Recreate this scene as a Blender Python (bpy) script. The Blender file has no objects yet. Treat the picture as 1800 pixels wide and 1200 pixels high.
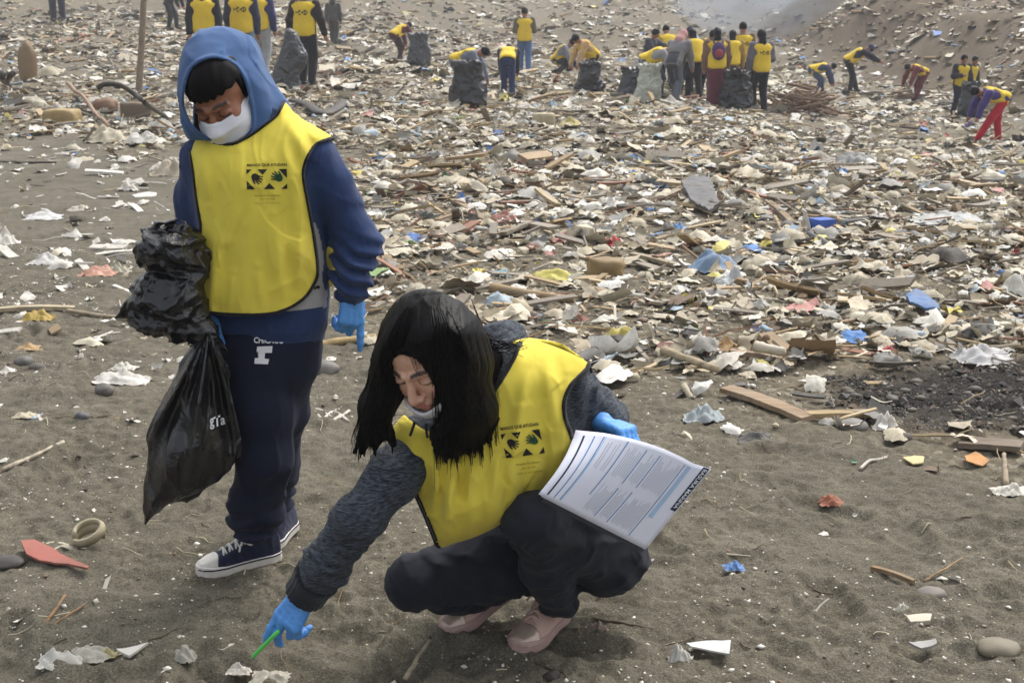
import bpy, bmesh, math, random
import numpy as np
from mathutils import Vector, Matrix
from mathutils.bvhtree import BVHTree

# ---------------------------------------------------------------- camera, world, light, exposure
SCN = bpy.context.scene
COL = SCN.collection
R = math.radians
CAM_H, PITCH, FPX = 1.42, R(13.8), 2200.0
camd = bpy.data.cameras.new('camera')
camo = bpy.data.objects.new('camera', camd)
COL.objects.link(camo)
camd.sensor_width = 36.0
camd.lens = FPX * 36.0 / 1800.0
camd.clip_start = 0.05
camd.clip_end = 2000.0
camo.location = (0, 0, CAM_H)
camo.rotation_euler = (math.pi / 2 - PITCH, 0, 0)
camd.dof.use_dof = True
camd.dof.focus_distance = 3.1
camd.dof.aperture_fstop = 14.0
SCN.camera = camo

SUN_EL, SUN_AZ = R(56), R(38)          # azimuth measured from +Y towards +X: behind the people, to the right
world = bpy.data.worlds.new('World')
SCN.world = world
world.use_nodes = True
nt = world.node_tree
nt.nodes.clear()
sky = nt.nodes.new('ShaderNodeTexSky')
sky.sky_type = 'NISHITA'
sky.sun_disc = False
sky.sun_elevation = SUN_EL
sky.sun_rotation = SUN_AZ
sky.air_density = 1.0
sky.dust_density = 5.0
hs = nt.nodes.new('ShaderNodeHueSaturation')   # an overcast sky: the blue mostly washed out by cloud
hs.inputs['Saturation'].default_value = 0.30
bg = nt.nodes.new('ShaderNodeBackground')
bg.inputs['Strength'].default_value = 0.15
wo = nt.nodes.new('ShaderNodeOutputWorld')
nt.links.new(sky.outputs[0], hs.inputs['Color'])
nt.links.new(hs.outputs[0], bg.inputs['Color'])
nt.links.new(bg.outputs[0], wo.inputs['Surface'])
sund = bpy.data.lights.new('sun', 'SUN')
sund.energy = 0.85
sund.angle = R(28)
sund.color = (1.0, 0.97, 0.93)
suno = bpy.data.objects.new('sun', sund)
COL.objects.link(suno)
sdir = Vector((math.sin(SUN_AZ) * math.cos(SUN_EL), math.cos(SUN_AZ) * math.cos(SUN_EL), math.sin(SUN_EL)))
suno.rotation_euler = sdir.to_track_quat('Z', 'Y').to_euler()
suno.location = (4, 6, 12)
SCN.view_settings.view_transform = 'Standard'
SCN.view_settings.look = 'None'
SCN.view_settings.gamma = 1.0
SCN.view_settings.use_curve_mapping = False
SCN.view_settings.exposure = 1.02
SCN.cycles.max_bounces = 6
SCN.cycles.use_denoising = True

# ---------------------------------------------------------------- small maths
rng = np.random.default_rng(7)
F32 = np.float32
cp, sp_ = math.cos(PITCH), math.sin(PITCH)

def W(px, py, Y):
    """the point of the photograph's pixel (px, py) at the world distance Y ahead of the camera"""
    a, b = (px - 900) / FPX, (600 - py) / FPX
    dy, dz = cp + b * sp_, -sp_ + b * cp
    t = Y / dy
    return np.array([a * t, Y, CAM_H + dz * t])

def proj(P):
    x, y, z = P[..., 0], P[..., 1], P[..., 2] - CAM_H
    d = y * cp - z * sp_
    u = y * sp_ + z * cp
    return 900 + FPX * x / d, 600 - FPX * u / d

def mpp(Y, z=0.5):
    """metres per photograph pixel at that distance"""
    return (Y * cp - (z - CAM_H) * sp_) / FPX

def sstep(a, b, x):
    t = np.clip((x - a) / (b - a), 0, 1)
    return t * t * (3 - 2 * t)

def lin(c):
    c = np.asarray(c, float) / 255.0
    return np.where(c <= 0.04045, c / 12.92, ((c + 0.055) / 1.055) ** 2.4)

_perm = np.random.default_rng(3).permutation(256).astype(np.int32)
_perm = np.concatenate([_perm, _perm, _perm])
_g3 = np.random.default_rng(4).normal(size=(256, 3)).astype(F32)
_g3 /= np.linalg.norm(_g3, axis=1)[:, None]

def perlin(P):
    """gradient noise, P (N,3) -> (N,), about -0.7..0.7"""
    P = np.asarray(P, F32)
    fl = np.floor(P)
    I = fl.astype(np.int32) & 255
    f = P - fl
    u = f * f * f * (f * (f * 6 - 15) + 10)
    out = np.zeros(len(P), F32)
    for dx in (0, 1):
        wx = u[:, 0] if dx else 1 - u[:, 0]
        a = _perm[I[:, 0] + dx]
        for dy in (0, 1):
            wy = wx * (u[:, 1] if dy else 1 - u[:, 1])
            b = _perm[a + I[:, 1] + dy]
            for dz in (0, 1):
                w = wy * (u[:, 2] if dz else 1 - u[:, 2])
                g = _g3[_perm[b + I[:, 2] + dz]]
                out += w * (g[:, 0] * (f[:, 0] - dx) + g[:, 1] * (f[:, 1] - dy) + g[:, 2] * (f[:, 2] - dz))
    return out

def noise2(x, y, seed=0.0):
    x = np.asarray(x, F32)
    return perlin(np.stack([x.ravel(), np.broadcast_to(np.asarray(y, F32), x.shape).ravel(), np.full(x.size, seed + 0.37, F32)], 1)).reshape(x.shape)

# ---------------------------------------------------------------- mesh helpers
def link(o, parent=None):
    COL.objects.link(o)
    if parent is not None:
        o.parent = parent
    return o

def mesh_np(name, V, F, mat=None, parent=None, smooth=True, cols=None):
    """V (n,3); F an (m,k) array or a list of such arrays / of tuples"""
    me = bpy.data.meshes.new(name)
    V = np.asarray(V, F32)
    Fs = [F] if isinstance(F, np.ndarray) else F
    arrs = [np.asarray(f, np.int32) for f in Fs if len(f)] if (len(Fs) and isinstance(Fs[0], np.ndarray)) else None
    if arrs is None:
        cnt = np.array([len(f) for f in Fs], np.int32)
        idx = np.array([i for f in Fs for i in f], np.int32)
    else:
        cnt = np.concatenate([np.full(len(a), a.shape[1], np.int32) for a in arrs])
        idx = np.concatenate([a.ravel() for a in arrs])
    me.vertices.add(len(V))
    me.vertices.foreach_set('co', V.ravel())
    me.loops.add(len(idx))
    me.loops.foreach_set('vertex_index', idx)
    me.polygons.add(len(cnt))
    st = np.concatenate([[0], np.cumsum(cnt)[:-1]]).astype(np.int32)
    me.polygons.foreach_set('loop_start', st)
    me.polygons.foreach_set('loop_total', cnt)
    me.polygons.foreach_set('use_smooth', np.full(len(cnt), bool(smooth)))
    if cols is not None:
        c = np.ones((len(V), 4), F32)
        c[:, :cols.shape[1]] = cols
        at = me.color_attributes.new('Col', 'FLOAT_COLOR', 'POINT')
        at.data.foreach_set('color', c.ravel())
    me.update(calc_edges=True)
    me.validate()
    if mat:
        me.materials.append(mat)
    o = bpy.data.objects.new(name, me)
    if parent is not False:
        link(o, parent)
    return o

def tag(o, label=None, cat=None, group=None, kind=None):
    if label: o['label'] = label
    if cat: o['category'] = cat
    if group: o['group'] = group
    if kind: o['kind'] = kind
    return o

def empty(name, loc, label, cat, group=None):
    o = bpy.data.objects.new(name, None)
    o.empty_display_size = 0.1
    o.location = loc
    link(o)
    return tag(o, label, cat, group)

def adopt(o, parent):
    """parent o, whose mesh is in world coordinates, to a thing standing at its own base"""
    o.data.transform(Matrix.Translation(-Vector(parent.location)))
    o.parent = parent
    return o

def tube(pts, rad, sides=8, caps=True, flat=None):
    """swept tube through pts with radii rad -> (V, F quads/tris list)"""
    pts = np.asarray(pts, float)
    n = len(pts)
    rad = np.broadcast_to(np.asarray(rad, float), (n,))
    T = np.gradient(pts, axis=0)
    T /= np.linalg.norm(T, axis=1)[:, None] + 1e-9
    ref = np.array([0, 0, 1.0]) if abs(T[0, 2]) < 0.9 else np.array([1.0, 0, 0])
    V = []
    N = np.cross(T[0], ref); N /= np.linalg.norm(N)
    ang = np.arange(sides) * 2 * math.pi / sides
    for i in range(n):
        N = N - T[i] * N.dot(T[i]); N /= np.linalg.norm(N) + 1e-9
        B = np.cross(T[i], N)
        fx = 1.0 if flat is None else flat
        V.append(pts[i] + rad[i] * (np.cos(ang)[:, None] * N + fx * np.sin(ang)[:, None] * B))
    V = np.concatenate(V)
    F = []
    for i in range(n - 1):
        for k in range(sides):
            k2 = (k + 1) % sides
            F.append((i * sides + k, i * sides + k2, (i + 1) * sides + k2, (i + 1) * sides + k))
    if caps:
        F.append(tuple(range(sides))[::-1])
        F.append(tuple((n - 1) * sides + k for k in range(sides)))
    return V, F

def join(parts):
    Vs, Fs, o = [], [], 0
    for V, F in parts:
        Vs.append(V)
        Fs += [tuple(i + o for i in f) for f in F]
        o += len(V)
    return np.concatenate(Vs), Fs

def spline(pts, n):
    """Catmull-Rom through pts, n samples"""
    p = np.asarray(pts, float)
    p = np.vstack([2 * p[0] - p[1], p, 2 * p[-1] - p[-2]])
    m = len(p) - 3
    t = np.linspace(0, m - 1e-6, n)
    i = t.astype(int)
    u = (t - i)[:, None]
    a, b, c, d = p[i], p[i + 1], p[i + 2], p[i + 3]
    return 0.5 * ((2 * b) + (-a + c) * u + (2 * a - 5 * b + 4 * c - d) * u ** 2 + (-a + 3 * b - 3 * c + d) * u ** 3)

# ---------------------------------------------------------------- signed distances and surface nets
def cone(P, a, b, ra, rb):
    a = np.asarray(a, F32); b = np.asarray(b, F32)
    ab = b - a
    t = np.clip(((P - a) @ ab) / (ab @ ab + 1e-12), 0, 1)
    return np.linalg.norm(P - a - t[:, None] * ab, axis=1) - (ra + (rb - ra) * t)

def smin(a, b, k):
    h = np.clip(0.5 + 0.5 * (b - a) / k, 0, 1)
    return b + (a - b) * h - k * h * (1 - h)

def smax(a, b, k):
    return -smin(-a, -b, k)

def chain(P, pts, rad, k=0.02):
    d = None
    for i in range(len(pts) - 1):
        e = cone(P, pts[i], pts[i + 1], rad[i], rad[i + 1])
        d = e if d is None else smin(d, e, k)
    return d

def frame(fwd, up=(0, 0, 1), roll=0.0):
    """rows x (to the wearer's left-hand side seen from the front = image right), y forward, z up"""
    y = np.asarray(fwd, float); y = y / np.linalg.norm(y)
    z = np.asarray(up, float); z = z - y * z.dot(y); z /= np.linalg.norm(z)
    x = np.cross(y, z)
    if roll:
        c, s = math.cos(roll), math.sin(roll)
        x, z = c * x + s * z, -s * x + c * z
    return np.stack([x, y, z])

def ell(P, c, r, Rm=None):
    q = P - np.asarray(c, F32)
    if Rm is not None:
        q = q @ np.asarray(Rm, F32).T
    r = np.asarray(r, F32)
    k0 = np.linalg.norm(q / r, axis=1)
    k1 = np.linalg.norm(q / (r * r), axis=1) + 1e-9
    return np.where(k0 < 1e-6, -r.min(), k0 * (k0 - 1) / k1)

def smooth_rows(s, *rows):
    """monotone cubic resampling of loft rows, so that no ring shows as a crease"""
    s = np.asarray(s, float)
    t = np.linspace(s[0], s[-1], 60)
    i = np.clip(np.searchsorted(s, t, 'right') - 1, 0, len(s) - 2)
    h = s[i + 1] - s[i]; u = (t - s[i]) / h
    out = []
    for r in rows:
        r = np.asarray(r, float)
        m = np.gradient(r, s)
        out.append((2 * u ** 3 - 3 * u ** 2 + 1) * r[i] + (u ** 3 - 2 * u ** 2 + u) * h * m[i] + (-2 * u ** 3 + 3 * u ** 2) * r[i + 1] + (u ** 3 - u ** 2) * h * m[i + 1])
    return (t, *out)

def loft(P, o, Rm, s, cx, cy, rx, ry, p=2.0):
    """stack of (super)ellipses along the frame's z axis; s ascending"""
    q = (P - np.asarray(o, F32)) @ np.asarray(Rm, F32).T
    z = q[:, 2]
    s, cx, cy, rx, ry = smooth_rows(s, cx, cy, rx, ry)
    x = q[:, 0] - np.interp(z, s, cx)
    y = q[:, 1] - np.interp(z, s, cy)
    ax = np.interp(z, s, rx); ay = np.interp(z, s, ry)
    if p == 2.0:
        k0 = np.sqrt((x / ax) ** 2 + (y / ay) ** 2)
        k1 = np.sqrt((x / ax ** 2) ** 2 + (y / ay ** 2) ** 2) + 1e-9
        d = np.where(k0 < 1e-4, -np.minimum(ax, ay), k0 * (k0 - 1) / k1)
    else:
        k0 = (np.abs(x / ax) ** p + np.abs(y / ay) ** p) ** (1 / p)
        d = (k0 - 1) * np.minimum(ax, ay)
    e = np.maximum(s[0] - z, z - s[-1])
    return smax(d, e, 0.02)

def smooth_poly(pts, per=4, closed=True):
    p = np.asarray(pts, float)
    n = len(p)
    out = []
    for i in range(n if closed else n - 1):
        a, b, c, d = p[(i - 1) % n if closed or i else 0], p[i], p[(i + 1) % n], p[(i + 2) % n if closed or i + 2 < n else n - 1]
        for t in np.arange(per) / per:
            out.append(0.5 * (2 * b + (c - a) * t + (2 * a - 5 * b + 4 * c - d) * t * t + (3 * b - 3 * c + d - a) * t ** 3))
    if not closed: out.append(p[-1])
    return np.array(out)

def poly2(u, v, pts):
    """signed distance to a polygon in 2-D (negative inside)"""
    pts = np.asarray(pts, float)
    d = np.full(u.shape, 1e18)
    ins = np.zeros(u.shape, bool)
    n = len(pts)
    for i in range(n):
        ax, ay = pts[i]; bx, by = pts[(i + 1) % n]
        ex, ey = bx - ax, by - ay
        wx, wy = u - ax, v - ay
        t = np.clip((wx * ex + wy * ey) / (ex * ex + ey * ey + 1e-12), 0, 1)
        d = np.minimum(d, (wx - ex * t) ** 2 + (wy - ey * t) ** 2)
        c = ((ay <= v) & (by > v)) | ((by <= v) & (ay > v))
        with np.errstate(divide='ignore', invalid='ignore'):
            xi = ax + (v - ay) * ex / (ey if ey != 0 else 1e-12)
        ins ^= c & (u < xi)
    return np.where(ins, -1, 1) * np.sqrt(d)

def nets(fn, lo, hi, h, newton=0):
    """surface nets of fn(P)->d in the box lo..hi with cells of size h; evaluates only near the surface"""
    lo = np.asarray(lo, float); hi = np.asarray(hi, float)
    B = 8
    nb = np.maximum(1, np.ceil((hi - lo) / (h * B))).astype(int)
    n = nb * B + 1
    bi = np.stack(np.meshgrid(*[np.arange(k) for k in nb], indexing='ij'), -1).reshape(-1, 3)
    cen = (lo + (bi + 0.5) * B * h).astype(F32)
    dc = fn(cen)
    D = np.zeros(n, F32)
    big = np.where(dc.reshape(nb) < 0, -1.0, 1.0).astype(F32)
    D[:-1, :-1, :-1] = np.repeat(np.repeat(np.repeat(big, B, 0), B, 1), B, 2)
    D[-1], D[:, -1], D[:, :, -1] = 1, 1, 1
    act = bi[np.abs(dc) < B * h * 0.5 * 1.75 * 1.35 + 0.006]
    if not len(act):
        return np.zeros((0, 3)), np.zeros((0, 4), np.int32)
    off = np.stack(np.meshgrid(*[np.arange(B + 1)] * 3, indexing='ij'), -1).reshape(-1, 3)
    for s in range(0, len(act), 900):
        gi = (act[s:s + 900, None, :] * B + off[None]).reshape(-1, 3)
        v = fn((lo + gi * h).astype(F32))
        D[gi[:, 0], gi[:, 1], gi[:, 2]] = v
    for ax in range(3):      # closed at the box
        sl = [slice(None)] * 3
        for e in (0, -1):
            sl[ax] = e
            D[tuple(sl)] = np.maximum(D[tuple(sl)], 1e-4)
    S = D < 0
    c = [S[i:n[0] - 1 + i, j:n[1] - 1 + j, k:n[2] - 1 + k] for i in (0, 1) for j in (0, 1) for k in (0, 1)]
    cnt = sum(x.astype(np.int8) for x in c)
    cell = np.argwhere((cnt > 0) & (cnt < 8))
    ids = np.full(np.array(n) - 1, -1, np.int64)
    ids[cell[:, 0], cell[:, 1], cell[:, 2]] = np.arange(len(cell))
    acc = np.zeros((len(cell), 3)); num = np.zeros(len(cell))
    cor = [(i, j, k) for i in (0, 1) for j in (0, 1) for k in (0, 1)]
    val = {q: D[cell[:, 0] + q[0], cell[:, 1] + q[1], cell[:, 2] + q[2]] for q in cor}
    for a in cor:
        for ax in range(3):
            if a[ax]: continue
            b = list(a); b[ax] = 1; b = tuple(b)
            va, vb = val[a], val[b]
            m = (va < 0) != (vb < 0)
            t = va[m] / (va[m] - vb[m])
            p = np.tile(np.array(a, float), (m.sum(), 1)); p[:, ax] += t
            acc[m] += p; num[m] += 1
    V = lo + (cell + acc / num[:, None]) * h
    quads = []
    for ax in range(3):
        o1, o2 = [(1, 2), (2, 0), (0, 1)][ax]
        sl0 = [slice(1, -1)] * 3; sl1 = [slice(1, -1)] * 3
        sl0[ax] = slice(0, -1); sl1[ax] = slice(1, None)
        A, Bv = S[tuple(sl0)], S[tuple(sl1)]
        e = np.argwhere(A != Bv)
        if not len(e): continue
        flip = A[e[:, 0], e[:, 1], e[:, 2]]
        base = e + 1; base[:, ax] -= 1
        q = []
        for d1, d2 in ((-1, -1), (0, -1), (0, 0), (-1, 0)):
            g = base.copy(); g[:, o1] += d1; g[:, o2] += d2
            q.append(ids[g[:, 0], g[:, 1], g[:, 2]])
        q = np.stack(q, 1)
        q[~flip] = q[~flip][:, ::-1]
        quads.append(q)
    Q = np.concatenate(quads).astype(np.int32)
    for _ in range(newton):
        v = V.astype(F32); e = 0.3 * h
        d0 = fn(v)
        g = np.stack([fn(v + np.array(u, F32) * e) - d0 for u in ((1, 0, 0), (0, 1, 0), (0, 0, 1))], 1) / e
        gn = (g * g).sum(1)
        V = V - np.clip((d0 / np.maximum(gn, 0.25))[:, None] * g, -0.6 * h, 0.6 * h)
    return V, Q

def sdf_obj(name, fn, lo, hi, h, mat, parent=None, newton=0, col=None, relax=0, keep=0):
    V, Q = nets(fn, lo, hi, h, newton)
    if keep and len(V):
        # drop loose islands of fewer than `keep` vertices (crumbs of a boolean)
        lab = np.arange(len(V))
        e = np.concatenate([Q[:, [0, 1]], Q[:, [1, 2]], Q[:, [2, 3]], Q[:, [3, 0]]])
        for _ in range(400):
            m = np.minimum(lab[e[:, 0]], lab[e[:, 1]])
            nl = lab.copy()
            np.minimum.at(nl, e[:, 0], m); np.minimum.at(nl, e[:, 1], m)
            nl = nl[nl]
            if (nl == lab).all(): break
            lab = nl
        cnt = np.bincount(lab, minlength=len(V))
        ok = cnt[lab] >= keep
        new = np.cumsum(ok) - 1
        Q = new[Q[ok[Q].all(1)]].astype(np.int32); V = V[ok]
    for _ in range(relax):
        e = np.concatenate([Q[:, [0, 1]], Q[:, [1, 2]], Q[:, [2, 3]], Q[:, [3, 0]]])
        acc = np.zeros_like(V); num = np.zeros(len(V))
        np.add.at(acc, e[:, 0], V[e[:, 1]]); np.add.at(num, e[:, 0], 1)
        np.add.at(acc, e[:, 1], V[e[:, 0]]); np.add.at(num, e[:, 1], 1)
        V = 0.5 * V + 0.5 * acc / num[:, None]
    o = mesh_np(name, V, Q, mat, None, True, None if col is None else col(V))
    if parent is not None:
        adopt(o, parent)
    return o

def creases(P, f, amp, seed=0.0):
    """narrow folds: ridges of stretched noise, f = frequency per axis"""
    q = P * np.asarray(f, F32) + F32(seed)
    w = perlin(q + .6 * perlin(q * F32(.7) + 9)[:, None])
    r = np.clip(1 - np.abs(w) * 3.2, 0, 1)
    return -amp * r * r * (.4 + .6 * (perlin(P * 5 + seed) > -.1))

# ---------------------------------------------------------------- materials
def newmat(name):
    m = bpy.data.materials.new(name)
    m.use_nodes = True
    n = m.node_tree.nodes
    return m, n, m.node_tree.links, n['Principled BSDF']

def N(nodes, t, **kw):
    x = nodes.new(t)
    for k, v in kw.items():
        setattr(x, k, v)
    return x

def mix(n, l, fac, a, b, mode='MIX'):
    m = N(n, 'ShaderNodeMix', data_type='RGBA', blend_type=mode)
    for s, v in ((0, fac), (6, a), (7, b)):
        if hasattr(v, 'is_linked'): l.new(v, m.inputs[s])
        elif s == 0: m.inputs[0].default_value = v
        else: m.inputs[s].default_value = (*[float(c) for c in v][:3], 1)
    return m.outputs[2]

def ramp(n, l, src, stops):
    r = N(n, 'ShaderNodeValToRGB')
    e = r.color_ramp.elements
    while len(e) < len(stops): e.new(0.5)
    for k, (p, c) in enumerate(stops):
        e[k].position = p
        c = (c, c, c) if np.isscalar(c) else c
        e[k].color = (*[float(v) for v in c][:3], 1)
    l.new(src, r.inputs[0])
    return r.outputs[0]

def nz(n, l, scale, detail=4, rough=0.6, vec=None, dist=0.0):
    t = N(n, 'ShaderNodeTexNoise')
    t.inputs['Scale'].default_value = scale
    t.inputs['Detail'].default_value = detail
    t.inputs['Roughness'].default_value = rough
    t.inputs['Distortion'].default_value = dist
    if vec is not None: l.new(vec, t.inputs['Vector'])
    return t.outputs['Fac']

def objco(n):
    return N(n, 'ShaderNodeTexCoord').outputs['Object']

def bump(n, l, p, h, strength=0.3, dist=0.01, prev=None):
    b = N(n, 'ShaderNodeBump')
    b.inputs['Strength'].default_value = strength
    b.inputs['Distance'].default_value = dist
    l.new(h, b.inputs['Height'])
    if prev is not None: l.new(prev, b.inputs['Normal'])
    if p is not None: l.new(b.outputs[0], p.inputs['Normal'])
    return b.outputs[0]

def scaled(n, l, vec, s):
    m = N(n, 'ShaderNodeMapping')
    m.inputs['Scale'].default_value = s
    l.new(vec, m.inputs['Vector'])
    return m.outputs[0]

def fabric(name, c, rough=0.9, var=0.12, weave=900, fold=0.25, foldscale=(14, 14, 5), sheen=0.15):
    """woven cloth: soft colour variation, weave grain and small creases"""
    m, n, l, p = newmat(name)
    c = lin(c)
    v = objco(n)
    f = nz(n, l, 9, 5, 0.65, v)
    g = nz(n, l, weave, 1, 0.5, v)
    col = mix(n, l, ramp(n, l, f, [(0.3, 0.0), (0.72, 1.0)]), c * (1 - var), np.minimum(c * (1 + var), 0.95))
    col = mix(n, l, 0.12, col, mix(n, l, g, c * 0.6, np.minimum(c * 1.4, 1)))
    l.new(col, p.inputs['Base Color'])
    p.inputs['Roughness'].default_value = rough
    p.inputs['Specular IOR Level'].default_value = 0.25
    p.inputs['Sheen Weight'].default_value = sheen
    p.inputs['Sheen Roughness'].default_value = 0.5
    b1 = bump(n, l, None, nz(n, l, 1.0, 3, 0.5, scaled(n, l, v, foldscale), 0.4), fold, 0.012)
    bump(n, l, p, g, 0.25, 0.0008, b1)
    return m

def plain(name, c, rough=0.6, var=0.1, scale=20, bumpk=0.15, metal=0.0, spec=0.4, rgb=True):
    m, n, l, p = newmat(name)
    c = lin(c) if rgb else np.asarray(c)
    v = objco(n)
    f = nz(n, l, scale, 5, 0.65, v)
    l.new(mix(n, l, ramp(n, l, f, [(0.3, 0.0), (0.7, 1.0)]), c * (1 - var), np.minimum(c * (1 + var), 0.95)), p.inputs['Base Color'])
    p.inputs['Roughness'].default_value = rough
    p.inputs['Metallic'].default_value = metal
    p.inputs['Specular IOR Level'].default_value = spec
    bump(n, l, p, nz(n, l, scale * 4, 4, 0.6, v), bumpk, 0.004)
    return m
# ---------------------------------------------------------------- the terrain
def softplus(x, k):
    return np.log1p(np.exp(np.clip(x / k, -40, 40))) * k

def Hbase(x, y):
    """the lie of the land: flat beach, rising to the dump on the left, a bank along the right, a hill behind"""
    x = np.asarray(x, float); y = np.asarray(y, float)
    a = x / np.maximum(y, 0.5)
    L = sstep(0.08, -0.2, a)
    Rr = sstep(0.1, 0.32, a)
    z = (0.018 + 0.036 * L) * softplus(y - 15, 2.0) * (1 - Rr)
    z += Rr * (-0.024 * np.clip(y - 9, 0, 12) + 0.018 * softplus(y - 24, 2.0))
    z += 2.1 * sstep(10.3, 14.5, x + 0.5 * np.sin(y * 0.7)) * sstep(22, 27, y)
    z += 0.10 * softplus(y - 50, 4.0)
    z += 0.75 * np.exp(-(((x - 2.9) / 2.6) ** 2 + ((y - 49) / 3.0) ** 2))
    z += 0.5 * sstep(40, 48, y) * sstep(0.1, 0.25, a)
    return z

def Hmid(x, y):
    """lumps and hollows of half a metre and less"""
    x = np.asarray(x, float); y = np.asarray(y, float)
    far = sstep(4.5, 14, y)
    z = 0.05 * noise2(x * 0.8, y * 0.8, 1) * (0.35 + far * 0.9)
    z = z + 0.028 * noise2(x * 2.4, y * 2.0, 2)
    z = z + 0.10 * noise2(x * 0.35, y * 0.35, 3) * far
    z = z + (0.22 * np.abs(noise2(x * 1.1, y * 0.9, 6)) + 0.12 * noise2(x * 2.3, y * 2.0, 7)) * sstep(9.5, 11.5, x) * sstep(21, 25, y)
    z = z + 0.5 * noise2(x * 0.25, y * 0.25, 5) * sstep(30, 60, y)
    return z

# footprints trodden into the near sand: (px, py, heading, depth)
_prints = np.random.default_rng(11)
PRINTS = []
for _ in range(70):
    yy = 2.5 + _prints.random() ** 1.3 * 5.5
    PRINTS.append((yy * _prints.uniform(-0.46, 0.46), yy, _prints.uniform(0, 6.28), _prints.uniform(0.010, 0.026)))

def Hfine(x, y):
    x = np.asarray(x, float); y = np.asarray(y, float)
    z = 0.016 * noise2(x * 5.5, y * 6.5, 8)
    r = noise2(x * 9, y * 14, 9)
    z = z + 0.012 * (0.25 - np.abs(r)) * 2
    z = z + 0.017 * noise2(x * 24, y * 22, 10) * (0.5 + 1.6 * np.clip(noise2(x * 2.1, y * 2.1, 15) + .25, 0, 1)) + 0.011 * noise2(x * 52, y * 50, 12) * (0.6 + 1.2 * np.clip(noise2(x * 3.1, y * 3.1, 16) + .2, 0, 1))
    for (fx, fy, h, dp) in PRINTS:
        dx, dy = x - fx, y - fy
        m = (np.abs(dx) < 0.35) & (np.abs(dy) < 0.35)
        if not m.any(): continue
        u = dx[m] * math.cos(h) + dy[m] * math.sin(h); v = -dx[m] * math.sin(h) + dy[m] * math.cos(h)
        q = np.sqrt((u / 0.13) ** 2 + (v / 0.055) ** 2)
        z[m] += -dp * sstep(1.15, 0.6, q) + 0.5 * dp * np.exp(-((q - 1.35) / 0.22) ** 2)
    return z

def Hgt(x, y):
    return Hbase(x, y) + Hmid(x, y)

def G(px, py):
    """where the ray of pixel (px, py) meets the land"""
    a, b = (px - 900) / FPX, (600 - py) / FPX
    d = np.array([a, cp + b * sp_, -sp_ + b * cp])
    t = np.concatenate([np.arange(1.5, 12, 0.02), np.arange(12, 140, 0.08)])
    P = d[None] * t[:, None]; P[:, 2] += CAM_H
    below = P[:, 2] < Hgt(P[:, 0], P[:, 1])
    i = int(np.argmax(below)) if below.any() else len(t) - 1
    return P[i].copy()

BND = np.array([[*G(px, py)] for px, py in ((-500, 228), (0, 232), (170, 236), (330, 262), (470, 330), (590, 470), (655, 590), (820, 655), (1050, 690), (1250, 728), (1420, 758), (1600, 785), (1800, 812), (2300, 880))])
BND_A, BND_Y = BND[:, 0] / BND[:, 1], BND[:, 1]
CHAR = np.array([G(px, py)[:2] for px, py in ((1400, 668), (1500, 655), (1640, 640), (1800, 625), (1960, 640), (1960, 770), (1800, 772), (1660, 768), (1540, 748), (1430, 715))])

def litter_density(x, y):
    a = x / y
    yb = np.interp(a, BND_A, BND_Y)
    n = noise2(x * 1.3, y * 1.0, 21)
    d = sstep(-0.13, 0.04, (y - yb) / yb + 0.16 * n)
    p = noise2(x * 0.55, y * 0.45, 22) + 0.6 * noise2(x * 1.6, y * 1.1, 23)
    d = d * (0.42 + 0.58 * sstep(-0.42, 0.1, p))
    d = d * (1 - 0.2 * sstep(9.8, 11.5, x) * sstep(22, 26, y) * sstep(70, 45, y))      # the bare bank
    d = d * (1 - 0.5 * sstep(0.2, 0.3, a) * sstep(15, 18, y) * sstep(26, 22, y))
    return d

def char_mask(x, y):
    d = poly2(x + 0.25 * noise2(x * 2, y * 2, 31), y + 0.25 * noise2(x * 2, y * 2, 32), CHAR)
    return sstep(0.10, -0.22, d)

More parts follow.
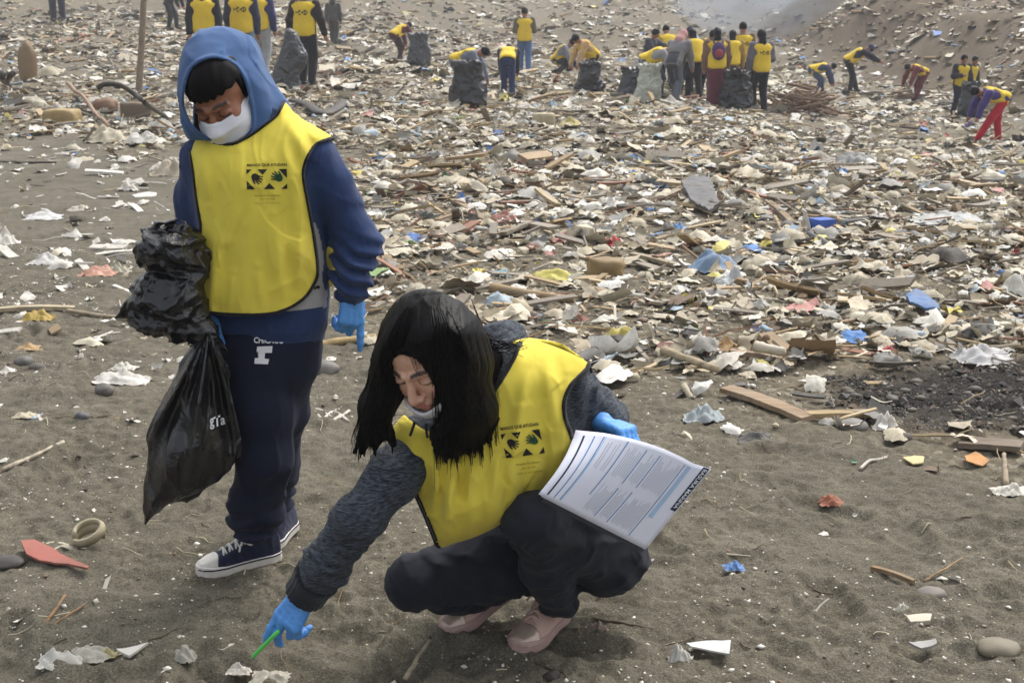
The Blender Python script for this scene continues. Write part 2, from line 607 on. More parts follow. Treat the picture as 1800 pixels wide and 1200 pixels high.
def build_ground():
    ang = np.concatenate([np.linspace(-1.6, -0.5, 40, endpoint=False), np.linspace(-0.5, 0.5, 470), np.linspace(0.5, 1.6, 41)[1:]])
    ys = np.concatenate([np.linspace(0.15, 2.15, 30, endpoint=False), np.geomspace(2.15, 9, 520, endpoint=False), np.geomspace(9, 60, 170, endpoint=False), np.geomspace(60, 420, 40)])
    A, Y = np.meshgrid(ang, ys)
    X = A * Y
    Z = Hgt(X, Y) + Hfine(X.copy(), Y) * sstep(14, 7, Y) + sstep(7, 14, Y) * 0.03 * noise2(X * 3, Y * 3, 14)
    nr, nc = X.shape
    V = np.stack([X, Y, Z], -1).reshape(-1, 3)
    i = np.arange(nr * nc).reshape(nr, nc)
    F = np.stack([i[:-1, :-1], i[:-1, 1:], i[1:, 1:], i[1:, :-1]], -1).reshape(-1, 4)
    c = np.zeros((len(V), 3), F32)
    xf, yf = V[:, 0], V[:, 1]
    c[:, 0] = litter_density(xf, yf)
    c[:, 1] = char_mask(xf, yf)
    bank = sstep(9.8, 11.2, xf + .6 * noise2(xf * .8, yf * .8, 41)) * sstep(22, 27, yf) * sstep(64, 48, yf)
    flat = np.exp(-(((xf / yf - 0.335) / 0.05) ** 2 + ((yf - 52) / 7) ** 2))
    c[:, 2] = np.clip(flat * 1.3 + .8 * bank, 0, 1)
    m, n, l, p = newmat('sand')
    pos = N(n, 'ShaderNodeNewGeometry').outputs['Position']
    at = N(n, 'ShaderNodeAttribute', attribute_name='Col')
    sep = N(n, 'ShaderNodeSeparateColor'); l.new(at.outputs['Color'], sep.inputs[0])
    big = nz(n, l, 1.3, 5, 0.6, pos); mid = nz(n, l, 9, 5, 0.65, pos); fin = nz(n, l, 160, 3, 0.7, pos)
    base = mix(n, l, ramp(n, l, big, [(0.3, 0), (0.7, 1)]), lin((111, 105, 90)), lin((131, 125, 110)))
    base = mix(n, l, ramp(n, l, mid, [(0.35, 0.0), (0.7, 0.75)]), base, lin((90, 85, 71)))
    base = mix(n, l, ramp(n, l, nz(n, l, 3.6, 6, 0.7, scaled(n, l, pos, (0.7, 1.3, 1))), [(0.44, 0.0), (0.66, 0.55)]), base, lin((84, 79, 66)))
    base = mix(n, l, ramp(n, l, fin, [(0.40, 0.0), (0.68, 0.8)]), base, lin((62, 57, 47)))
    base = mix(n, l, ramp(n, l, nz(n, l, 230, 2, 0.5, pos), [(0.62, 0.0), (0.74, 0.7)]), base, lin((166, 160, 146)))
    # ground under the litter: browner, scraps too small to model
    vor = N(n, 'ShaderNodeTexVoronoi'); vor.inputs['Scale'].default_value = 46
    l.new(scaled(n, l, pos, (1, 0.7, 1)), vor.inputs['Vector'])
    sc = N(n, 'ShaderNodeSeparateColor'); l.new(vor.outputs['Color'], sc.inputs[0])
    scrap = ramp(n, l, sc.outputs[0], [(0.0, lin((62, 54, 42))), (0.25, lin((96, 86, 68))), (0.5, lin((134, 124, 104))), (0.75, lin((110, 98, 80))), (0.92, lin((178, 170, 152))), (1.0, lin((205, 200, 188)))])
    scrap.node.color_ramp.interpolation = 'CONSTANT'
    lit = mix(n, l, 0.5, mix(n, l, mid, lin((100, 92, 77)), lin((134, 126, 109))), scrap)
    base = mix(n, l, sep.outputs[0], base, lit)
    base = mix(n, l, sep.outputs[2], base, mix(n, l, mid, lin((88, 78, 64)), lin((116, 102, 84))))
    base = mix(n, l, sep.outputs[1], base, mix(n, l, ramp(n, l, fin, [(0.5, 0), (0.75, 1)]), lin((34, 31, 28)), lin((92, 86, 78))))
    l.new(base, p.inputs['Base Color'])
    p.inputs['Roughness'].default_value = 0.95
    p.inputs['Specular IOR Level'].default_value = 0.2
    b = bump(n, l, None, mid, 0.35, 0.03)
    bump(n, l, p, nz(n, l, 75, 6, 0.75, pos), 0.7, 0.012, b)
    o = mesh_np('ground', V, F.astype(np.int32), m, None, True, c)
    tag(o, kind='structure')
    return o

ground = build_ground()

# ---------------------------------------------------------------- scraps of litter: shapes of unit size
def ico(sub):
    bm = bmesh.new()
    bmesh.ops.create_icosphere(bm, subdivisions=sub, radius=0.5)
    V = np.array([v.co[:] for v in bm.verts]); F = np.array([[v.index for v in f.verts] for f in bm.faces])
    bm.free()
    return V, F

ICO1, ICO2, ICO3 = ico(1), ico(2), ico(3)
OCT = (np.array([(1, 0, 0), (-1, 0, 0), (0, 1, 0), (0, -1, 0), (0, 0, 1), (0, 0, -1)]) * .5, np.array([(0, 2, 4), (2, 1, 4), (1, 3, 4), (3, 0, 4), (2, 0, 5), (1, 2, 5), (3, 1, 5), (0, 3, 5)]))

def p_film(r, n=7, crump=0.35):
    g = np.linspace(-0.5, 0.5, n)
    u, v = np.meshgrid(g, g)
    P = np.stack([u.ravel(), v.ravel() * r.uniform(0.5, 1.0), np.zeros(n * n)], 1)
    th = np.arctan2(P[:, 1], P[:, 0])
    k = 1 + 0.38 * perlin(np.stack([np.cos(th) * 1.9, np.sin(th) * 1.9, np.full(len(th), r.uniform(0, 99))], 1))
    P[:, :2] *= k[:, None] * 1.15
    o = r.uniform(0, 99, 3)
    P[:, 2] += crump * (np.abs(perlin(P * 2.6 + o)) * 1.2 + 0.5 * perlin(P * 6 + o))
    P[:, :2] += 0.16 * np.stack([perlin(P * 4 + o + 9), perlin(P * 4 + o + 19)], 1)
    P[:, 2] -= P[:, 2].mean()
    if r.random() < 0.5:     # folded over
        m = P[:, 0] > r.uniform(0.1, 0.25)
        x0 = P[m, 0].min()
        P[m, 2] += 0.9 * (P[m, 0] - x0); P[m, 0] = x0 + 0.3 * (P[m, 0] - x0)
    i = np.arange(n * n).reshape(n, n)
    F = np.stack([i[:-1, :-1], i[:-1, 1:], i[1:, 1:], i[1:, :-1]], -1).reshape(-1, 4)
    return P, F

def p_shard(r):
    k = r.integers(5, 8)
    th = np.sort(r.uniform(0, 6.28, k)); rad = r.uniform(0.3, 0.55, k)
    x, y = rad * np.cos(th), rad * np.sin(th) * r.uniform(0.35, 0.9)
    t = r.uniform(0.02, 0.07)
    b = r.uniform(-0.6, 0.6)
    z = b * x * x
    V = np.concatenate([np.stack([x, y, z], 1), np.stack([x, y, z + t], 1), [[0, 0, 0], [0, 0, t]]])
    F = []
    for i in range(k):
        j = (i + 1) % k
        F += [(i, j, k + j), (i, k + j, k + i), (2 * k + 1, k + i, k + j), (2 * k, j, i)]
    return V, np.array(F)

def p_stick(r, asp=None, L=4, S=4):
    x = np.linspace(-0.5, 0.5, L)
    pts = np.stack([x, r.normal(0, 0.03, L), r.normal(0, 0.015, L)], 1)
    w = asp or r.uniform(0.010, 0.04)
    V, F = tube(pts, w * r.uniform(0.7, 1.1, L), S, True)
    T = []
    for f in F:
        for k in range(1, len(f) - 1): T.append((f[0], f[k], f[k + 1]))
    return V, np.array(T)

def p_plank(r):
    nseg = 4
    w, t = r.uniform(0.07, 0.16), r.uniform(0.015, 0.035)
    V, F = [], []
    bend = r.uniform(-0.12, 0.12)
    for i in range(nseg + 1):
        x = -0.5 + i / nseg
        e = r.uniform(-0.03, 0.03) if i in (0, nseg) else 0
        z = bend * x * x
        V += [(x + e, -w, z), (x - e, w, z), (x - e * 0.4, w, z + 2 * t), (x + e * 0.7, -w, z + 2 * t)]
    for i in range(nseg):
        a, b = 4 * i, 4 * i + 4
        for k in range(4):
            k2 = (k + 1) % 4
            F += [(a + k, b + k, b + k2), (a + k, b + k2, a + k2)]
    F += [(0, 1, 2), (0, 2, 3)]
    e = 4 * nseg
    F += [(e, e + 2, e + 1), (e, e + 3, e + 2)]
    return np.array(V), np.array(F)

def p_chunk(r, src=None, amp=0.35, flat=0.6):
    V, F = src or ICO1
    o = r.uniform(0, 99, 3)
    P = V * (1 + amp * perlin(V * 3 + o)[:, None] + 0.4 * amp * perlin(V * 8 + o)[:, None])
    P[:, 2] *= flat * r.uniform(0.7, 1.2); P[:, 1] *= r.uniform(0.5, 1)
    return P, F

def p_bag(r):
    """an empty bag: a creased heap of film with pinched corners"""
    n = 7
    g = np.linspace(-1, 1, n)
    u, v = np.meshgrid(g, g)
    P = np.stack([u.ravel(), v.ravel(), np.zeros(n * n)], 1)
    rr = np.maximum(np.abs(P[:, 0]), np.abs(P[:, 1]))
    o = r.uniform(0, 99, 3)
    th = np.arctan2(P[:, 1], P[:, 0])
    edge = 1 + .45 * perlin(np.stack([np.cos(th) * 2.4, np.sin(th) * 2.4, np.full(n * n, o[0])], 1))
    P[:, 0] *= .5 * edge; P[:, 1] *= .36 * edge
    n1 = np.abs(perlin(P * 4.2 + o)); n2 = np.abs(perlin(P * 9 + o))
    P[:, 2] = r.uniform(.22, .42) * (1 - rr ** 1.6) * (.5 + 1.6 * n1) + .22 * n2 - .12 * n1
    P[:, :2] += .12 * np.stack([perlin(P * 6 + o + 5), perlin(P * 6 + o + 15)], 1)
    i = np.arange(n * n).reshape(n, n)
    F = np.stack([i[:-1, :-1], i[:-1, 1:], i[1:, 1:], i[1:, :-1]], -1).reshape(-1, 4)
    return P, F

def p_bottle(r):
    prof = [(-0.5, 0.0), (-0.5, 0.13), (-0.2, 0.14), (-0.1, 0.12), (0.15, 0.14), (0.32, 0.06), (0.42, 0.05), (0.42, 0.062), (0.5, 0.062), (0.5, 0)]
    S = 10
    a = np.arange(S) * 2 * math.pi / S
    V = np.concatenate([np.stack([np.full(S, x), rr * np.cos(a), rr * np.sin(a) * 0.8], 1) for x, rr in prof])
    V[:, 2] += 0.05 * perlin(V * 5 + r.uniform(0, 99, 3))
    F = []
    for i in range(len(prof) - 1):
        for k in range(S):
            k2 = (k + 1) % S
            F.append((i * S + k, i * S + k2, (i + 1) * S + k2, (i + 1) * S + k))
    return V, np.array(F)

def p_strip(r):
    n = 9
    pts = spline(np.stack([np.linspace(-0.5, 0.5, 4), r.normal(0, 0.2, 4), np.abs(r.normal(0, 0.1, 4))], 1), n)
    w = r.uniform(0.02, 0.05)
    V = np.concatenate([pts + [0, w, 0], pts - [0, w, 0.01]])
    F = np.array([(i, i + 1, n + i + 1, n + i) for i in range(n - 1)])
    return V, F

PR = np.random.default_rng(5)
PROTO = {
    'film': [p_film(PR, PR.integers(5, 7), PR.uniform(0.25, 0.55)) for _ in range(26)],
    'shard': [p_shard(PR) for _ in range(16)],
    'stick': [p_stick(PR) for _ in range(14)],
    'plank': [p_plank(PR) for _ in range(10)],
    'chunk': [p_chunk(PR) for _ in range(14)],
    'bag': [p_bag(PR) for _ in range(12)],
    'bottle': [p_bottle(PR) for _ in range(4)],
    'strip': [p_strip(PR) for _ in range(10)],
}
FARPROTO = {
    'film': [p_film(PR, 3 + k % 2, PR.uniform(0.25, 0.55)) for k in range(14)],
    'shard': [p_film(PR, 3, 0.15) for _ in range(8)],
    'stick': [p_stick(PR, None, 2, 3) for _ in range(8)],
    'plank': [p_stick(PR, .09, 2, 4) for _ in range(4)],
    'chunk': [p_chunk(PR, ico(1)) for _ in range(6)],
    'bag': [p_film(PR, 4, 0.7) for _ in range(8)],
    'bottle': [p_stick(PR, .14, 3, 5) for _ in range(2)],
    'strip': [p_film(PR, 3, 0.3) for _ in range(4)],
}
PAL = {
    'white plastic': ((212, 207, 194), (200, 195, 181), (224, 221, 212)),
    'cream plastic': ((196, 188, 166), (186, 176, 152), (178, 168, 144)),
    'beige': ((186, 174, 150), (176, 164, 140), (164, 152, 128)),
    'grey': ((150, 148, 140), (128, 126, 120), (170, 168, 160)),
    'pale blue': ((166, 182, 192), (140, 162, 178)),
    'brown': ((118, 96, 70), (100, 80, 58), (134, 110, 80)),
    'dark': ((48, 42, 38), (62, 54, 46), (38, 36, 36)),
    'blue': ((58, 104, 168), (70, 126, 190)),
    'red': ((170, 62, 56), (150, 50, 60)),
    'pink': ((196, 150, 142), (180, 128, 120)),
    'yellow': ((206, 190, 92), (214, 202, 120)),
    'green': ((84, 130, 100), (120, 150, 90)),
    'orange': ((196, 122, 60),),
    'tan wood': ((170, 146, 108), (150, 126, 92), (184, 164, 128)),
    'grey wood': ((140, 130, 114), (120, 110, 96)),
    'reddish wood': ((140, 98, 74), (122, 82, 62)),
    'grey stone': ((112, 110, 104), (96, 94, 90), (130, 126, 118)),
}
KINDS_L = {   # shape: (share, size log-mean, sigma, [(colour, weight)])
    'film': (0.42, 0.105, 0.42, [('white plastic', 20), ('cream plastic', 30), ('beige', 26), ('grey', 14), ('pale blue', 1.6), ('dark', 2), ('pink', 1.2), ('yellow', 1.0), ('blue', .6), ('brown', 7), ('green', 0.4), ('red', 0.4)]),
    'bag': (0.12, 0.15, 0.4, [('white plastic', 25), ('cream plastic', 35), ('beige', 15), ('grey', 12), ('pale blue', 2), ('yellow', 1.2), ('dark', 2), ('blue', .6)]),
    'shard': (0.09, 0.085, 0.4, [('white plastic', 18), ('cream plastic', 24), ('beige', 24), ('grey', 12), ('brown', 8), ('red', .8), ('blue', .7), ('yellow', .6), ('green', .6), ('orange', 0.5)]),
    'stick': (0.27, 0.22, 0.55, [('tan wood', 40), ('grey wood', 34), ('reddish wood', 7), ('dark', 6)]),
    'plank': (0.055, 0.34, 0.4, [('tan wood', 40), ('grey wood', 40), ('reddish wood', 7), ('dark', 4)]),
    'chunk': (0.10, 0.075, 0.45, [('grey stone', 12), ('brown', 18), ('beige', 26), ('dark', 8), ('white plastic', 16), ('cream plastic', 20)]),
    'bottle': (0.008, 0.22, 0.15, [('pale blue', 20), ('white plastic', 20), ('green', 8), ('cream plastic', 10)]),
    'strip': (0.047, 0.2, 0.4, [('white plastic', 20), ('cream plastic', 25), ('beige', 20), ('dark', 10), ('blue', 3), ('brown', 10)]),
}

def litter_material(name, src):
    m, n, l, p = newmat(name)
    v = objco(n)
    if src == 'object':
        c = N(n, 'ShaderNodeObjectInfo').outputs['Color']
    else:
        c = N(n, 'ShaderNodeAttribute', attribute_name='Col').outputs['Color']
        v = N(n, 'ShaderNodeNewGeometry').outputs['Position']
    g = nz(n, l, 22 if src != 'object' else 5, 5, 0.7, v)
    c = mix(n, l, ramp(n, l, g, [(0.42, 0.0), (0.75, 0.42)]), c, lin((104, 92, 70)))    # dirt
    c = mix(n, l, ramp(n, l, nz(n, l, 60 if src != 'object' else 14, 3, 0.6, v), [(0.55, 0.0), (0.72, 0.36)]), c, lin((78, 70, 56)))
    l.new(c, p.inputs['Base Color'])
    p.inputs['Roughness'].default_value = 0.62
    p.inputs['Specular IOR Level'].default_value = 0.35
    bump(n, l, p, g, 0.4, 0.01)
    return m

M_LIT = litter_material('litter_scraps', 'attr')
M_LITO = litter_material('litter_piece', 'object')

def rot_to(yaw, tilt, tdir):
    c, s = np.cos(yaw), np.sin(yaw)
    z = np.zeros_like(c); o = np.ones_like(c)
    Rz = np.stack([np.stack([c, -s, z], -1), np.stack([s, c, z], -1), np.stack([z, z, o], -1)], -2)
    ct, st = np.cos(tilt), np.sin(tilt)
    ax, ay = np.cos(tdir), np.sin(tdir)
    K = np.stack([np.stack([z, z, ay], -1), np.stack([z, z, -ax], -1), np.stack([-ay, ax, z], -1)], -2)
    I = np.eye(3)[None]
    return (I + st[:, None, None] * K + (1 - ct)[:, None, None] * (K @ K)) @ Rz

def sample_litter():
    r = np.random.default_rng(42)
    xs, ys = [], []
    for y0, y1, den in ((2.5, 5.2, 90), (5.2, 9, 240), (9, 14, 125), (14, 22, 82), (22, 34, 33), (34, 52, 17), (52, 95, 4.2)):
        n = int(den * 1.06 * (y1 ** 2 - y0 ** 2) / 2)
        y = np.sqrt(r.uniform(y0 ** 2, y1 ** 2, n))
        a = r.uniform(-0.53, 0.53, n)
        xs.append(a * y); ys.append(y)
    x, y = np.concatenate(xs), np.concatenate(ys)
    # beyond the picture's sides the field goes on, more thinly built
    for y0, y1, den in ((3, 9, 70), (9, 16, 45), (16, 30, 20), (30, 60, 6)):
        n = int(den * .5 * (y1 ** 2 - y0 ** 2) / 2)
        yy = np.sqrt(r.uniform(y0 ** 2, y1 ** 2, n)); aa = r.uniform(.53, .78, n) * np.where(r.random(n) < .5, -1, 1)
        x = np.concatenate([x, aa * yy]); y = np.concatenate([y, yy])
    d = litter_density(x, y)
    cm = char_mask(x, y)
    keep = r.random(len(x)) < np.maximum(d * (1 - 0.9 * cm), 0.13 * sstep(2.4, 3.2, y) + 0.0 * sstep(4.5, 8, y))
    # the worker's and the walker's own patch of sand stays clear
    keep &= ~((np.abs(x + 0.75) < 0.45) & (np.abs(y - 3.1) < 0.5)) & ~((np.abs(x) < 0.75) & (y < 3.3))
    return x[keep], y[keep], d[keep]

LX, LY, LD = sample_litter()
LR = np.random.default_rng(43)
nL = len(LX)
names = list(KINDS_L)
shares = np.array([KINDS_L[k][0] for k in names]); shares /= shares.sum()
LK = LR.choice(len(names), nL, p=shares)
LS = np.zeros(nL)
LC = np.empty(nL, object)
for k, nm in enumerate(names):
    m = LK == k
    _, mu, sg, cols = KINDS_L[nm]
    LS[m] = mu * np.exp(LR.normal(0, sg, m.sum()))
    w = np.array([c[1] for c in cols]); w = w / w.sum()
    LC[m] = np.array([c[0] for c in cols], object)[LR.choice(len(cols), m.sum(), p=w)]
LS *= np.interp(LY, [3, 5, 8, 14, 30, 50, 90], [0.5, 0.56, 0.66, 0.80, 1.05, 1.4, 2.0]) * np.where(LD < 0.15, np.interp(LY, [4, 7.5], [0.42, 0.85]), 1.0)
LS = np.clip(LS, 0.02, 0.6)
LS = np.where(LS / LY > 0.046, 0.046 * LY * LR.uniform(.6, 1, nL), LS)
LZ = Hgt(LX, LY) + LS * 0.06 + LR.uniform(0, 0.05, nL) * LD
LROT = rot_to(LR.uniform(0, 6.28, nL), np.abs(LR.normal(0, 0.30, nL)), LR.uniform(0, 6.28, nL))
LP = np.array([LR.integers(0, len(PROTO[names[k]])) for k in LK])
LCOL = np.stack([lin(PAL[c][LR.integers(0, len(PAL[c]))]) for c in LC]) * LR.uniform(0.78, 1.1, nL)[:, None]
bare = LD < 0.15      # what has blown on to the bare sand is mostly white film
LCOL[bare] = np.where((LR.random(bare.sum()) < .75)[:, None], lin((216, 211, 200)) * LR.uniform(.75, 1.05, bare.sum())[:, None], LCOL[bare])
LCOL = np.clip(LCOL, 0.01, 0.85)
LSCREEN = LS / LY
LQ = np.stack([LX, LY, LZ], 1)
LPX, LPY = proj(LQ)
INVIEW = (LPX > 0) & (LPX < 1800) & (LPY > 0) & (LPY < 1200)
# ---------------------------------------------------------------- litter: the largest scraps one by one, the rest as stuff
PICK = {'film': 270, 'bag': 130, 'shard': 140, 'stick': 170, 'plank': 90, 'chunk': 80, 'strip': 70, 'bottle': 40}
# what stands in front of the litter (pixel boxes): scraps behind it are not counted among the largest in view
HIDE = ((330, 60, 590, 1000), (225, 400, 420, 920), (650, 520, 1000, 1100), (950, 700, 1240, 1050))
hid = np.zeros(nL, bool)
for x0, y0, x1, y1 in HIDE:
    hid |= (LPX > x0) & (LPX < x1) & (LPY > y0) & (LPY < y1)
single = np.zeros(nL, bool)
for k, nm in enumerate(names):
    m = np.where((LK == k) & INVIEW & ~hid)[0]
    single[m[np.argsort(-LSCREEN[m])[:PICK[nm]]]] = True

def build_litter_stuff():
    far = LY > 24
    for part, nm in ((~far, 'litter'), (far, 'far_litter')):
        Vs, Fs, Cs, off = [], [], [], 0
        for k, kn in enumerate(names):
            src = FARPROTO if nm == 'far_litter' else PROTO
            for j, (PV, PF) in enumerate(src[kn]):
                m = np.where((LK == k) & (LP % len(src[kn]) == j) & ~single & part)[0]
                if not len(m): continue
                v = np.einsum('nij,vj->nvi', LROT[m], PV) * LS[m][:, None, None] + LQ[m][:, None, :]
                nv = len(PV)
                f = PF[None] + (np.arange(len(m)) * nv)[:, None, None] + off
                Vs.append(v.reshape(-1, 3)); Fs.append(f.reshape(-1, PF.shape[1]))
                Cs.append(np.repeat(LCOL[m], nv, 0))
                off += len(m) * nv
        V = np.concatenate(Vs)
        q = [f for f in Fs if f.shape[1] == 4]; t = [f for f in Fs if f.shape[1] == 3]
        F = ([np.concatenate(q)] if q else []) + ([np.concatenate(t)] if t else [])
        o = mesh_np(nm, V, F, M_LIT, None, True, np.concatenate(Cs))
        sm = getattr(o.data, 'set_sharp_from_angle', None)
        if sm: sm(angle=R(40))
        tag(o, kind='stuff')

build_litter_stuff()

FORM = {'film': ('torn {} sheeting scrap', 'plastic_scrap', 'scrap', 'torn scraps lying in the litter'),
        'bag': ('crumpled {} bag', 'plastic_bag', 'bag', 'crumpled bags lying in the litter'),
        'shard': ('flat broken {} shard', 'plastic_shard', 'shard', 'flat shards lying in the litter'),
        'stick': ('thin {} stick', 'wooden_stick', 'stick', 'loose sticks lying in the litter'),
        'plank': ('rough {} board', 'wooden_board', 'board', 'loose boards lying in the litter'),
        'chunk': ('lumpy {} fragment', 'rubble_lump', 'lump', 'lumps of rubble lying in the litter'),
        'bottle': ('empty {} bottle', 'plastic_bottle', 'bottle', 'empty bottles lying in the litter'),
        'strip': ('curled {} strip', 'plastic_strip', 'strip', 'curled strips lying in the litter')}
SCRAPS = []

def build_litter_singles():
    meshes = {}
    for i in np.where(single)[0]:
        kn = names[LK[i]]
        form, oname, cat, grp = FORM[kn]
        key = (kn, LP[i])
        if key not in meshes:
            PV, PF = PROTO[kn][LP[i]]
            o = mesh_np(oname, PV, PF, M_LITO, False, True)
            if kn in ('plank', 'shard', 'stick', 'chunk'):
                o.data.set_sharp_from_angle(angle=R(40))
            meshes[key] = o.data
            bpy.data.objects.remove(o)
        o = bpy.data.objects.new(oname, meshes[key])
        M = np.eye(4); M[:3, :3] = LROT[i] * LS[i]; M[:3, 3] = LQ[i]
        o.matrix_world = Matrix(M.tolist())
        o.color = (*LCOL[i], 1)
        COL.objects.link(o)
        tag(o, None, cat, grp)
        SCRAPS.append((o, form.format(LC[i]), LPX[i], LPY[i], LS[i], LQ[i]))

build_litter_singles()

# white shell grit and specks strewn over the near sand
def build_grit():
    r = np.random.default_rng(77)
    n = 26000
    y = np.sqrt(r.uniform(2.3 ** 2, 8.5 ** 2, n)); x = r.uniform(-0.5, 0.5, n) * y
    k = noise2(x * 1.7, y * 1.4, 61) + 0.35 * sstep(3.6, 2.5, y)
    m = r.random(n) < np.clip(0.34 + 1.9 * k + .5 * noise2(x * 6, y * 6, 63), 0.05, 1)
    x, y = x[m], y[m]; n = len(x)
    s = 0.0027 * np.exp(r.normal(0, 0.62, n)) * np.interp(y, [2.5, 8], [1, 1.35])
    z = Hgt(x, y) + Hfine(x.copy(), y.copy()) + s * 0.1
    Rm = rot_to(r.uniform(0, 6.28, n), np.abs(r.normal(0, .4, n)), r.uniform(0, 6.28, n))
    col = np.stack([lin(((232, 227, 216), (200, 190, 170), (160, 150, 132), (120, 96, 76), (60, 52, 46))[j]) for j in r.choice(5, n, p=[.52, .24, .10, .07, .07])])
    P = OCT;  V0 = P[0][:, :] * np.array([1.5, 1.0, 0.6]) * 1.6
    V0 = V0 * (1 + 0.9 * perlin(V0 * 1.7 + 5)[:, None])
    v = np.einsum('nij,vj->nvi', Rm, V0) * s[:, None, None] + np.stack([x, y, z], 1)[:, None]
    f = P[1][None] + (np.arange(n) * len(V0))[:, None, None]
    tag(mesh_np('shell_grit', v.reshape(-1, 3), f.reshape(-1, 3), M_LIT, None, True, np.repeat(col, len(V0), 0)), kind='stuff')
    # small dark twigs and straw
    n = 500
    y = np.sqrt(r.uniform(2.3 ** 2, 8 ** 2, n)); x = r.uniform(-0.5, 0.5, n) * y
    Vs, Fs, Cs = [], [], []
    for i in range(n):
        L = r.uniform(0.02, 0.11); a = r.uniform(0, 6.28)
        p = spline(np.stack([np.array([-.5, -.1, .2, .5]) * L, r.normal(0, .06, 4) * L, r.normal(0, .03, 4) * L + .003], 1), 5)
        p = p @ np.array([[math.cos(a), math.sin(a), 0], [-math.sin(a), math.cos(a), 0], [0, 0, 1]])
        p[:, 0] += x[i]; p[:, 1] += y[i]
        p[:, 2] += Hgt(p[:, 0], p[:, 1]) + Hfine(p[:, 0].copy(), p[:, 1].copy())
        V, F = tube(p, r.uniform(0.0008, 0.0024), 4, False)
        Vs.append(V); Fs.append(np.array(F) + 20 * i)
        Cs.append(np.tile(lin(((92, 76, 54), (58, 50, 40), (150, 130, 96), (190, 180, 150))[r.integers(0, 4)]), (20, 1)))
    tag(mesh_np('straw', np.concatenate(Vs), np.concatenate(Fs), M_LIT, None, True, np.concatenate(Cs)), kind='stuff')
build_grit()
# ---------------------------------------------------------------- people: shared shapes
def skin_material(name):
    m, n, l, p = newmat(name)
    c = N(n, 'ShaderNodeAttribute', attribute_name='Col').outputs['Color']
    v = objco(n)
    c = mix(n, l, 1.0, c, ramp(n, l, nz(n, l, 60, 4, 0.6, v), [(0.3, (.80, .74, .72)), (0.7, (1.0, 1.0, 1.0))]), 'MULTIPLY')
    l.new(c, p.inputs['Base Color'])
    p.inputs['Roughness'].default_value = 0.52
    p.inputs['Subsurface Weight'].default_value = 0.08
    p.inputs['Subsurface Radius'].default_value = (0.012, 0.005, 0.003)
    p.inputs['Subsurface Scale'].default_value = 0.5
    bump(n, l, p, nz(n, l, 420, 3, 0.6, v), 0.12, 0.001)
    return m

M_SKIN = skin_material('skin')
M_VEST = fabric('yellow_vest_cloth', (222, 203, 76), 0.82, 0.05, 1100, 0.38, (10, 10, 3.2), 0.1)
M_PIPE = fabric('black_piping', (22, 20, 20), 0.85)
M_NAVY = fabric('navy_sweat_cloth', (36, 54, 92), 0.95, 0.14, 900, 0.35, (22, 22, 16))
M_HOOD = fabric('blue_hood_cloth', (66, 94, 136), 0.95, 0.10, 900, 0.3, (16, 16, 16))  # sweatshirt cloth in a paler blue: light from above is put into the colour
M_GREYP = fabric('grey_sweat_panel', (160, 158, 158), 0.95, 0.08)
M_TRACK = fabric('navy_track_cloth', (20, 26, 46), 0.88, 0.14, 900, 0.3, (12, 12, 6), 0.03)
M_GLOVE = plain('blue_nitrile_glove', (84, 148, 218), 0.48, 0.06, 60, 0.25, 0, 0.45)
M_MASK = fabric('white_mask_paper', (222, 222, 226), 0.9, 0.03, 1500, 0.1)
M_HAIR = plain('black_hair', (12, 10, 10), 0.46, 0.3, 80, 0.15, 0, 0.10)
M_RUBBER = plain('white_rubber', (205, 200, 192), 0.55, 0.08, 60, 0.1)
M_CANVAS = fabric('navy_canvas', (24, 30, 54), 0.9, 0.12, 1200)
M_LACE = fabric('white_lace', (214, 212, 206), 0.9, 0.05)
M_PRINT_K = plain('black_print', (34, 30, 26), 0.8, 0.15)
M_PRINT_G = plain('green_print', (30, 74, 46), 0.8, 0.15)
M_PRINT_W = plain('white_print', (224, 224, 226), 0.7, 0.05)
M_PRINT_F = plain('faded_print', (128, 118, 40), 0.8, 0.1)

def bag_plastic(name, c=(20, 20, 23), rough=0.22):
    m, n, l, p = newmat(name)
    v = objco(n)
    p.inputs['Base Color'].default_value = (*lin(c), 1)
    p.inputs['Roughness'].default_value = rough
    p.inputs['Specular IOR Level'].default_value = 0.6
    f = nz(n, l, 9, 6, 0.6, v, 0.6)
    b = bump(n, l, None, f, 0.5, 0.03)
    bump(n, l, p, nz(n, l, 45, 3, 0.6, v, 0.5), 0.3, 0.006, b)
    return m

M_BAG = bag_plastic('black_bag_film')
M_BAGG = bag_plastic('grey_bag_film', (52, 54, 58), 0.34)

def head_local(P, c, Rm, s):
    return ((P - np.asarray(c, F32)) @ np.asarray(Rm, F32).T) / s

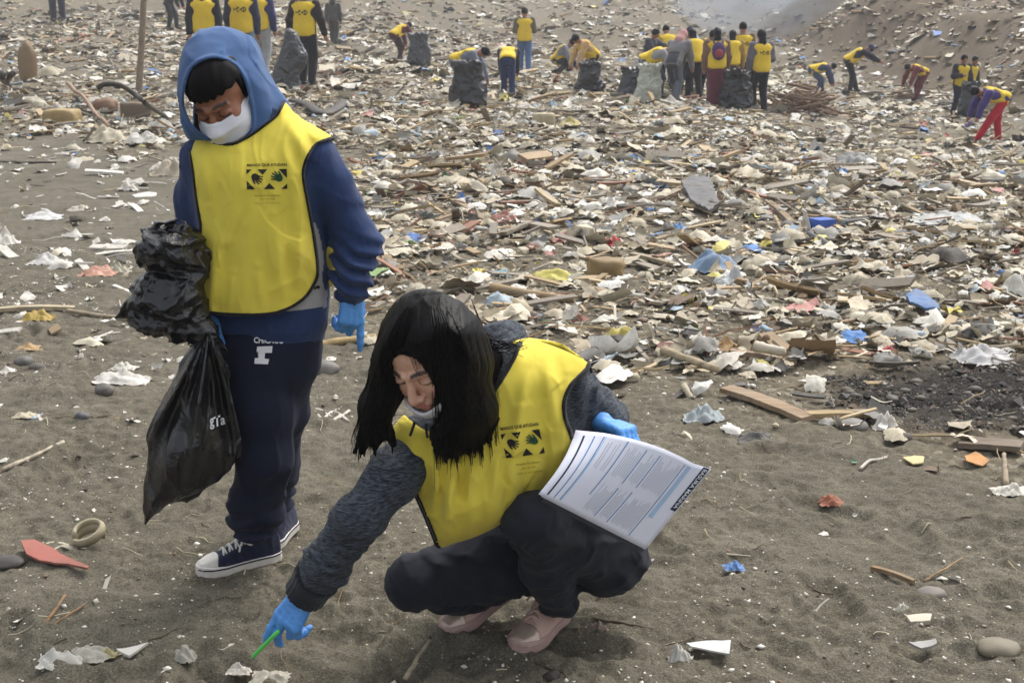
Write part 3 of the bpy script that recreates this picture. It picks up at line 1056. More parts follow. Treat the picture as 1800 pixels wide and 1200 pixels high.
def head_sdf(P, c, Rm, s=1.0, ears=True):
    q = head_local(P, c, Rm, s)
    d = ell(q, (0, -.012, .03), (.074, .093, .086))
    d = smin(d, ell(q, (0, .032, -.05), (.054, .056, .062)), .035)
    d = smin(d, ell(q, (0, .068, -.094), (.022, .020, .019)), .022)
    for sx in (-1, 1):
        d = smin(d, ell(q, (sx * .037, .054, -.032), (.028, .030, .032)), .022)
        d = smax(d, -ell(q, (sx * .031, .104, .000), (.021, .020, .015)), .014)
        d = smin(d, ell(q, (sx * .031, .0745, -.003), (.0165, .0125, .0105)), .004)
        if ears: d = smin(d, ell(q, (sx * .076, -.004, -.012), (.010, .020, .031)), .008)
        d = smin(d, ell(q, (sx * .0125, .097, -.040), (.0085, .0095, .0075)), .005)
        d = smin(d, cone(q, (sx * .012, .086, .017), (sx * .044, .070, .016), .007, .006), .012)
    d = smin(d, cone(q, (0, .083, .010), (0, .108, -.036), .0075, .0105), .009)
    d = smin(d, ell(q, (0, .086, -.064), (.024, .013, .014)), .010)
    d = smin(d, cone(q, (-.017, .0935, -.0605), (.017, .0935, -.0605), .0042, .0042), .004)
    d = smin(d, cone(q, (-.014, .0925, -.0705), (.014, .0925, -.0705), .0055, .0055), .004)
    d = smax(d, -cone(q, (-.022, .101, -.0655), (.022, .101, -.0655), .0018, .0018), .003)
    return d * s

def head_col(V, c, Rm, s, skin, lip=(150, 84, 74)):
    q = head_local(V.astype(F32), c, Rm, s)
    sk = lin(skin)
    C = np.tile(sk, (len(V), 1))
    x, y, z = q[:, 0], q[:, 1], q[:, 2]
    ax = np.abs(x)
    fr = y > 0.045
    def put(w, col):
        nonlocal C
        C = C * (1 - w[:, None]) + lin(col) * w[:, None]
    red = np.exp(-((ax - .04) / .02) ** 2 - ((z + .035) / .022) ** 2) + np.exp(-(x / .014) ** 2 - ((z + .04) / .014) ** 2)
    put(np.clip(red, 0, 1) * fr * 0.25, (178, 100, 84))
    brow = sstep(.0050, .0020, np.abs(z - (.0205 - 0.10 * np.abs(ax - .026) + .002))) * sstep(.009, .014, ax) * sstep(.052, .046, ax)
    put(brow * fr * 0.95, (26, 19, 17))
    lid = np.exp(-((ax - .031) / .018) ** 2 - ((z - .008) / .008) ** 2)
    put(np.clip(lid, 0, 1) * fr * 0.35, (110, 72, 62))
    lash = sstep(.0036, .0016, np.abs(z + .0085 + 14 * (ax - .031) ** 2 * -1)) * sstep(.0175, .0145, np.abs(ax - .031))
    put(lash * fr, (14, 10, 10))
    lips = sstep(1.15, .85, np.sqrt((x / .023) ** 2 + ((z + .066) / .0115) ** 2)) * fr * (y > .08)
    put(lips * 0.75, lip)
    return C

def hand_caps(wrist, Rm, flex, s=1.0, spread=0.10, thumb=((.028, .03, -.01), (.052, .055, -.018), (.058, .085, -.026)), mirror=1):
    """capsules of a hand: y from the wrist to the finger tips, x to the thumb, z out of its back.
    flex: four triples of joint angles (radians, curling to the palm)"""
    caps = []
    Rm = np.asarray(Rm, float); wrist = np.asarray(wrist, float)
    def w(p):
        p = np.asarray(p, float) * s; p = np.array([p[0] * mirror, p[1], p[2]])
        return wrist + p @ Rm
    caps.append((w((0, -.03, 0)), w((0, .012, 0)), .026 * s, .027 * s))
    for x in (.028, .010, -.010, -.027):
        caps.append((w((x * .55, .012, 0)), w((x, .082 - abs(x - .008) * .18, .002)), .0165 * s, .0125 * s))
    L = ((.040, .024, .020), (.045, .028, .021), (.041, .026, .021), (.032, .020, .018))
    for i, x in enumerate((.028, .010, -.010, -.027)):
        p = np.array([x, .082 - abs(x - .008) * .18, .002]); a = 0.0
        sp = spread * (1.5 - i) * .8
        for k in range(3):
            a += flex[i][k]
            q = p + L[i][k] * np.array([math.sin(sp) * math.cos(a), math.cos(sp) * math.cos(a), -math.sin(a)])
            r0, r1 = (.0105, .0095, .0088)[k] * s, (.0095, .0088, .0072)[k] * s
            caps.append((w(p), w(q), r0, r1)); p = q
    th = [(.010, .012, -.004)] + list(thumb)
    rr = (.016, .0135, .0115, .009)
    for k in range(len(th) - 1):
        caps.append((w(th[k]), w(th[k + 1]), rr[k] * s, rr[k + 1] * s))
    return caps

def caps_sdf(P, caps, k=.006):
    d = None
    for a, b, ra, rb in caps:
        e = cone(P, a, b, ra, rb)
        d = e if d is None else smin(d, e, k)
    return d

def caps_box(caps, pad=.03):
    A = np.array([c[0] for c in caps] + [c[1] for c in caps])
    return A.min(0) - pad, A.max(0) + pad

def glove(name, caps, parent, h=.0028, mat=None, wr=.0012):
    def fn(P):
        return caps_sdf(P, caps) + wr * np.abs(perlin(P * 70)) * 1.6 - .0006
    lo, hi = caps_box(caps)
    return sdf_obj(name, fn, lo, hi, h, mat or M_GLOVE, parent, 1)

def shoe_frame(heel, toe):
    """local frame of a shoe from two points under it: x side, y to the toe, z up"""
    y = np.asarray(toe, float) - np.asarray(heel, float)
    L = np.linalg.norm(y)
    return frame(y / L), L

def build_shoe(parent, heel, toe, mats, high=0.0, cap='smooth', laces=True, h=.0035, nm='shoe', label=None):
    """a laced canvas shoe; mats = (upper, sole, toe cap, lace)"""
    Rm, L = shoe_frame(heel, toe)
    k = L / 0.25
    o = np.asarray(heel, float)
    ys = np.array([-.004, .004, .03, .075, .125, .175, .215, .242, .252]) * k
    wx = np.array([.010, .024, .034, .034, .038, .046, .041, .026, .008]) * k
    def loc(P):
        return (P - o.astype(F32)) @ Rm.T.astype(F32)
    def plan(q, grow=0.0):
        hw = np.interp(q[:, 1], ys, wx) + grow
        e = np.maximum(ys[0] - q[:, 1], q[:, 1] - ys[-1])
        return np.maximum(np.abs(q[:, 0]) - hw, e) * 0.85
    def sole(P):
        q = loc(P)
        zt = (.030 + .006 * sstep(.17, .25, q[:, 1] / k)) * k
        return smax(plan(q, .003 * k), np.maximum(-q[:, 2], q[:, 2] - zt), .006 * k)
    hz = np.array([.07 + high, .088 + high, .098 + high, .095 + high, .083, .064, .052, .043, .03]) * k
    def upper(P):
        q = loc(P)
        hh = np.interp(q[:, 1], ys, hz)
        hw = np.interp(q[:, 1], ys, wx)
        t = (np.abs(q[:, 0] / hw) ** 2.4 + np.abs(q[:, 2] / hh) ** 2.4) ** (1 / 2.4)
        d = np.maximum((t - 1) * np.minimum(hw, hh), np.maximum(ys[0] + .002 - q[:, 1], q[:, 1] - ys[-1] + .004)) * .8
        d = smax(d, q[:, 2] - hh * .97, .008 * k)
        d = smax(d, .02 * k - q[:, 2], .003)
        return d + .0012 * perlin(P * 60)
    def capf(P):
        q = loc(P)
        e = .188 * k + (q[:, 0] / .05) ** 2 * .02
        return np.maximum(upper(P) - .0026, e - q[:, 1])
    C = o + np.array([0, .125 * k, .07]) @ Rm
    lo, hi = C - .2 * k - .02, C + .2 * k + .02
    s_up = sdf_obj(nm, upper, lo, hi, h, mats[0], parent, 1)
    if label: s_up['label'] = label
    def sub(n2, fn, m):
        x = sdf_obj(n2, fn, lo, hi, h, m, None, 1)
        x.data.transform(Matrix.Translation(-Vector(parent.location)))
        x.parent = s_up
        return x
    sub('sole', sole, mats[1])
    sub('toe_cap', capf, mats[2])
    # the thin dark line round the rubber
    pts = []
    yy = np.concatenate([np.linspace(.0, .249, 24), np.linspace(.249, .0, 24)]) * k
    side = np.concatenate([np.ones(24), -np.ones(24)])
    for y, sd in zip(yy, side):
        pts.append(o + np.array([sd * (np.interp(y, ys, wx) + .0034 * k), y, .026 * k]) @ Rm)
    V, F = tube(np.array(pts), .0022, 5, True)
    x = mesh_np('stripe', V - np.array(parent.location), F, M_CANVAS if mats[0] is M_CANVAS else mats[1], s_up)
    if laces:
        parts = []
        for i in range(5):
            y0 = (.175 - i * .019) * k; y1 = (.165 - i * .019) * k
            hh0 = np.interp(y0, ys, hz); hh1 = np.interp(y1, ys, hz)
            a = np.array([-.021 * k, y0, hh0 * .86]); b = np.array([0, (y0 + y1) / 2, np.interp((y0 + y1) / 2, ys, hz) + .004]); c = np.array([.021 * k, y1, hh1 * .86])
            parts.append(tube(spline([a, b, c], 7) @ Rm + o, .0032 * k, 6, True))
            parts.append(tube(spline([a * [-1, 1, 1], b + [0, 0, .002], c * [-1, 1, 1]], 7) @ Rm + o, .0032 * k, 6, True))
        y0 = .09 * k; zt = np.interp(y0, ys, hz)
        for sd in (-1, 1):
            lp = [(0, y0, zt + .004), (sd * .022, y0 + .01, zt + .012), (sd * .040, y0 + .012, zt - .008), (sd * .026, y0 + .022, zt - .004), (0, y0 + .004, zt + .005), (sd * .020, y0 + .036, zt - .006), (sd * .036, y0 + .05, zt - .024)]
            parts.append(tube(spline(np.array(lp) * k, 22) @ Rm + o, .0030 * k, 6, True))
        V, F = join(parts)
        mesh_np('lace', V - np.array(parent.location), F, mats[3], s_up)
    return s_up

# ---------------------------------------------------------------- prints laid on cloth
def bvh_of(o):
    me = o.data
    M = o.matrix_world if o.parent is None else Matrix.Translation(o.parent.location) if o.parent.parent is None else Matrix.Identity(4)
    vs = [M @ v.co for v in me.vertices]
    return BVHTree.FromPolygons(vs, [tuple(p.vertices) for p in me.polygons])

def decal(name, tris2d, pts2d, bvh, mat, parent, off=.0016):
    """flat print: 2-D points given as photograph pixels, laid on the cloth they were seen on"""
    V, ok = [], []
    c = Vector((0, 0, CAM_H))
    for (px, py) in pts2d:
        d = Vector(W(px, py, 3.0)) - c
        d.normalize()
        hit, nrm, _, dist = bvh.ray_cast(c, d)
        ok.append(hit is not None)
        V.append((hit - d * off) if hit else Vector((0, 0, 0)))
    F = [t for t in tris2d if all(ok[i] for i in t)]
    if not F: return None
    p = Vector(parent.location)
    V = np.array([v - p for v in V])
    use = sorted({i for t in F for i in t}); mp = {i: k for k, i in enumerate(use)}
    return mesh_np(name, V[use], [tuple(mp[i] for i in t) for t in F], mat, parent, True)

def tri_fill(polys, maxlen):
    """triangulated and subdivided polygons -> (pts2d, tris)"""
    bm = bmesh.new()
    for poly in polys:
        vs = [bm.verts.new((x, y, 0)) for x, y in poly]
        try: bm.faces.new(vs)
        except ValueError: pass
    bmesh.ops.triangulate(bm, faces=bm.faces[:])
    for _ in range(4):
        es = [e for e in bm.edges if e.calc_length() > maxlen]
        if not es: break
        bmesh.ops.subdivide_edges(bm, edges=es, cuts=1)
        bmesh.ops.triangulate(bm, faces=[f for f in bm.faces if len(f.verts) > 3])
    bm.verts.index_update()
    P = [(v.co.x, v.co.y) for v in bm.verts]; T = [tuple(v.index for v in f.verts) for f in bm.faces]
    bm.free()
    return P, T

def text_poly(s, bold=0.0, shear=0.0):
    """a line of lettering as triangles, unit height, starting at the origin"""
    cu = bpy.data.curves.new('lettering', 'FONT')
    cu.body = s; cu.size = 1.0; cu.offset = bold; cu.shear = shear
    cu.resolution_u = 2
    o = bpy.data.objects.new('lettering', cu)
    COL.objects.link(o)
    dg = bpy.context.evaluated_depsgraph_get()
    me = bpy.data.meshes.new_from_object(o.evaluated_get(dg))
    bm = bmesh.new(); bm.from_mesh(me)
    bmesh.ops.triangulate(bm, faces=bm.faces[:])
    bm.verts.index_update()
    P = np.array([v.co[:2] for v in bm.verts]); T = [tuple(v.index for v in f.verts) for f in bm.faces]
    bm.free()
    bpy.data.objects.remove(o); bpy.data.curves.remove(cu); bpy.data.meshes.remove(me)
    return P, T

def text_px(s, p0, p1, height, **kw):
    """lettering fitted along the pixel line p0..p1 with the given pixel height (y down)"""
    P, T = text_poly(s, **kw)
    p0 = np.array(p0, float); p1 = np.array(p1, float)
    x0, x1 = P[:, 0].min(), P[:, 0].max(); y0, y1 = P[:, 1].min(), P[:, 1].max()
    u = (P[:, 0] - x0) / (x1 - x0); v = (P[:, 1] - y0) / (y1 - y0)
    d = p1 - p0; n = np.array([d[1], -d[0]]) / np.linalg.norm(d)
    return p0 + u[:, None] * d + v[:, None] * height * n, T

def emblem(parent, bvh, org, ex, ey, faint=True, back=False):
    """the printed emblem: two hands in a frame of black wedges, a line of lettering above, small print below.
    org = pixel of its upper left corner, ex / ey = pixel vectors along its width and height"""
    org, ex, ey = (np.array(v, float) for v in (org, ex, ey))
    def mp(pts): return [tuple(org + u * ex + v * ey) for u, v in pts]
    wedges = [[(0, 0), (.13, 0), (0, .24)], [(.27, 0), (.52, 0), (.40, .28)], [(.80, 0), (1, 0), (1, .46)],
              [(0, .56), (0, 1), (.2, 1)], [(.42, 1), (.56, .70), (.70, 1)], [(.85, 1), (1, .74), (1, 1)]]
    for w in wedges:
        P, T = tri_fill([mp(w)], 9)
        decal('print', T, P, bvh, M_PRINT_K, parent)
    def hand_print(cx, cy, ang, sc, flip):
        """a palm and five spread fingers"""
        d = np.array([math.cos(ang), math.sin(ang)]); q = np.array([-d[1], d[0]]) * flip
        U = np.array([1 / np.linalg.norm(ex), 1 / np.linalg.norm(ey)])
        def m(a, b): return tuple(np.array([cx, cy]) + (d * a + q * b) * sc * U)
        polys = [[m(7.2 * math.cos(t) - .5, 6.4 * math.sin(t)) for t in np.linspace(0, 2 * math.pi, 11)[:-1]]]
        for b0, an, L in ((-4.6, -.42, 7.2), (-1.7, -.13, 8.8), (1.4, .12, 8.6), (4.3, .38, 6.8)):
            c, s_ = math.cos(an), math.sin(an)
            polys.append([m(4 - s_ * w * .0 + c * l - s_ * w, b0 + s_ * l + c * w) for l, w in ((0, -1.45), (L, -1.1), (L + 1.2, 0), (L, 1.1), (0, 1.45))])
        polys.append([m(-3, -5), m(1, -6), m(5.5, -9.6), (m(4.6, -11.2)), m(0, -9.2), m(-5, -5)])
        return [mp(p) for p in polys]
    for pol, mt in ((hand_print(.22, .40, .52, 1.02, -1), M_PRINT_K), (hand_print(.79, .44, math.pi + .42, 1.02, -1), M_PRINT_G)):
        for one in pol:
            P, T = tri_fill([one], 9)
            decal('print', T, P, bvh, mt, parent)
    if faint:
        a = org + ex * .02 - ey * .12; b = org + ex * 1.0 - ey * .12
        P, T = text_px('MANOS QUE AYUDAN', a, b, np.linalg.norm(ey) * .17, bold=.02)
        decal('lettering', T, P, bvh, M_PRINT_K, parent)
        for v0, u0, u1, hh, s in ((1.38, .2, .82, .11, 'limpia la playa'), (1.55, .33, .70, .07, 'por un mar'), (1.74, .18, .82, .08, 'sano y sin basura')):
            P, T = text_px(s, org + ex * u0 + ey * v0, org + ex * u1 + ey * v0, np.linalg.norm(ey) * hh)
            decal('lettering', T, P, bvh, M_PRINT_F, parent)

def pillow(P, poly, Y0, k=1.0, tmax=.1, soft=.05, shift=None):
    """a cushion whose outline is the polygon (photograph pixels, measured at depth Y0); thick in the middle"""
    u, v = proj(P)
    sc = mpp(Y0)
    d = poly2(u, v, poly) * sc
    t = tmax * np.sqrt(np.clip(-d / soft, 0, 1)) * k
    yc = Y0 if shift is None else Y0 + shift(u, v)
    e = np.abs(P[:, 1] - yc) - t
    return np.where(d > 0, np.sqrt(d * d + np.maximum(e, 0) ** 2), np.maximum(e * .55, d))
# ---------------------------------------------------------------- the walking boy
def build_boy():
    Y0 = 3.17
    foot = G(415, 992)
    root = empty('person', (float(W(440, 990, Y0)[0]), Y0, float(Hgt(-.65, Y0))), 'person in blue hooded top, face mask and yellow vest walking with a black bag', 'person', None)
    def S(px, py, dy=0.0): return W(px, py, Y0 + dy)
    Z = lambda py: W(0, py, Y0)[2]
    X = lambda px, py: W(px, py, Y0)[0]
    def sections(rows):
        rows = sorted(rows, key=lambda r: -r[0])
        s = np.array([Z(r[0]) for r in rows])
        xl = np.array([X(r[1], r[0]) for r in rows]); xr = np.array([X(r[2], r[0]) for r in rows])
        return s, (xl + xr) / 2, np.array([r[3] for r in rows]) + Y0, (xr - xl) / 2, np.array([r[4] for r in rows])
    body = sections([(604, 372, 571, .02, .105), (575, 362, 574, .02, .112), (540, 352, 577, .02, .115), (480, 348, 574, .02, .115), (400, 347, 566, .015, .115),
                     (330, 338, 572, .01, .118), (290, 338, 576, .01, .112), (255, 348, 574, .015, .098), (235, 368, 545, .02, .085), (214, 398, 508, .02, .072), (190, 425, 492, .02, .06)])
    I3 = np.eye(3)
    def torso(P): return loft(P, (0, 0, 0), I3, *body)
    armL = [S(553, 272, .0), S(584, 340, .02), S(627, 428, .03), S(619, 490, -.01), S(618, 514, -.02)]
    rL = [.051, .056, .056, .044, .036]
    armR = [S(358, 282, .02), S(350, 350, .06), S(345, 420, .07), S(362, 510, .0), S(366, 545, -.04)]
    rR = [.056, .052, .052, .044, .036]
    def folds(P, pts, amp):
        w = perlin(P * np.array([18, 18, 46], F32)) + .5 * perlin(P * np.array([30, 30, 80], F32))
        return amp * w
    Ce, Cw = armL[2].astype(F32), armL[3].astype(F32)
    def sweat(P):
        d = torso(P)
        a = chain(P, armL, rL, .03)
        near = np.exp(-((P[:, 2] - Cw[2] - .02) / .07) ** 2) * (P[:, 0] > X(575, 400))
        a = a + near * .010 * np.sin((P[:, 2] + .5 * P[:, 0]) * 150 + 4 * perlin(P * 14)) + .006 * perlin(P * np.array([14, 14, 20], F32))
        d = smin(d, a, .025)
        d = smin(d, chain(P, armR, rR, .03) + .005 * perlin(P * 22), .025)
        band = np.exp(-((P[:, 2] - Z(590)) / .016) ** 2)
        d = d + .006 * band + .004 * perlin(P * np.array([12, 12, 7], F32)) * sstep(Z(300), Z(420), P[:, 2])
        return d + creases(P, (12, 12, 9), .006, 2)
    lo = S(300, 625, -.2); hi = S(700, 165, .26)
    lo = np.minimum(lo, hi) ; lo[2] = Z(625); hi = S(690, 165, .26)
    lo[0] = X(300, 620)
    # body of cloth: blue, with the pale panel round the waist
    sweat_o = sdf_obj('sweatshirt', sweat, lo, hi, .0064, M_NAVY, root, 1)
    sweat_o.data.materials.append(M_GREYP)
    me = sweat_o.data
    rt = np.array(root.location)
    cen = np.zeros(len(me.polygons) * 3); me.polygons.foreach_get('center', cen)
    cen = cen.reshape(-1, 3) + rt
    u, v = proj(cen)
    pan = (v > 392) & (v < 549 - (u - 480) * .10) & (u < 577) & (cen[:, 0] > X(480, 480)) & (cen[:, 1] < Y0 + .12) & (u < 575)
    arm_d = chain(cen.astype(F32), armL, [r + .012 for r in rL], .03)
    pan &= arm_d > 0.012
    mi = np.where(pan, 1, 0).astype(np.int32)
    me.polygons.foreach_set('material_index', mi); me.update()
    # trousers
    legF = [S(440, 610, -.01), S(458, 720, -.03), S(466, 806, -.05), S(452, 884, -.02), S(449, 968, .0)]
    rF = [.092, .084, .067, .065, .062]
    legB = [S(503, 610, .03), S(491, 720, .07), S(478, 820, .14), S(476, 890, .20), S(482, 952, .22)]
    rB = [.086, .072, .064, .060, .058]
    hips = sections([(690, 392, 532, .02, .08), (660, 386, 555, .02, .10), (620, 382, 562, .02, .11), (585, 385, 562, .02, .105)])
    def trousers(P):
        d = smin(chain(P, legF, rF, .03), chain(P, legB, rB, .03), .03)
        d = smin(d, loft(P, (0, 0, 0), I3, *hips), .03)
        bag = sstep(Z(840), Z(930), P[:, 2])
        d = d + bag * .011 * np.sin(P[:, 2] * 105 + 1.2 * np.sin(P[:, 0] * 40) + 3.5 * perlin(P * 9)) + .006 * perlin(P * np.array([9, 9, 4], F32)) + .003 * perlin(P * np.array([26, 26, 9], F32))
        return d + creases(P, (11, 9, 5), .007, 5) + creases(P, (8, 8, 16), .005, 1) * (.3 + bag)
    tr = sdf_obj('trousers', trousers, S(340, 985, -.2), np.array([X(590, 700), Y0 + .42, Z(582)]), .0064, M_TRACK, root, 1)
    # shoes
    g1 = G(488, 990); g0 = G(352, 1000)
    h1 = W(492, 985, float(g1[1]) + .02); h1[2] = Hgt(h1[0], h1[1]) + .004
    t1 = np.array([h1[0] - .200, h1[1] - .115, Hgt(h1[0] - .2, h1[1] - .12) + .004])
    build_shoe(root, h1, t1, (M_CANVAS, M_RUBBER, M_RUBBER, M_LACE), 0.005)
    h2 = G(505, 952) + np.array([.0, .10, .006]); t2 = h2 + np.array([-.05, -.20, 0])
    build_shoe(root, h2, t2, (M_CANVAS, M_RUBBER, M_RUBBER, M_LACE), 0.0, laces=False)
    # head: one continuous figure of skin (head, neck, the forearms in the sleeves)
    hc = S(392, 168, -.02)
    Rh = frame((-.14, -.80, -.55), roll=R(-14))
    hs_ = 0.97
    def skin(P):
        d = head_sdf(P, hc, Rh, hs_, False)
        d = smin(d, cone(P, hc + np.array([.01, .03, -.05]), S(440, 240, .03), .05, .055), .02)
        d = np.minimum(d, chain(P, [armL[1], armL[2], S(618, 520, -.02)], [.03, .03, .022], .02))
        d = np.minimum(d, chain(P, [armR[1], armR[2], S(366, 552, -.04)], [.03, .03, .022], .02))
        d = np.minimum(d, cone(P, S(440, 240, .03), S(455, 300, .03), .055, .09))
        d = np.minimum(d, cone(P, S(455, 300, .03), armL[1], .09, .03)); d = np.minimum(d, cone(P, S(455, 300, .03), armR[1], .09, .03))
        return d
    lo = np.array([X(320, 300), Y0 - .2, Z(545)]); hi = np.array([X(660, 300), Y0 + .2, Z(70)])
    sdf_obj('body', skin, lo, hi, .0040, M_SKIN, root, 1, lambda V: head_col(V, hc, Rh, hs_, (158, 106, 78)))
    # fringe and hair under the hood
    def hair(P):
        q = head_local(P, hc, Rh, hs_)
        d = ell(q, (0, -.010, .036), (.079, .100, .089)) + .003 * perlin(q * np.array([70, 30, 12], F32))
        cut = np.minimum(q[:, 1] - .02, -(q[:, 2] - (.043 + .5 * (q[:, 0] + .01) ** 2 + .0035 * np.sin(q[:, 0] * 330 + 1))))
        return smax(d, np.minimum(.06 - q[:, 1] * 0 - 1, 1) * 0 + smax(cut, -1.0 + 0 * cut, .01), .006)
    sdf_obj('hair', hair, hc - .14, hc + .16, .0036, M_HAIR, root, 1)
    # mask
    def mask(P):
        q = head_local(P, hc, Rh, hs_)
        o = ell(q, (0, .030, -.052), (.077, .084, .074))
        o = smin(o, cone(q, (0, .08, -.02), (0, .112, -.035), .014, .012), .03)
        o = o + .0034 * (np.abs(np.sin(q[:, 2] * 95 + .4)) - .6) * sstep(.066, .05, np.abs(q[:, 0]))
        sh = np.maximum(o, -(o + .007))
        top = q[:, 2] - (-.016 + .10 * np.abs(q[:, 0]) + .006 * sstep(.025, 0, np.abs(q[:, 0])))
        sh = np.maximum(sh, top)
        sh = np.maximum(sh, np.maximum(-.118 - q[:, 2], -.008 - q[:, 1]))
        return sh
    sdf_obj('face_mask', mask, hc - .15, hc + .15, .0028, M_MASK, root, 1, keep=200)
    for sx in (-1, 1):
        p = np.array([(sx * .062, .045, -.035), (sx * .076, .012, -.008), (sx * .082, -.012, .012)]) * hs_
        V, F = tube(spline(p, 8) @ Rh + hc, .0016, 6)
        mesh_np('mask_loop', V - rt, F, M_MASK, root)
    # hood
    op = [(324, 148), (338, 116), (372, 100), (408, 109), (431, 138), (443, 186), (446, 222), (438, 240), (404, 254), (378, 252), (340, 226), (321, 186)]
    op = smooth_poly(op)
    sc = mpp(Y0, 1.1)
    def outer(P):
        d = ell(P, S(381, 156, .015), (.094, .130, .134))
        d = smin(d, ell(P, S(388, 101, .06), (.080, .09, .062)), .05)
        d = smin(d, cone(P, S(402, 112, .05), S(466, 206, .06), .068, .070), .05)
        d = smin(d, cone(P, S(428, 150, -.015), S(452, 222, -.005), .040, .055), .04)
        d = smin(d, cone(P, S(380, 215, .0), S(410, 235, .0), .075, .065), .05)
        return d + .004 * perlin(P * np.array([11, 11, 9], F32)) + .002 * perlin(P * 32) + creases(P, (10, 10, 7), .006, 4)
    def hood(P):
        o = outer(P)
        sh = np.maximum(o, -(o + .012))
        u, v = proj(P)
        cut = poly2(u, v, op) * sc
        fr = P[:, 1] - (Y0 + .035)
        c = np.maximum(cut, fr)                    # the opening, in front of the head only
        lip = np.sqrt(np.maximum(np.abs(cut) - .0, 0) ** 2 + np.maximum(np.abs(o + .004) - .004, 0) ** 2) - .0048
        lip = np.maximum(lip, fr)
        low = (Z(243) - P[:, 2])
        return smin(np.maximum(smax(sh, -c, .004), low), np.maximum(lip, low), .005)
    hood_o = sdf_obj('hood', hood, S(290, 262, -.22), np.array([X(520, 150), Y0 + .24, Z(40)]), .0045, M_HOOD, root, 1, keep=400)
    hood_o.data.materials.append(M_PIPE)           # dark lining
    me = hood_o.data
    cen = np.zeros(len(me.polygons) * 3); me.polygons.foreach_get('center', cen)
    cen = (cen.reshape(-1, 3) + rt).astype(F32)
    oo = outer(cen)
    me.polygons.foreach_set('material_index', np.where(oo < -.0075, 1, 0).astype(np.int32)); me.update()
    # gloves
    wl = S(618, 516, -.02)
    Rl = frame((-.05, -.08, -1.0), up=(.55, -.85, 0))          # fingers down, back of the hand to the front
    fl = [(.05, .12, .08), (.75, 1.1, .6), (.85, 1.2, .7), (.8, 1.1, .6)]
    Rl = np.stack([-Rl[0], Rl[1], Rl[2]])
    glove('glove', hand_caps(wl, Rl, fl, .92, .08, ((.030, .03, -.008), (.040, .055, -.016), (.040, .080, -.022))), root)
    wr = S(366, 548, -.05)
    Rr = frame((.12, -.5, -.85), up=(-.3, -.8, .4))
    glove('glove', hand_caps(wr, Rr, [(1.0, 1.3, .8)] * 4, .9, .04, ((.03, .03, -.02), (.03, .05, -.04), (.012, .062, -.05))), root)
    # vest: a bib front and back, open at the sides
    vest_s = sections([(560, 336, 562, -.012, .120), (500, 332, 566, -.012, .124), (420, 338, 566, -.010, .128), (340, 334, 580, .0, .130), (290, 330, 588, .005, .124),
                       (262, 336, 590, .010, .110), (240, 350, 580, .015, .096), (222, 385, 545, .018, .084), (200, 415, 512, .02, .074), (180, 425, 500, .02, .07)])
    front = [(376, 250), (352, 240), (333, 238), (331, 258), (338, 300), (343, 345), (352, 395), (349, 430), (340, 480), (337, 512), (346, 537), (368, 549), (430, 553), (488, 549), (530, 528),
             (552, 500), (559, 474), (552, 415), (540, 350), (533, 305), (541, 275), (558, 252), (590, 238), (580, 214), (548, 190), (508, 172), (498, 182), (486, 203), (462, 222), (440, 238), (408, 253)]
    front = [tuple(p) for p in smooth_poly(front, 3)]
    backp = [(333, 238), (334, 300), (346, 345), (356, 400), (350, 470), (352, 520), (400, 540), (500, 540), (560, 520), (590, 498), (597, 470), (592, 420), (566, 350), (548, 300), (560, 262), (592, 238), (580, 210), (540, 182), (470, 170), (380, 200)]
    def vouter(P):
        d = loft(P, (0, 0, 0), I3, *vest_s)
        t = sstep(Z(270), Z(520), P[:, 2])
        w = perlin(np.stack([P[:, 0] * 17 + P[:, 2] * 2.5, P[:, 1] * 6, P[:, 2] * 2.2], 1)) + .5 * perlin(np.stack([P[:, 0] * 34 - P[:, 2] * 5, P[:, 1] * 9, P[:, 2] * 3.5 + 7], 1))
        d = d + (.003 + .012 * t) * w
        # drag folds from the shoulder and the neck
        u, v = proj(P)
        for (ax, ay, bx, by, am, wd) in ((500, 195, 552, 300, .012, 13), (420, 262, 405, 420, .008, 12), (352, 262, 368, 360, .009, 11), (535, 215, 560, 250, .008, 9), (385, 430, 372, 545, .010, 13), (480, 380, 500, 540, .009, 12), (455, 470, 462, 550, .008, 10), (530, 400, 520, 520, .008, 10), (410, 480, 402, 550, .008, 9), (500, 230, 520, 380, .007, 12), (440, 270, 432, 540, .006, 16)):
            ex, ey = bx - ax, by - ay; L2 = ex * ex + ey * ey
            tt = np.clip(((u - ax) * ex + (v - ay) * ey) / L2, 0, 1)
            dd = (u - ax - tt * ex) ** 2 + (v - ay - tt * ey) ** 2
            d = d - 1.35 * am * np.exp(-dd / wd ** 2) * np.sin(np.pi * np.clip(tt, .06, .94)) ** .7
        return d + creases(P, (13, 8, 3.4), .0075, 3) * sstep(Z(250), Z(330), P[:, 2]) + creases(P, (24, 10, 9), .0035, 8)
    def vest_part(poly, fr):
        def fn(P):
            o = vouter(P) if fr else smin(vouter(P), ell(P, S(571, 458, .11), (.042, .06, .10)), .03)
            u, v = proj(P)
            e = poly2(u, v, poly) * sc
            side = (P[:, 1] - (Y0 + .03)) if fr else ((Y0 + .03) - P[:, 1])
            return np.maximum(np.maximum(np.maximum(o, -(o + .013)), e), side)
        return fn
    lo = np.array([X(318, 560), Y0 - .22, Z(566)]); hi = np.array([X(612, 240), Y0 + .24, Z(160)])
    vf = sdf_obj('vest', vest_part(front, True), lo, hi, .0042, M_VEST, root, 1, keep=400)
    vb = sdf_obj('vest_back', vest_part(backp, False), lo, hi, .0068, M_VEST, root, 1, keep=400)
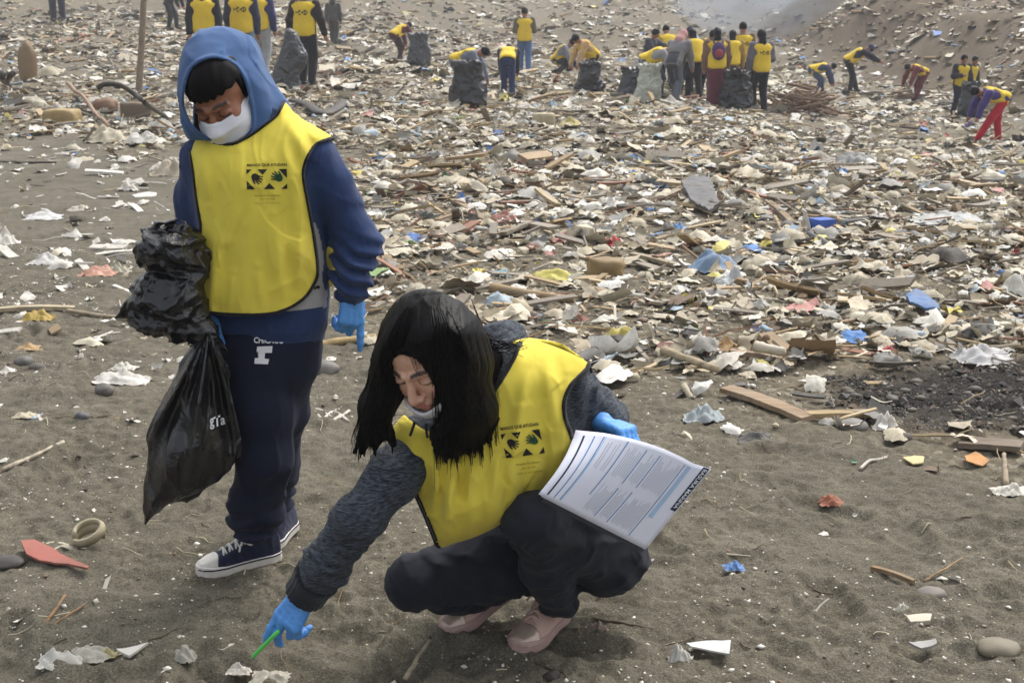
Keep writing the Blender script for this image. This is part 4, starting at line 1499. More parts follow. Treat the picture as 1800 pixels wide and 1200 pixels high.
    def piping(poly, fr, n0, n1):
        pl = np.array(poly[n0:n1])
        def fn(P):
            o = vouter(P)
            u, v = proj(P)
            d = np.full(len(P), 1e9)
            for (ax, ay), (bx, by) in zip(pl[:-1], pl[1:]):
                ex, ey = bx - ax, by - ay
                t = np.clip(((u - ax) * ex + (v - ay) * ey) / (ex * ex + ey * ey), 0, 1)
                d = np.minimum(d, np.hypot(u - ax - t * ex, v - ay - t * ey))
            side = (P[:, 1] - (Y0 + .035)) if fr else ((Y0 + .025) - P[:, 1])
            return np.maximum(np.sqrt((d * sc) ** 2 + o * o) - .0042, side)
        return fn
    sdf_obj('vest_piping', piping(front, True, 6, 67), lo, hi, .0036, M_PIPE, root, 1, keep=30)
    sdf_obj('neck_piping', piping(front + front[:1], True, 75, 94), lo, hi, .0036, M_PIPE, root, 1, keep=30)
    sdf_obj('vest_piping', piping(backp, False, 6, 16), lo, hi, .0045, M_PIPE, root, 1, keep=30)
    # prints
    b = bvh_of(vf)
    emblem(root, b, (433, 298), (71, -1), (1, 35))
    bt = bvh_of(tr)
    P, T = text_px('CHICAGO', (446, 603), (499, 604), 11, bold=.03)
    decal('lettering', T, P, bt, M_PRINT_W, root, .003)
    P, T = tri_fill([[(452, 609), (479, 608), (478, 620), (466, 620), (465, 630), (473, 631), (471, 640), (447, 639), (448, 629), (454, 629), (456, 618), (451, 618)]], 8)
    decal('lettering', T, P, bt, M_PRINT_W, root, .003)
    P, T = text_px('lee', (548, 510), (563, 507), 9, bold=.04)
    decal('lettering', T, P, bvh_of(sweat_o), M_PRINT_K, root, .002)
    return root

boy = build_boy()

def build_boy_bag():
    Yb = 3.02
    loc = W(330, 900, Yb)
    root = empty('rubbish_bag', (float(loc[0]), Yb, float(loc[2])), 'black bin bag hanging from the masked boy\'s gloved hand, its slack bunched on top', 'bin bag')
    low = [(352, 592), (335, 604), (318, 632), (302, 668), (284, 712), (262, 764), (251, 815), (250, 862), (254, 925), (266, 912), (284, 896), (315, 878), (352, 864), (385, 846), (408, 826), (417, 800), (411, 750), (404, 700), (398, 650), (392, 610), (384, 588), (368, 580)]
    kx, ky = 366, 575
    def fn(P):
        u, v = proj(P)
        th = np.arctan2(u - kx, np.maximum(v - ky, 1))
        r = np.hypot(u - kx, v - ky)
        fold = np.sin(th * 15 + 1.8 * perlin(np.stack([th * 2.5, r * .006, P[:, 1] * 0 + 3], 1)) * 2) + .5 * np.sin(th * 33 + 2)
        d = pillow(P, low, Yb, 1, .085, .09)
        d = d + (.010 * sstep(0, 120, r) * sstep(420, 160, r) + .005) * fold * .72 + .004 * perlin(P * 16) + creases(P, (22, 12, 5), .006, 4)
        return d * .75
    lo = W(225, 945, Yb); lo[1] = Yb - .14
    hi = W(435, 570, Yb); hi[1] = Yb + .14; hi[0] += .02
    b1 = sdf_obj('bag_body', fn, lo, hi, .0048, M_BAG, root, 1, keep=300)
    def top(P):
        d = ell(P, W(300, 438, Yb), (.072, .075, .055))
        d = smin(d, ell(P, W(330, 470, Yb + .02), (.05, .06, .07)), .03)
        d = smin(d, ell(P, W(300, 520, Yb), (.085, .075, .062)), .02)
        d = smin(d, ell(P, W(272, 555, Yb), (.065, .05, .032), frame((0, 1, 0), (.25, 0, 1))), .02)
        d = smin(d, cone(P, W(320, 555, Yb), W(366, 590, Yb), .05, .03), .03)
        d = smin(d, cone(P, W(255, 560, Yb), W(222, 552, Yb), .02, .012), .02)
        a = perlin(P * np.array([16, 12, 16], F32) + 3)
        n = np.abs(perlin(P * np.array([9, 8, 17], F32) + a[:, None] * .7))
        n2 = np.abs(perlin(P * np.array([34, 22, 38], F32) + a[:, None]))
        return (d + .038 * (n - .18) + .007 * (n2 - .15) + creases(P, (15, 10, 21), .014, 3) + creases(P, (30, 20, 36), .005, 6)) * .7
    lo = W(200, 625, Yb); lo[1] = Yb - .16
    hi = W(395, 375, Yb); hi[1] = Yb + .18
    sdf_obj('bag_slack', top, lo, hi, .0045, M_BAG, root, 1, keep=200)
    bv = bvh_of(b1)
    P, T = text_px('g', (370, 755), (381, 752), 19, bold=.02, shear=.3)
    decal('lettering', T, P, bv, M_PRINT_W, root, .003)
    P, T = text_px('Ta', (380, 750), (397, 745), 18, bold=.02, shear=.3)
    decal('lettering', T, P, bv, M_PRINT_W, root, .003)
    return root
build_boy_bag()
# ---------------------------------------------------------------- the crouching woman
M_HEATH = None
def heather():
    m, n, l, p = newmat('heather_hoodie_cloth')
    v = objco(n)
    s = nz(n, l, 1.0, 3, 0.7, scaled(n, l, v, (60, 60, 420)), 0.6)
    c = mix(n, l, ramp(n, l, s, [(0.40, 0.0), (0.66, 1.0)]), lin((20, 24, 30)), lin((80, 88, 98)))
    l.new(c, p.inputs['Base Color'])
    p.inputs['Roughness'].default_value = 0.95
    p.inputs['Sheen Weight'].default_value = 0.03
    b = bump(n, l, None, nz(n, l, 16, 3, 0.5, v), 0.3, 0.012)
    bump(n, l, p, s, 0.3, 0.002, b)
    return m
M_HEATH = heather()
M_RIB = fabric('dark_ribbed_cuff', (30, 32, 38), 0.95, 0.1)
M_LEGG = fabric('charcoal_trouser_cloth', (33, 35, 44), 0.9, 0.1, 1000, 0.25, (12, 12, 12), 0.04)
M_PINK = fabric('pink_suede', (188, 156, 144), 0.85, 0.10, 300, 0.15)
M_PINKS = plain('pink_rubber', (170, 142, 134), 0.6, 0.1)
M_BRONZE = plain('bronze_toe_leather', (176, 156, 142), 0.32, 0.12, 30, 0.1, 0.35, 0.5)
M_PAPER = plain('white_paper', (222, 224, 236), 0.6, 0.02, 30, 0.03)
M_PAPERD = plain('grey_card_cover', (66, 68, 78), 0.6, 0.08)
M_INKB = plain('blue_ink', (86, 128, 178), 0.7, 0.05)
M_INKN = plain('navy_ink', (24, 36, 66), 0.7, 0.05)
M_INKP = plain('pale_blue_ink', (168, 196, 226), 0.7, 0.05)
M_INKG = plain('grey_ink', (176, 180, 192), 0.7, 0.05)
M_PEN = plain('green_plastic', (92, 214, 96), 0.4, 0.05)

def build_woman():
    Yc = 2.72
    root = empty('person', (float(W(960, 1100, Yc)[0]), Yc, 0.0), 'person crouching with long black hair, lowered mask, yellow vest and blue gloves, holding a booklet', 'person', None)
    rt = np.array(root.location)
    A = lambda px, py, Y: W(px, py, Y)
    # trousers: two folded legs and the seat
    hipL, kneeL, ankL = A(1064, 966, 2.84), A(938, 912, 2.53), A(985, 1062, 2.81)
    hipR, kneeR, ankR = A(985, 965, 2.90), A(724, 1022, 2.70), A(872, 1052, 2.92)
    def legs(P):
        dL = smin(chain(P, [hipL, hipL * .45 + kneeL * .55, kneeL], [.092, .076, .058], .03), chain(P, [kneeL, kneeL * .5 + ankL * .5, ankL], [.056, .055, .043], .02), .012)
        dR = smin(chain(P, [hipR, hipR * .5 + kneeR * .5, kneeR], [.102, .080, .060], .03), chain(P, [kneeR, kneeR * .55 + ankR * .45, ankR], [.054, .054, .042], .02), .012)
        d = smin(dL, dR, .012)
        d = smin(d, ell(P, A(1062, 970, 2.87), (.098, .115, .094)), .04)
        d = smin(d, ell(P, A(1000, 930, 2.86), (.12, .11, .11)), .04)
        w = perlin(P * 13) * .006 + .0035 * np.sin(P @ np.array([70, 10, 60], F32) + 5 * perlin(P * 9)) * (perlin(P * 7 + 3) > 0)
        kn = np.exp(-(((P - ankL.astype(F32)) ** 2).sum(1)) / .09 ** 2)
        w = w + creases(P, (11, 9, 11), .008, 6) + creases(P, (22, 14, 22), .003, 2)
        return d + w + kn * .006 * np.sin(P[:, 2] * 150 + 3 * perlin(P * 12))
    tr = sdf_obj('trousers', legs, A(660, 1110, 2.6) - np.array([.03, .25, .05]), np.array([A(1160, 960, 2.8)[0] + .04, 3.1, .56]), .0064, M_LEGG, root, 1)
    # shoes
    tL = G(908, 1153); hL = tL + np.array([.118, .205, 0.004])
    tL[2] += .004
    build_shoe(root, hL + [0, 0, .0], tL, (M_PINK, M_PINKS, M_BRONZE, M_PINK), .045)
    tR = G(782, 1122) + np.array([0, 0, .0]); hR = tR + np.array([.170, .15, .065])
    build_shoe(root, hR, tR + np.array([0, 0, .004]), (M_PINK, M_PINKS, M_BRONZE, M_LACE), .035)
    # hooded top
    shL, shR = A(985, 672, 2.66), A(745, 775, 2.58)
    elL, wrL = A(1062, 735, 2.84), A(1068, 740, 2.72)
    elR, wrR = A(630, 912, 2.44), A(546, 1030, 2.52)
    pel, chest, neck = A(1010, 935, 2.84), A(885, 745, 2.66), A(850, 655, 2.60)
    bx = (shL - shR); bx /= np.linalg.norm(bx)
    up = neck - pel; up /= np.linalg.norm(up)
    bf = np.cross(up, bx); bf /= np.linalg.norm(bf)             # out of the chest
    if bf[1] > 0: bf = -bf
    bx = np.cross(bf, up)
    Rb = np.stack([bx, bf, up])
    Lt = float((neck - pel) @ up)
    ss = np.array([-.06, 0, .12, .24, Lt - .08, Lt - .03, Lt + .02, Lt + .05])
    mid = lambda s: pel
    cxs = np.array([0, 0, .0, .0, .0, 0, 0, 0.])
    rxs = np.array([.15, .15, .145, .15, .158, .14, .075, .06])
    rys = np.array([.10, .11, .105, .105, .10, .085, .065, .055])
    def torso(P): return loft(P, pel, Rb, ss, cxs, np.zeros(8), rxs, rys)
    pR = [shR, shR * .5 + elR * .5, elR, elR * .35 + wrR * .65, wrR]
    rR = [.057, .053, .047, .043, .039]
    pL = [shL, shL * .45 + elL * .55, elL, wrL]
    rL = [.060, .052, .047, .040]
    def top(P):
        d = torso(P)
        a = chain(P, pR, rR, .03)
        ax = (wrR - elR); ax = ax / np.linalg.norm(ax)
        t = (P - elR.astype(F32)) @ ax.astype(F32)
        a = a + (.004 * np.sin(t * 190 + 4 * perlin(P * 12)) * sstep(-.06, .04, t) + .006 * perlin(P * 17))
        b = chain(P, pL, rL, .03) + .005 * perlin(P * 20) + .003 * np.sin(P[:, 0] * 160 + 3 * perlin(P * 14))
        d = smin(d, a, .03); d = smin(d, b, .03)
        # the hood lying on the shoulders
        d = smin(d, chain(P, [A(905, 640, 2.66), A(890, 610, 2.78), A(830, 615, 2.80)], [.045, .05, .05], .03) + .006 * perlin(P * 18), .02)
        return d + creases(P, (13, 13, 13), .007, 7)
    tp = sdf_obj('hooded_top', top, np.array([A(520, 1000, 2.55)[0], 2.30, .18]), np.array([A(1150, 700, 2.8)[0], 3.05, 1.0]), .0064, M_HEATH, root, 1)
    ax = (wrR - elR) / np.linalg.norm(wrR - elR)
    def cuff(P):
        t = (P - wrR.astype(F32)) @ ax.astype(F32)
        q = P - wrR.astype(F32) - t[:, None] * ax.astype(F32)
        r = np.linalg.norm(q, axis=1)
        return np.maximum(np.abs(r - (.041 + .006 * sstep(.0, -.04, t))) - .006, np.abs(t + .005) - .034) + .0008 * np.sin(np.arctan2(q[:, 2], q[:, 0]) * 40)
    sdf_obj('cuff', cuff, wrR - .1, wrR + .1, .0034, M_RIB, root, 1)
    # head
    hc = A(749, 617, 2.465)
    Rh = frame((-.33, -.72, -.58), roll=R(-7))
    hs_ = .96
    SK = (232, 186, 158)
    def skin(P):
        d = head_sdf(P, hc, Rh, hs_)
        d = smin(d, cone(P, hc + np.array([.03, .05, -.05]), neck, .045, .05), .02)
        d = np.minimum(d, chain(P, [neck, chest, shL], [.045, .045, .024], .02))
        d = np.minimum(d, chain(P, [chest, shR, elR, wrR + ax * .03], [.045, .024, .026, .026], .02))
        d = np.minimum(d, chain(P, [shL, elL, wrL], [.024, .024, .022], .02))
        return d
    sdf_obj('body', skin, np.array([A(520, 1000, 2.55)[0], 2.30, .20]), np.array([A(1130, 700, 2.8)[0], 3.0, .90]), .0034, M_SKIN, root, 1, lambda V: head_col(V, hc, Rh, hs_, SK, (186, 104, 98)))
    # mask pulled down under the chin
    def mask(P):
        q = head_local(P, hc, Rh, hs_)
        o = ell(q, (0, .036, -.072), (.066, .074, .060))
        sh = np.maximum(o, -(o + .007))
        top_ = q[:, 2] - (-.079 + .55 * np.abs(q[:, 0]) ** 1.15 * 1.0)
        sh = np.maximum(sh, top_)
        return np.maximum(sh, .0 - q[:, 1])
    sdf_obj('face_mask', mask, hc - .17, hc + .14, .0028, M_MASK, root, 1, keep=150)
    # hair
    left = [(748, 520), (715, 535), (688, 562), (662, 605), (646, 650), (634, 700), (624, 745), (621, 772), (632, 782), (645, 786), (654, 778), (660, 784), (668, 772), (676, 766), (684, 756), (690, 745), (702, 728), (707, 700), (700, 668), (688, 636), (684, 618), (700, 604), (722, 592), (750, 560)]
    right = [(742, 522), (778, 516), (812, 530), (840, 556), (858, 590), (868, 640), (874, 690), (871, 735), (864, 760), (852, 772), (838, 784), (824, 786), (812, 792), (800, 790), (788, 796), (774, 794), (765, 790), (762, 770), (768, 745), (768, 715), (764, 690), (757, 668), (748, 650), (738, 636), (722, 622), (712, 606), (718, 585)]
    def strands(P, f=1.0):
        u, v = proj(P)
        th = (u - 765) / (120 + .35 * np.maximum(v - 520, 0))
        return perlin(np.stack([th * 44 * f, P[:, 1] * 9, v * .004], 1))
    cL = lambda u, v: -.010 + .05 * sstep(600, 780, v) + .03 * sstep(700, 625, u) + .045 * sstep(590, 530, v)
    cR = lambda u, v: -.035 + .045 * sstep(620, 780, v) + .06 * sstep(800, 880, u) + .045 * sstep(590, 525, v)
    rl = np.random.default_rng(4)
    locks = []
    for i in range(30):          # the uneven tips
        if i < 11: e = i / 10; x = 628 + 58 * e; y = 778 - 30 * e
        else: e = (i - 11) / 18; x = 768 + 98 * e; y = 786 - 18 * e * e
        L = rl.uniform(12, 46); dx = rl.normal(0, 6) + (6 if i < 11 else -4)
        Yq = 2.46 + float(cL(x, y) if i < 11 else cR(x, y)) - .02 + rl.normal(0, .012)
        locks.append((A(x, y - 30, Yq), A(x + dx * .3, y + L * .3, Yq), A(x + dx, y + L, Yq), rl.uniform(.006, .011)))
    def hair(P):
        q = head_local(P, hc, Rh, hs_)
        P0 = P
        lowz = sstep(.86, .70, P[:, 2])
        P = P + np.stack([.0075 * lowz * np.sin(P[:, 2] * 46 + 14 * P[:, 0]) + .004 * lowz * perlin(P * 14), np.zeros(len(P)), np.zeros(len(P))], 1).astype(F32)
        cap = ell(q, (0, -.014, .031), (.085, .105, .095))
        face = ell(q, (-.002, .115, -.016), (.064, .084, .100))
        cap = smax(cap, -face, .012)
        d = smin(cap, pillow(P, left, 2.46, 1, .060, .05, lambda u, v: 2.44 - 2.46 + cL(u, v) + .0), .030)
        d = smin(d, pillow(P, right, 2.46, 1, .070, .055, lambda u, v: -.02 + cR(u, v)), .030)
        back = chain(P, [hc + np.array([.03, .05, .0]), A(842, 645, 2.57), A(855, 720, 2.58)], [.070, .046, .028], .05)
        d = smin(d, back, .03)
        for a_, b_, c_, ra in locks:
            d = smin(d, chain(P, [a_, b_, c_], [ra, ra * .7, .0012], .006), .010)
        s = strands(P)
        return (d + .0050 * np.abs(s) + .0020 * strands(P, 2.3)) * .8
    lo = np.array([A(600, 700, 2.45)[0], 2.26, A(0, 830, 2.42)[2]]); hi = np.array([A(900, 700, 2.5)[0], 2.78, A(0, 500, 2.5)[2]])
    ho = sdf_obj('hair', hair, lo, hi, .0036, M_HAIR, root, 1, keep=300)
    # loose strands over the mass and at its ends
    rr = np.random.default_rng(21)
    bv = bvh_of(ho)
    Vs, Fs, off = [], [], 0
    cc = Vector((0, 0, CAM_H))
    def on(px, py, lift):
        d = Vector(W(px, py, 3.0)) - cc; d.normalize()
        h, nn, _, _ = bv.ray_cast(cc, d)
        return None if h is None else np.array(h - d * lift)
    for i in range(1150):
        side = rr.random() < .42
        if side:
            e = rr.random(); x1 = 624 + 62 * e; y1 = 800 - 40 * e + rr.normal(0, 8)
        else:
            e = rr.random(); x1 = 764 + 104 * e; y1 = 810 - 22 * e ** 2 + rr.normal(0, 8)
        x0 = 752 + (x1 - 752) * .22; y0 = 535
        pts = []
        y_start = rr.uniform(.0, .75)
        for t in np.linspace(y_start, 1, 12):
            px = x0 + (x1 - x0) * t ** .62 + 2.5 * math.sin(t * 6 + i); py = y0 + (y1 - y0) * t
            p = on(px, py, rr.uniform(.0, .003))
            if p is not None: pts.append(p)
            elif pts and len(pts) > 2:
                d = (pts[-1] - pts[-2]); d = d / (np.linalg.norm(d) + 1e-9) * .012 + np.array([0, 0, -.005])
                pts.append(pts[-1] + d)
        if len(pts) < 5: continue
        pts = np.array(pts)
        if np.linalg.norm(np.diff(pts, axis=0), axis=1).max() > .06: continue
        V, F = tube(pts, np.linspace(.0012, .0004, len(pts)), 3, False)
        Vs.append(V); Fs += [tuple(k + off for k in f) for f in F]; off += len(V)
    # wisps blown back over the shoulder and over the brow
    for i in range(26):
        a = A(845 + rr.uniform(-8, 8), 575 + rr.uniform(0, 60), 2.53)
        b = A(880 + rr.uniform(-12, 12), 608 + rr.uniform(-10, 14), 2.55)
        c = A(rr.uniform(895, 930), 590 + rr.uniform(-5, 45), 2.56)
        V, F = tube(spline([a, b, c], 10), np.linspace(.0018, .0005, 10), 3, False)
        Vs.append(V); Fs += [tuple(k + off for k in f) for f in F]; off += len(V)
    for i in range(70):         # flyaways along the outline
        t = rr.random()
        if i % 2: x0, y0 = 870 - 30 * max(0, .35 - t) * 3, 560 + 220 * t; sg = 1
        else: x0, y0 = 668 - 48 * t, 590 + 190 * t; sg = -1
        Yq = 2.50 if i % 2 else 2.47
        a = A(x0 - sg * 12, y0 - 40, Yq); b = A(x0 + sg * rr.uniform(-1, 5), y0, Yq); c = A(x0 + sg * rr.uniform(-2, 12), y0 + rr.uniform(20, 50), Yq)
        V, F = tube(spline([a, b, c], 9), np.linspace(.0009, .0003, 9), 3, False)
        Vs.append(V); Fs += [tuple(k + off for k in f) for f in F]; off += len(V)
    for i in range(7):
        a = A(712 + i * 3, 590, 2.37); b = A(722 + i * 2.2, 630, 2.345); c = A(730 + i * 1.5 + rr.uniform(-3, 3), 655 + rr.uniform(-8, 8), 2.345)
        V, F = tube(spline([a, b, c], 9), np.linspace(.0009, .0004, 9), 3, False)
        Vs.append(V); Fs += [tuple(k + off for k in f) for f in F]; off += len(V)
    tag(mesh_np('hair_strands', np.concatenate(Vs) - rt, Fs, M_HAIR, root), kind='stuff')
    # draw cords of the hood
    for (x0, y0, x1, y1) in ((729, 742, 721, 765), (749, 744, 751, 768)):
        p0 = A(x0, y0, 2.46); p1 = A(x1, y1, 2.462)
        V, F = tube(spline([p0, (p0 + p1) / 2 + [0, -.006, 0], p1], 8), .0032, 6)
        mesh_np('draw_cord', V - rt, F, M_RIB, root)
    # vest
    sc = mpp(2.62)
    front = [(700, 722), (688, 742), (686, 775), (700, 808), (722, 850), (745, 900), (765, 948), (771, 962), (800, 955), (838, 942), (868, 928), (892, 914), (930, 895), (965, 870), (990, 830), (1003, 795), (1006, 770), (994, 735), (992, 705), (1003, 678), (1018, 662), (1035, 641), (1012, 625), (975, 609), (938, 598), (915, 604), (905, 626), (886, 660), (866, 690), (840, 730), (800, 760), (745, 755)]
    front = [tuple(p) for p in smooth_poly(front, 3)]
    backp = [(900, 600), (940, 590), (990, 605), (1040, 640), (1040, 675), (1026, 690), (1020, 760), (1050, 880), (1000, 930), (880, 900), (860, 700)]
    vrx = rxs + np.array([.03, .028, .03, .03, .026, .02, .016, .016]); vry = rys + np.array([.03, .036, .036, .032, .028, .022, .018, .016])
    def vouter(P):
        d = loft(P, pel, Rb, ss, cxs, np.array([.02, .02, .02, .012, .005, 0, 0, 0]), vrx, vry)
        d = smin(d, cone(P, shL, shL * .75 + shR * .25, .072, .09), .03)
        d = smin(d, cone(P, shL + bx * .035 + np.array([0, 0, .012]), shL, .058, .072), .03)
        d = smin(d, cone(P, shR - bx * .0, chest, .074, .10), .03)
        u, v = proj(P)
        # hangs from the chest down between the knees
        hang = pillow(P, [(700, 740), (722, 850), (765, 950), (780, 958), (838, 944), (890, 915), (960, 800), (960, 700), (800, 720)], 2.60, 1, .085, .06, lambda u, v: .03 - .05 * sstep(760, 930, v))
        d = smin(d, hang, .05)
        for (ax_, ay_, bx_, by_, am, wd) in ((960, 625, 985, 790, .014, 13), (930, 640, 905, 760, .010, 12), (1000, 655, 992, 760, .010, 10), (800, 800, 782, 945, .012, 9), (835, 800, 832, 940, .010, 12), (870, 790, 868, 920, .012, 13), (770, 800, 762, 900, .010, 9), (905, 800, 900, 905, .010, 12), (720, 770, 745, 880, .008, 9), (950, 800, 930, 890, .012, 14)):
            ex, ey = bx_ - ax_, by_ - ay_; L2 = ex * ex + ey * ey
            tt = np.clip(((u - ax_) * ex + (v - ay_) * ey) / L2, 0, 1)
            dd = (u - ax_ - tt * ex) ** 2 + (v - ay_ - tt * ey) ** 2
            d = d - am * np.exp(-dd / wd ** 2) * np.sin(np.pi * np.clip(tt, .06, .94)) ** .7
        return d + .004 * perlin(P * 16) + creases(P, (12, 8, 4), .008, 2) + creases(P, (24, 12, 10), .003, 5)
    def zone(P, poly):
        u, v = proj(P)
        return poly2(u, v, poly) * sc
    def depth(P):   # front of the body's mid plane
        return -((P - pel.astype(F32)) @ bf.astype(F32)) - .012
    def vest(P):
        o = vouter(P)
        return np.maximum(np.maximum(np.maximum(o, -(o + .013)), zone(P, front)), depth(P))
    def vback(P):
        o = vouter(P) + .004
        return np.maximum(np.maximum(np.maximum(o, -(o + .013)), zone(P, backp)), -depth(P))
    lo = np.array([A(670, 800, 2.5)[0], 2.33, .22]); hi = np.array([A(1060, 700, 2.7)[0], 3.05, .98])
    vf = sdf_obj('vest', vest, lo, hi, .0044, M_VEST, root, 1, keep=400)
    sdf_obj('vest_back', vback, lo, hi, .0070, M_VEST, root, 1, keep=300)
    def piping(n0, n1, poly=front, fr=True):
        pl = np.array(poly[n0:n1])
        def fn(P):
            o = vouter(P)
            u, v = proj(P)
            d = np.full(len(P), 1e9)
            for (ax_, ay_), (bx_, by_) in zip(pl[:-1], pl[1:]):
                ex, ey = bx_ - ax_, by_ - ay_
                t = np.clip(((u - ax_) * ex + (v - ay_) * ey) / (ex * ex + ey * ey), 0, 1)
                d = np.minimum(d, np.hypot(u - ax_ - t * ex, v - ay_ - t * ey))
            return np.maximum(np.sqrt((d * sc) ** 2 + o * o) - .0052, (depth(P) if fr else -depth(P)) - .006)
        return fn
    sdf_obj('side_piping', piping(6, 22), lo, hi, .0032, M_PIPE, root, 1, keep=40)
    sdf_obj('armhole_piping', piping(48, 64), lo, hi, .0032, M_PIPE, root, 1, keep=40)
    sdf_obj('neck_piping', piping(75, 91), lo, hi, .0038, M_PIPE, root, 1, keep=40)
    sdf_obj('armhole_piping', piping(3, 6, backp, False), lo, hi, .0042, M_PIPE, root, 1, keep=40)
    bvv = bvh_of(vf)
    emblem(root, bvv, (880, 763), (68, -9), (10, 42))
    # gloves
    hd = A(488, 1122, 2.50) - wrR; hd /= np.linalg.norm(hd)
    Rg = frame(hd, up=(-.35, -.75, .35))
    fl = [(.15, .25, .15), (.35, .5, .3), (.75, .9, .5), (.9, 1.0, .5)]
    glove('glove', hand_caps(wrR + ax * .022, Rg, fl, .98, .05, ((.030, .03, -.014), (.034, .062, -.034), (.022, .090, -.046))), root, wr=.0028)
    wl2 = wrL + np.array([-.018, -.02, .006])
    Rg2 = frame((.60, -.55, -.10), up=(.05, .15, 1))
    glove('glove', hand_caps(wl2, Rg2, [(.8, 1.2, .6), (.85, 1.25, .6), (.9, 1.3, .6), (.9, 1.3, .6)], .92, .08, ((-.03, .03, -.01), (-.045, .052, -.022), (-.04, .075, -.032))), root, wr=.0014)
    return root

woman = build_woman()

def build_booklet():
    root = empty('booklet', tuple(float(v) for v in W(1090, 880, 2.58)), 'printed white survey booklet held open on the crouching woman\'s knee', 'booklet')
    rt = np.array(root.location)
    BL, BR = W(947, 868, 2.455), W(1136, 964, 2.60)
    TL, TR = W(1022, 752, 2.56), W(1250, 824, 2.65)
    nrm = np.cross(BR - BL, TL - BL); nrm /= np.linalg.norm(nrm)
    if nrm[1] > 0: nrm = -nrm
    def S(u, v):
        u = np.asarray(u, float)[..., None]; v = np.asarray(v, float)[..., None]
        p = BL * (1 - u) * (1 - v) + BR * u * (1 - v) + TL * (1 - u) * v + TR * u * v
        p = p + nrm * (.020 * np.sin(np.pi * np.clip(u * 1.15, 0, 1)) * v + .012 * np.sin(np.pi * v) * (1 - u))
        p = p + (TL - BL) * .055 * np.sin(np.pi * np.clip(u * 1.25 - .06, 0, 1)) * v ** 3      # the bowed top edge
        p = p - nrm * .05 * np.clip(.16 - u, 0, 1) * v ** 2 * 4 + (BR - BL) * .5 * np.clip(.14 - u, 0, 1) ** 1.5 * v ** 2 * 1.5
        return p
    def sheet(name, off, u0, u1, v0, v1, n, m, mat, parent, th=.0012):
        U, Vv = np.meshgrid(np.linspace(u0, u1, n), np.linspace(v0, v1, m))
        P = S(U, Vv) + nrm * off
        Q = P - nrm * th
        i = np.arange(n * m).reshape(m, n)
        F = np.stack([i[:-1, :-1], i[:-1, 1:], i[1:, 1:], i[1:, :-1]], -1).reshape(-1, 4)
        F = [tuple(f) for f in F] + [tuple(x + n * m for x in f[::-1]) for f in F]
        bd = list(i[0]) + list(i[1:, -1]) + list(i[-1, ::-1][1:]) + list(i[::-1, 0][1:-1])
        for a, b in zip(bd, bd[1:] + bd[:1]): F.append((a, a + n * m, b + n * m, b))
        return mesh_np(name, np.concatenate([P.reshape(-1, 3), Q.reshape(-1, 3)]) - rt, F, mat, parent)
    page = sheet('page', 0, 0, 1, 0, 1, 26, 20, M_PAPER, root)
    # the leaves below and the dark back cover, slipped aside
    def leaf(name, dx, dz, off, mat, cut=1.0):
        U, Vv = np.meshgrid(np.linspace(.03, cut, 18), np.linspace(0, .98, 12))
        P = S(U, Vv) - nrm * off + (BR - BL) * dx + (TL - BL) * dz
        i = np.arange(18 * 12).reshape(12, 18)
        F = [tuple(f) for f in np.stack([i[:-1, :-1], i[:-1, 1:], i[1:, 1:], i[1:, :-1]], -1).reshape(-1, 4)]
        n2 = len(P.reshape(-1, 3))
        F += [tuple(x + n2 for x in f[::-1]) for f in F]
        return mesh_np(name, np.concatenate([P.reshape(-1, 3), (P - nrm * .001).reshape(-1, 3)]) - rt, F, mat, root)
    leaf('page', .006, -.008, .004, M_PAPER)
    leaf('page', .000, .012, .007, M_PAPER)
    leaf('back_cover', .055, -.045, .016, M_PAPERD, .97)
    def line(u0, v0, u1, v1, w, mat, off=.0007, name='print'):
        n = 10
        t = np.linspace(0, 1, n)
        du, dv = u1 - u0, v1 - v0
        # width across the line, in page units (page 0.28 x 0.19)
        nx, ny = -dv * .19, du * .28
        k = w / max(1e-6, math.hypot(nx, ny))
        a = S(u0 + du * t + nx * k / .28, v0 + dv * t + ny * k / .19) + nrm * off
        b = S(u0 + du * t - nx * k / .28, v0 + dv * t - ny * k / .19) + nrm * off
        V = np.concatenate([a, b])
        F = [(i, i + 1, n + i + 1, n + i) for i in range(n - 1)]
        return mesh_np(name, V - rt, F, mat, page)
    line(.055, .04, .055, .93, .0017, M_INKN)
    for u, v0, v1, w in ((.11, .04, .94, .0010), (.155, .05, .95, .0007), (.31, .25, .96, .0010), (.46, .06, .44, .0010), (.46, .50, .93, .0010), (.575, .06, .46, .0010), (.575, .52, .92, .0010), (.80, .04, .95, .0010)):
        line(u, v0, u, v1, w, M_INKB)
    line(.845, .30, .845, .95, .0055, M_INKP)
    line(.16, .05, .16, .96, .0022, M_INKP, .0004)
    line(.965, .46, .965, .995, .0068, M_INKN, .0006, 'title_strip')
    r = np.random.default_rng(3)
    # columns of small print
    for u in np.concatenate([np.arange(.20, .29, .018), np.arange(.345, .45, .016), np.arange(.487, .565, .016), np.arange(.60, .79, .016)]):
        for v0, v1 in ((.07, .44), (.53, .93)):
            if r.random() < .12 or (u < .3 and v0 < .4): continue
            line(u, v0 + r.uniform(0, .04), u, v1 - abs(r.normal(0, .07)), .0006, M_INKG)
    # the title, running up the strip
    P, T = text_poly('BASURA MARINA', bold=.015)
    x0, x1 = P[:, 0].min(), P[:, 0].max(); y0, y1 = P[:, 1].min(), P[:, 1].max()
    vv = .975 - (P[:, 0] - x0) / (x1 - x0) * .49
    uu = .950 + (P[:, 1] - y0) / (y1 - y0) * .030
    mesh_np('lettering', S(uu, vv) + nrm * .0013 - rt, T, M_PRINT_W, page)
    return root
build_booklet()

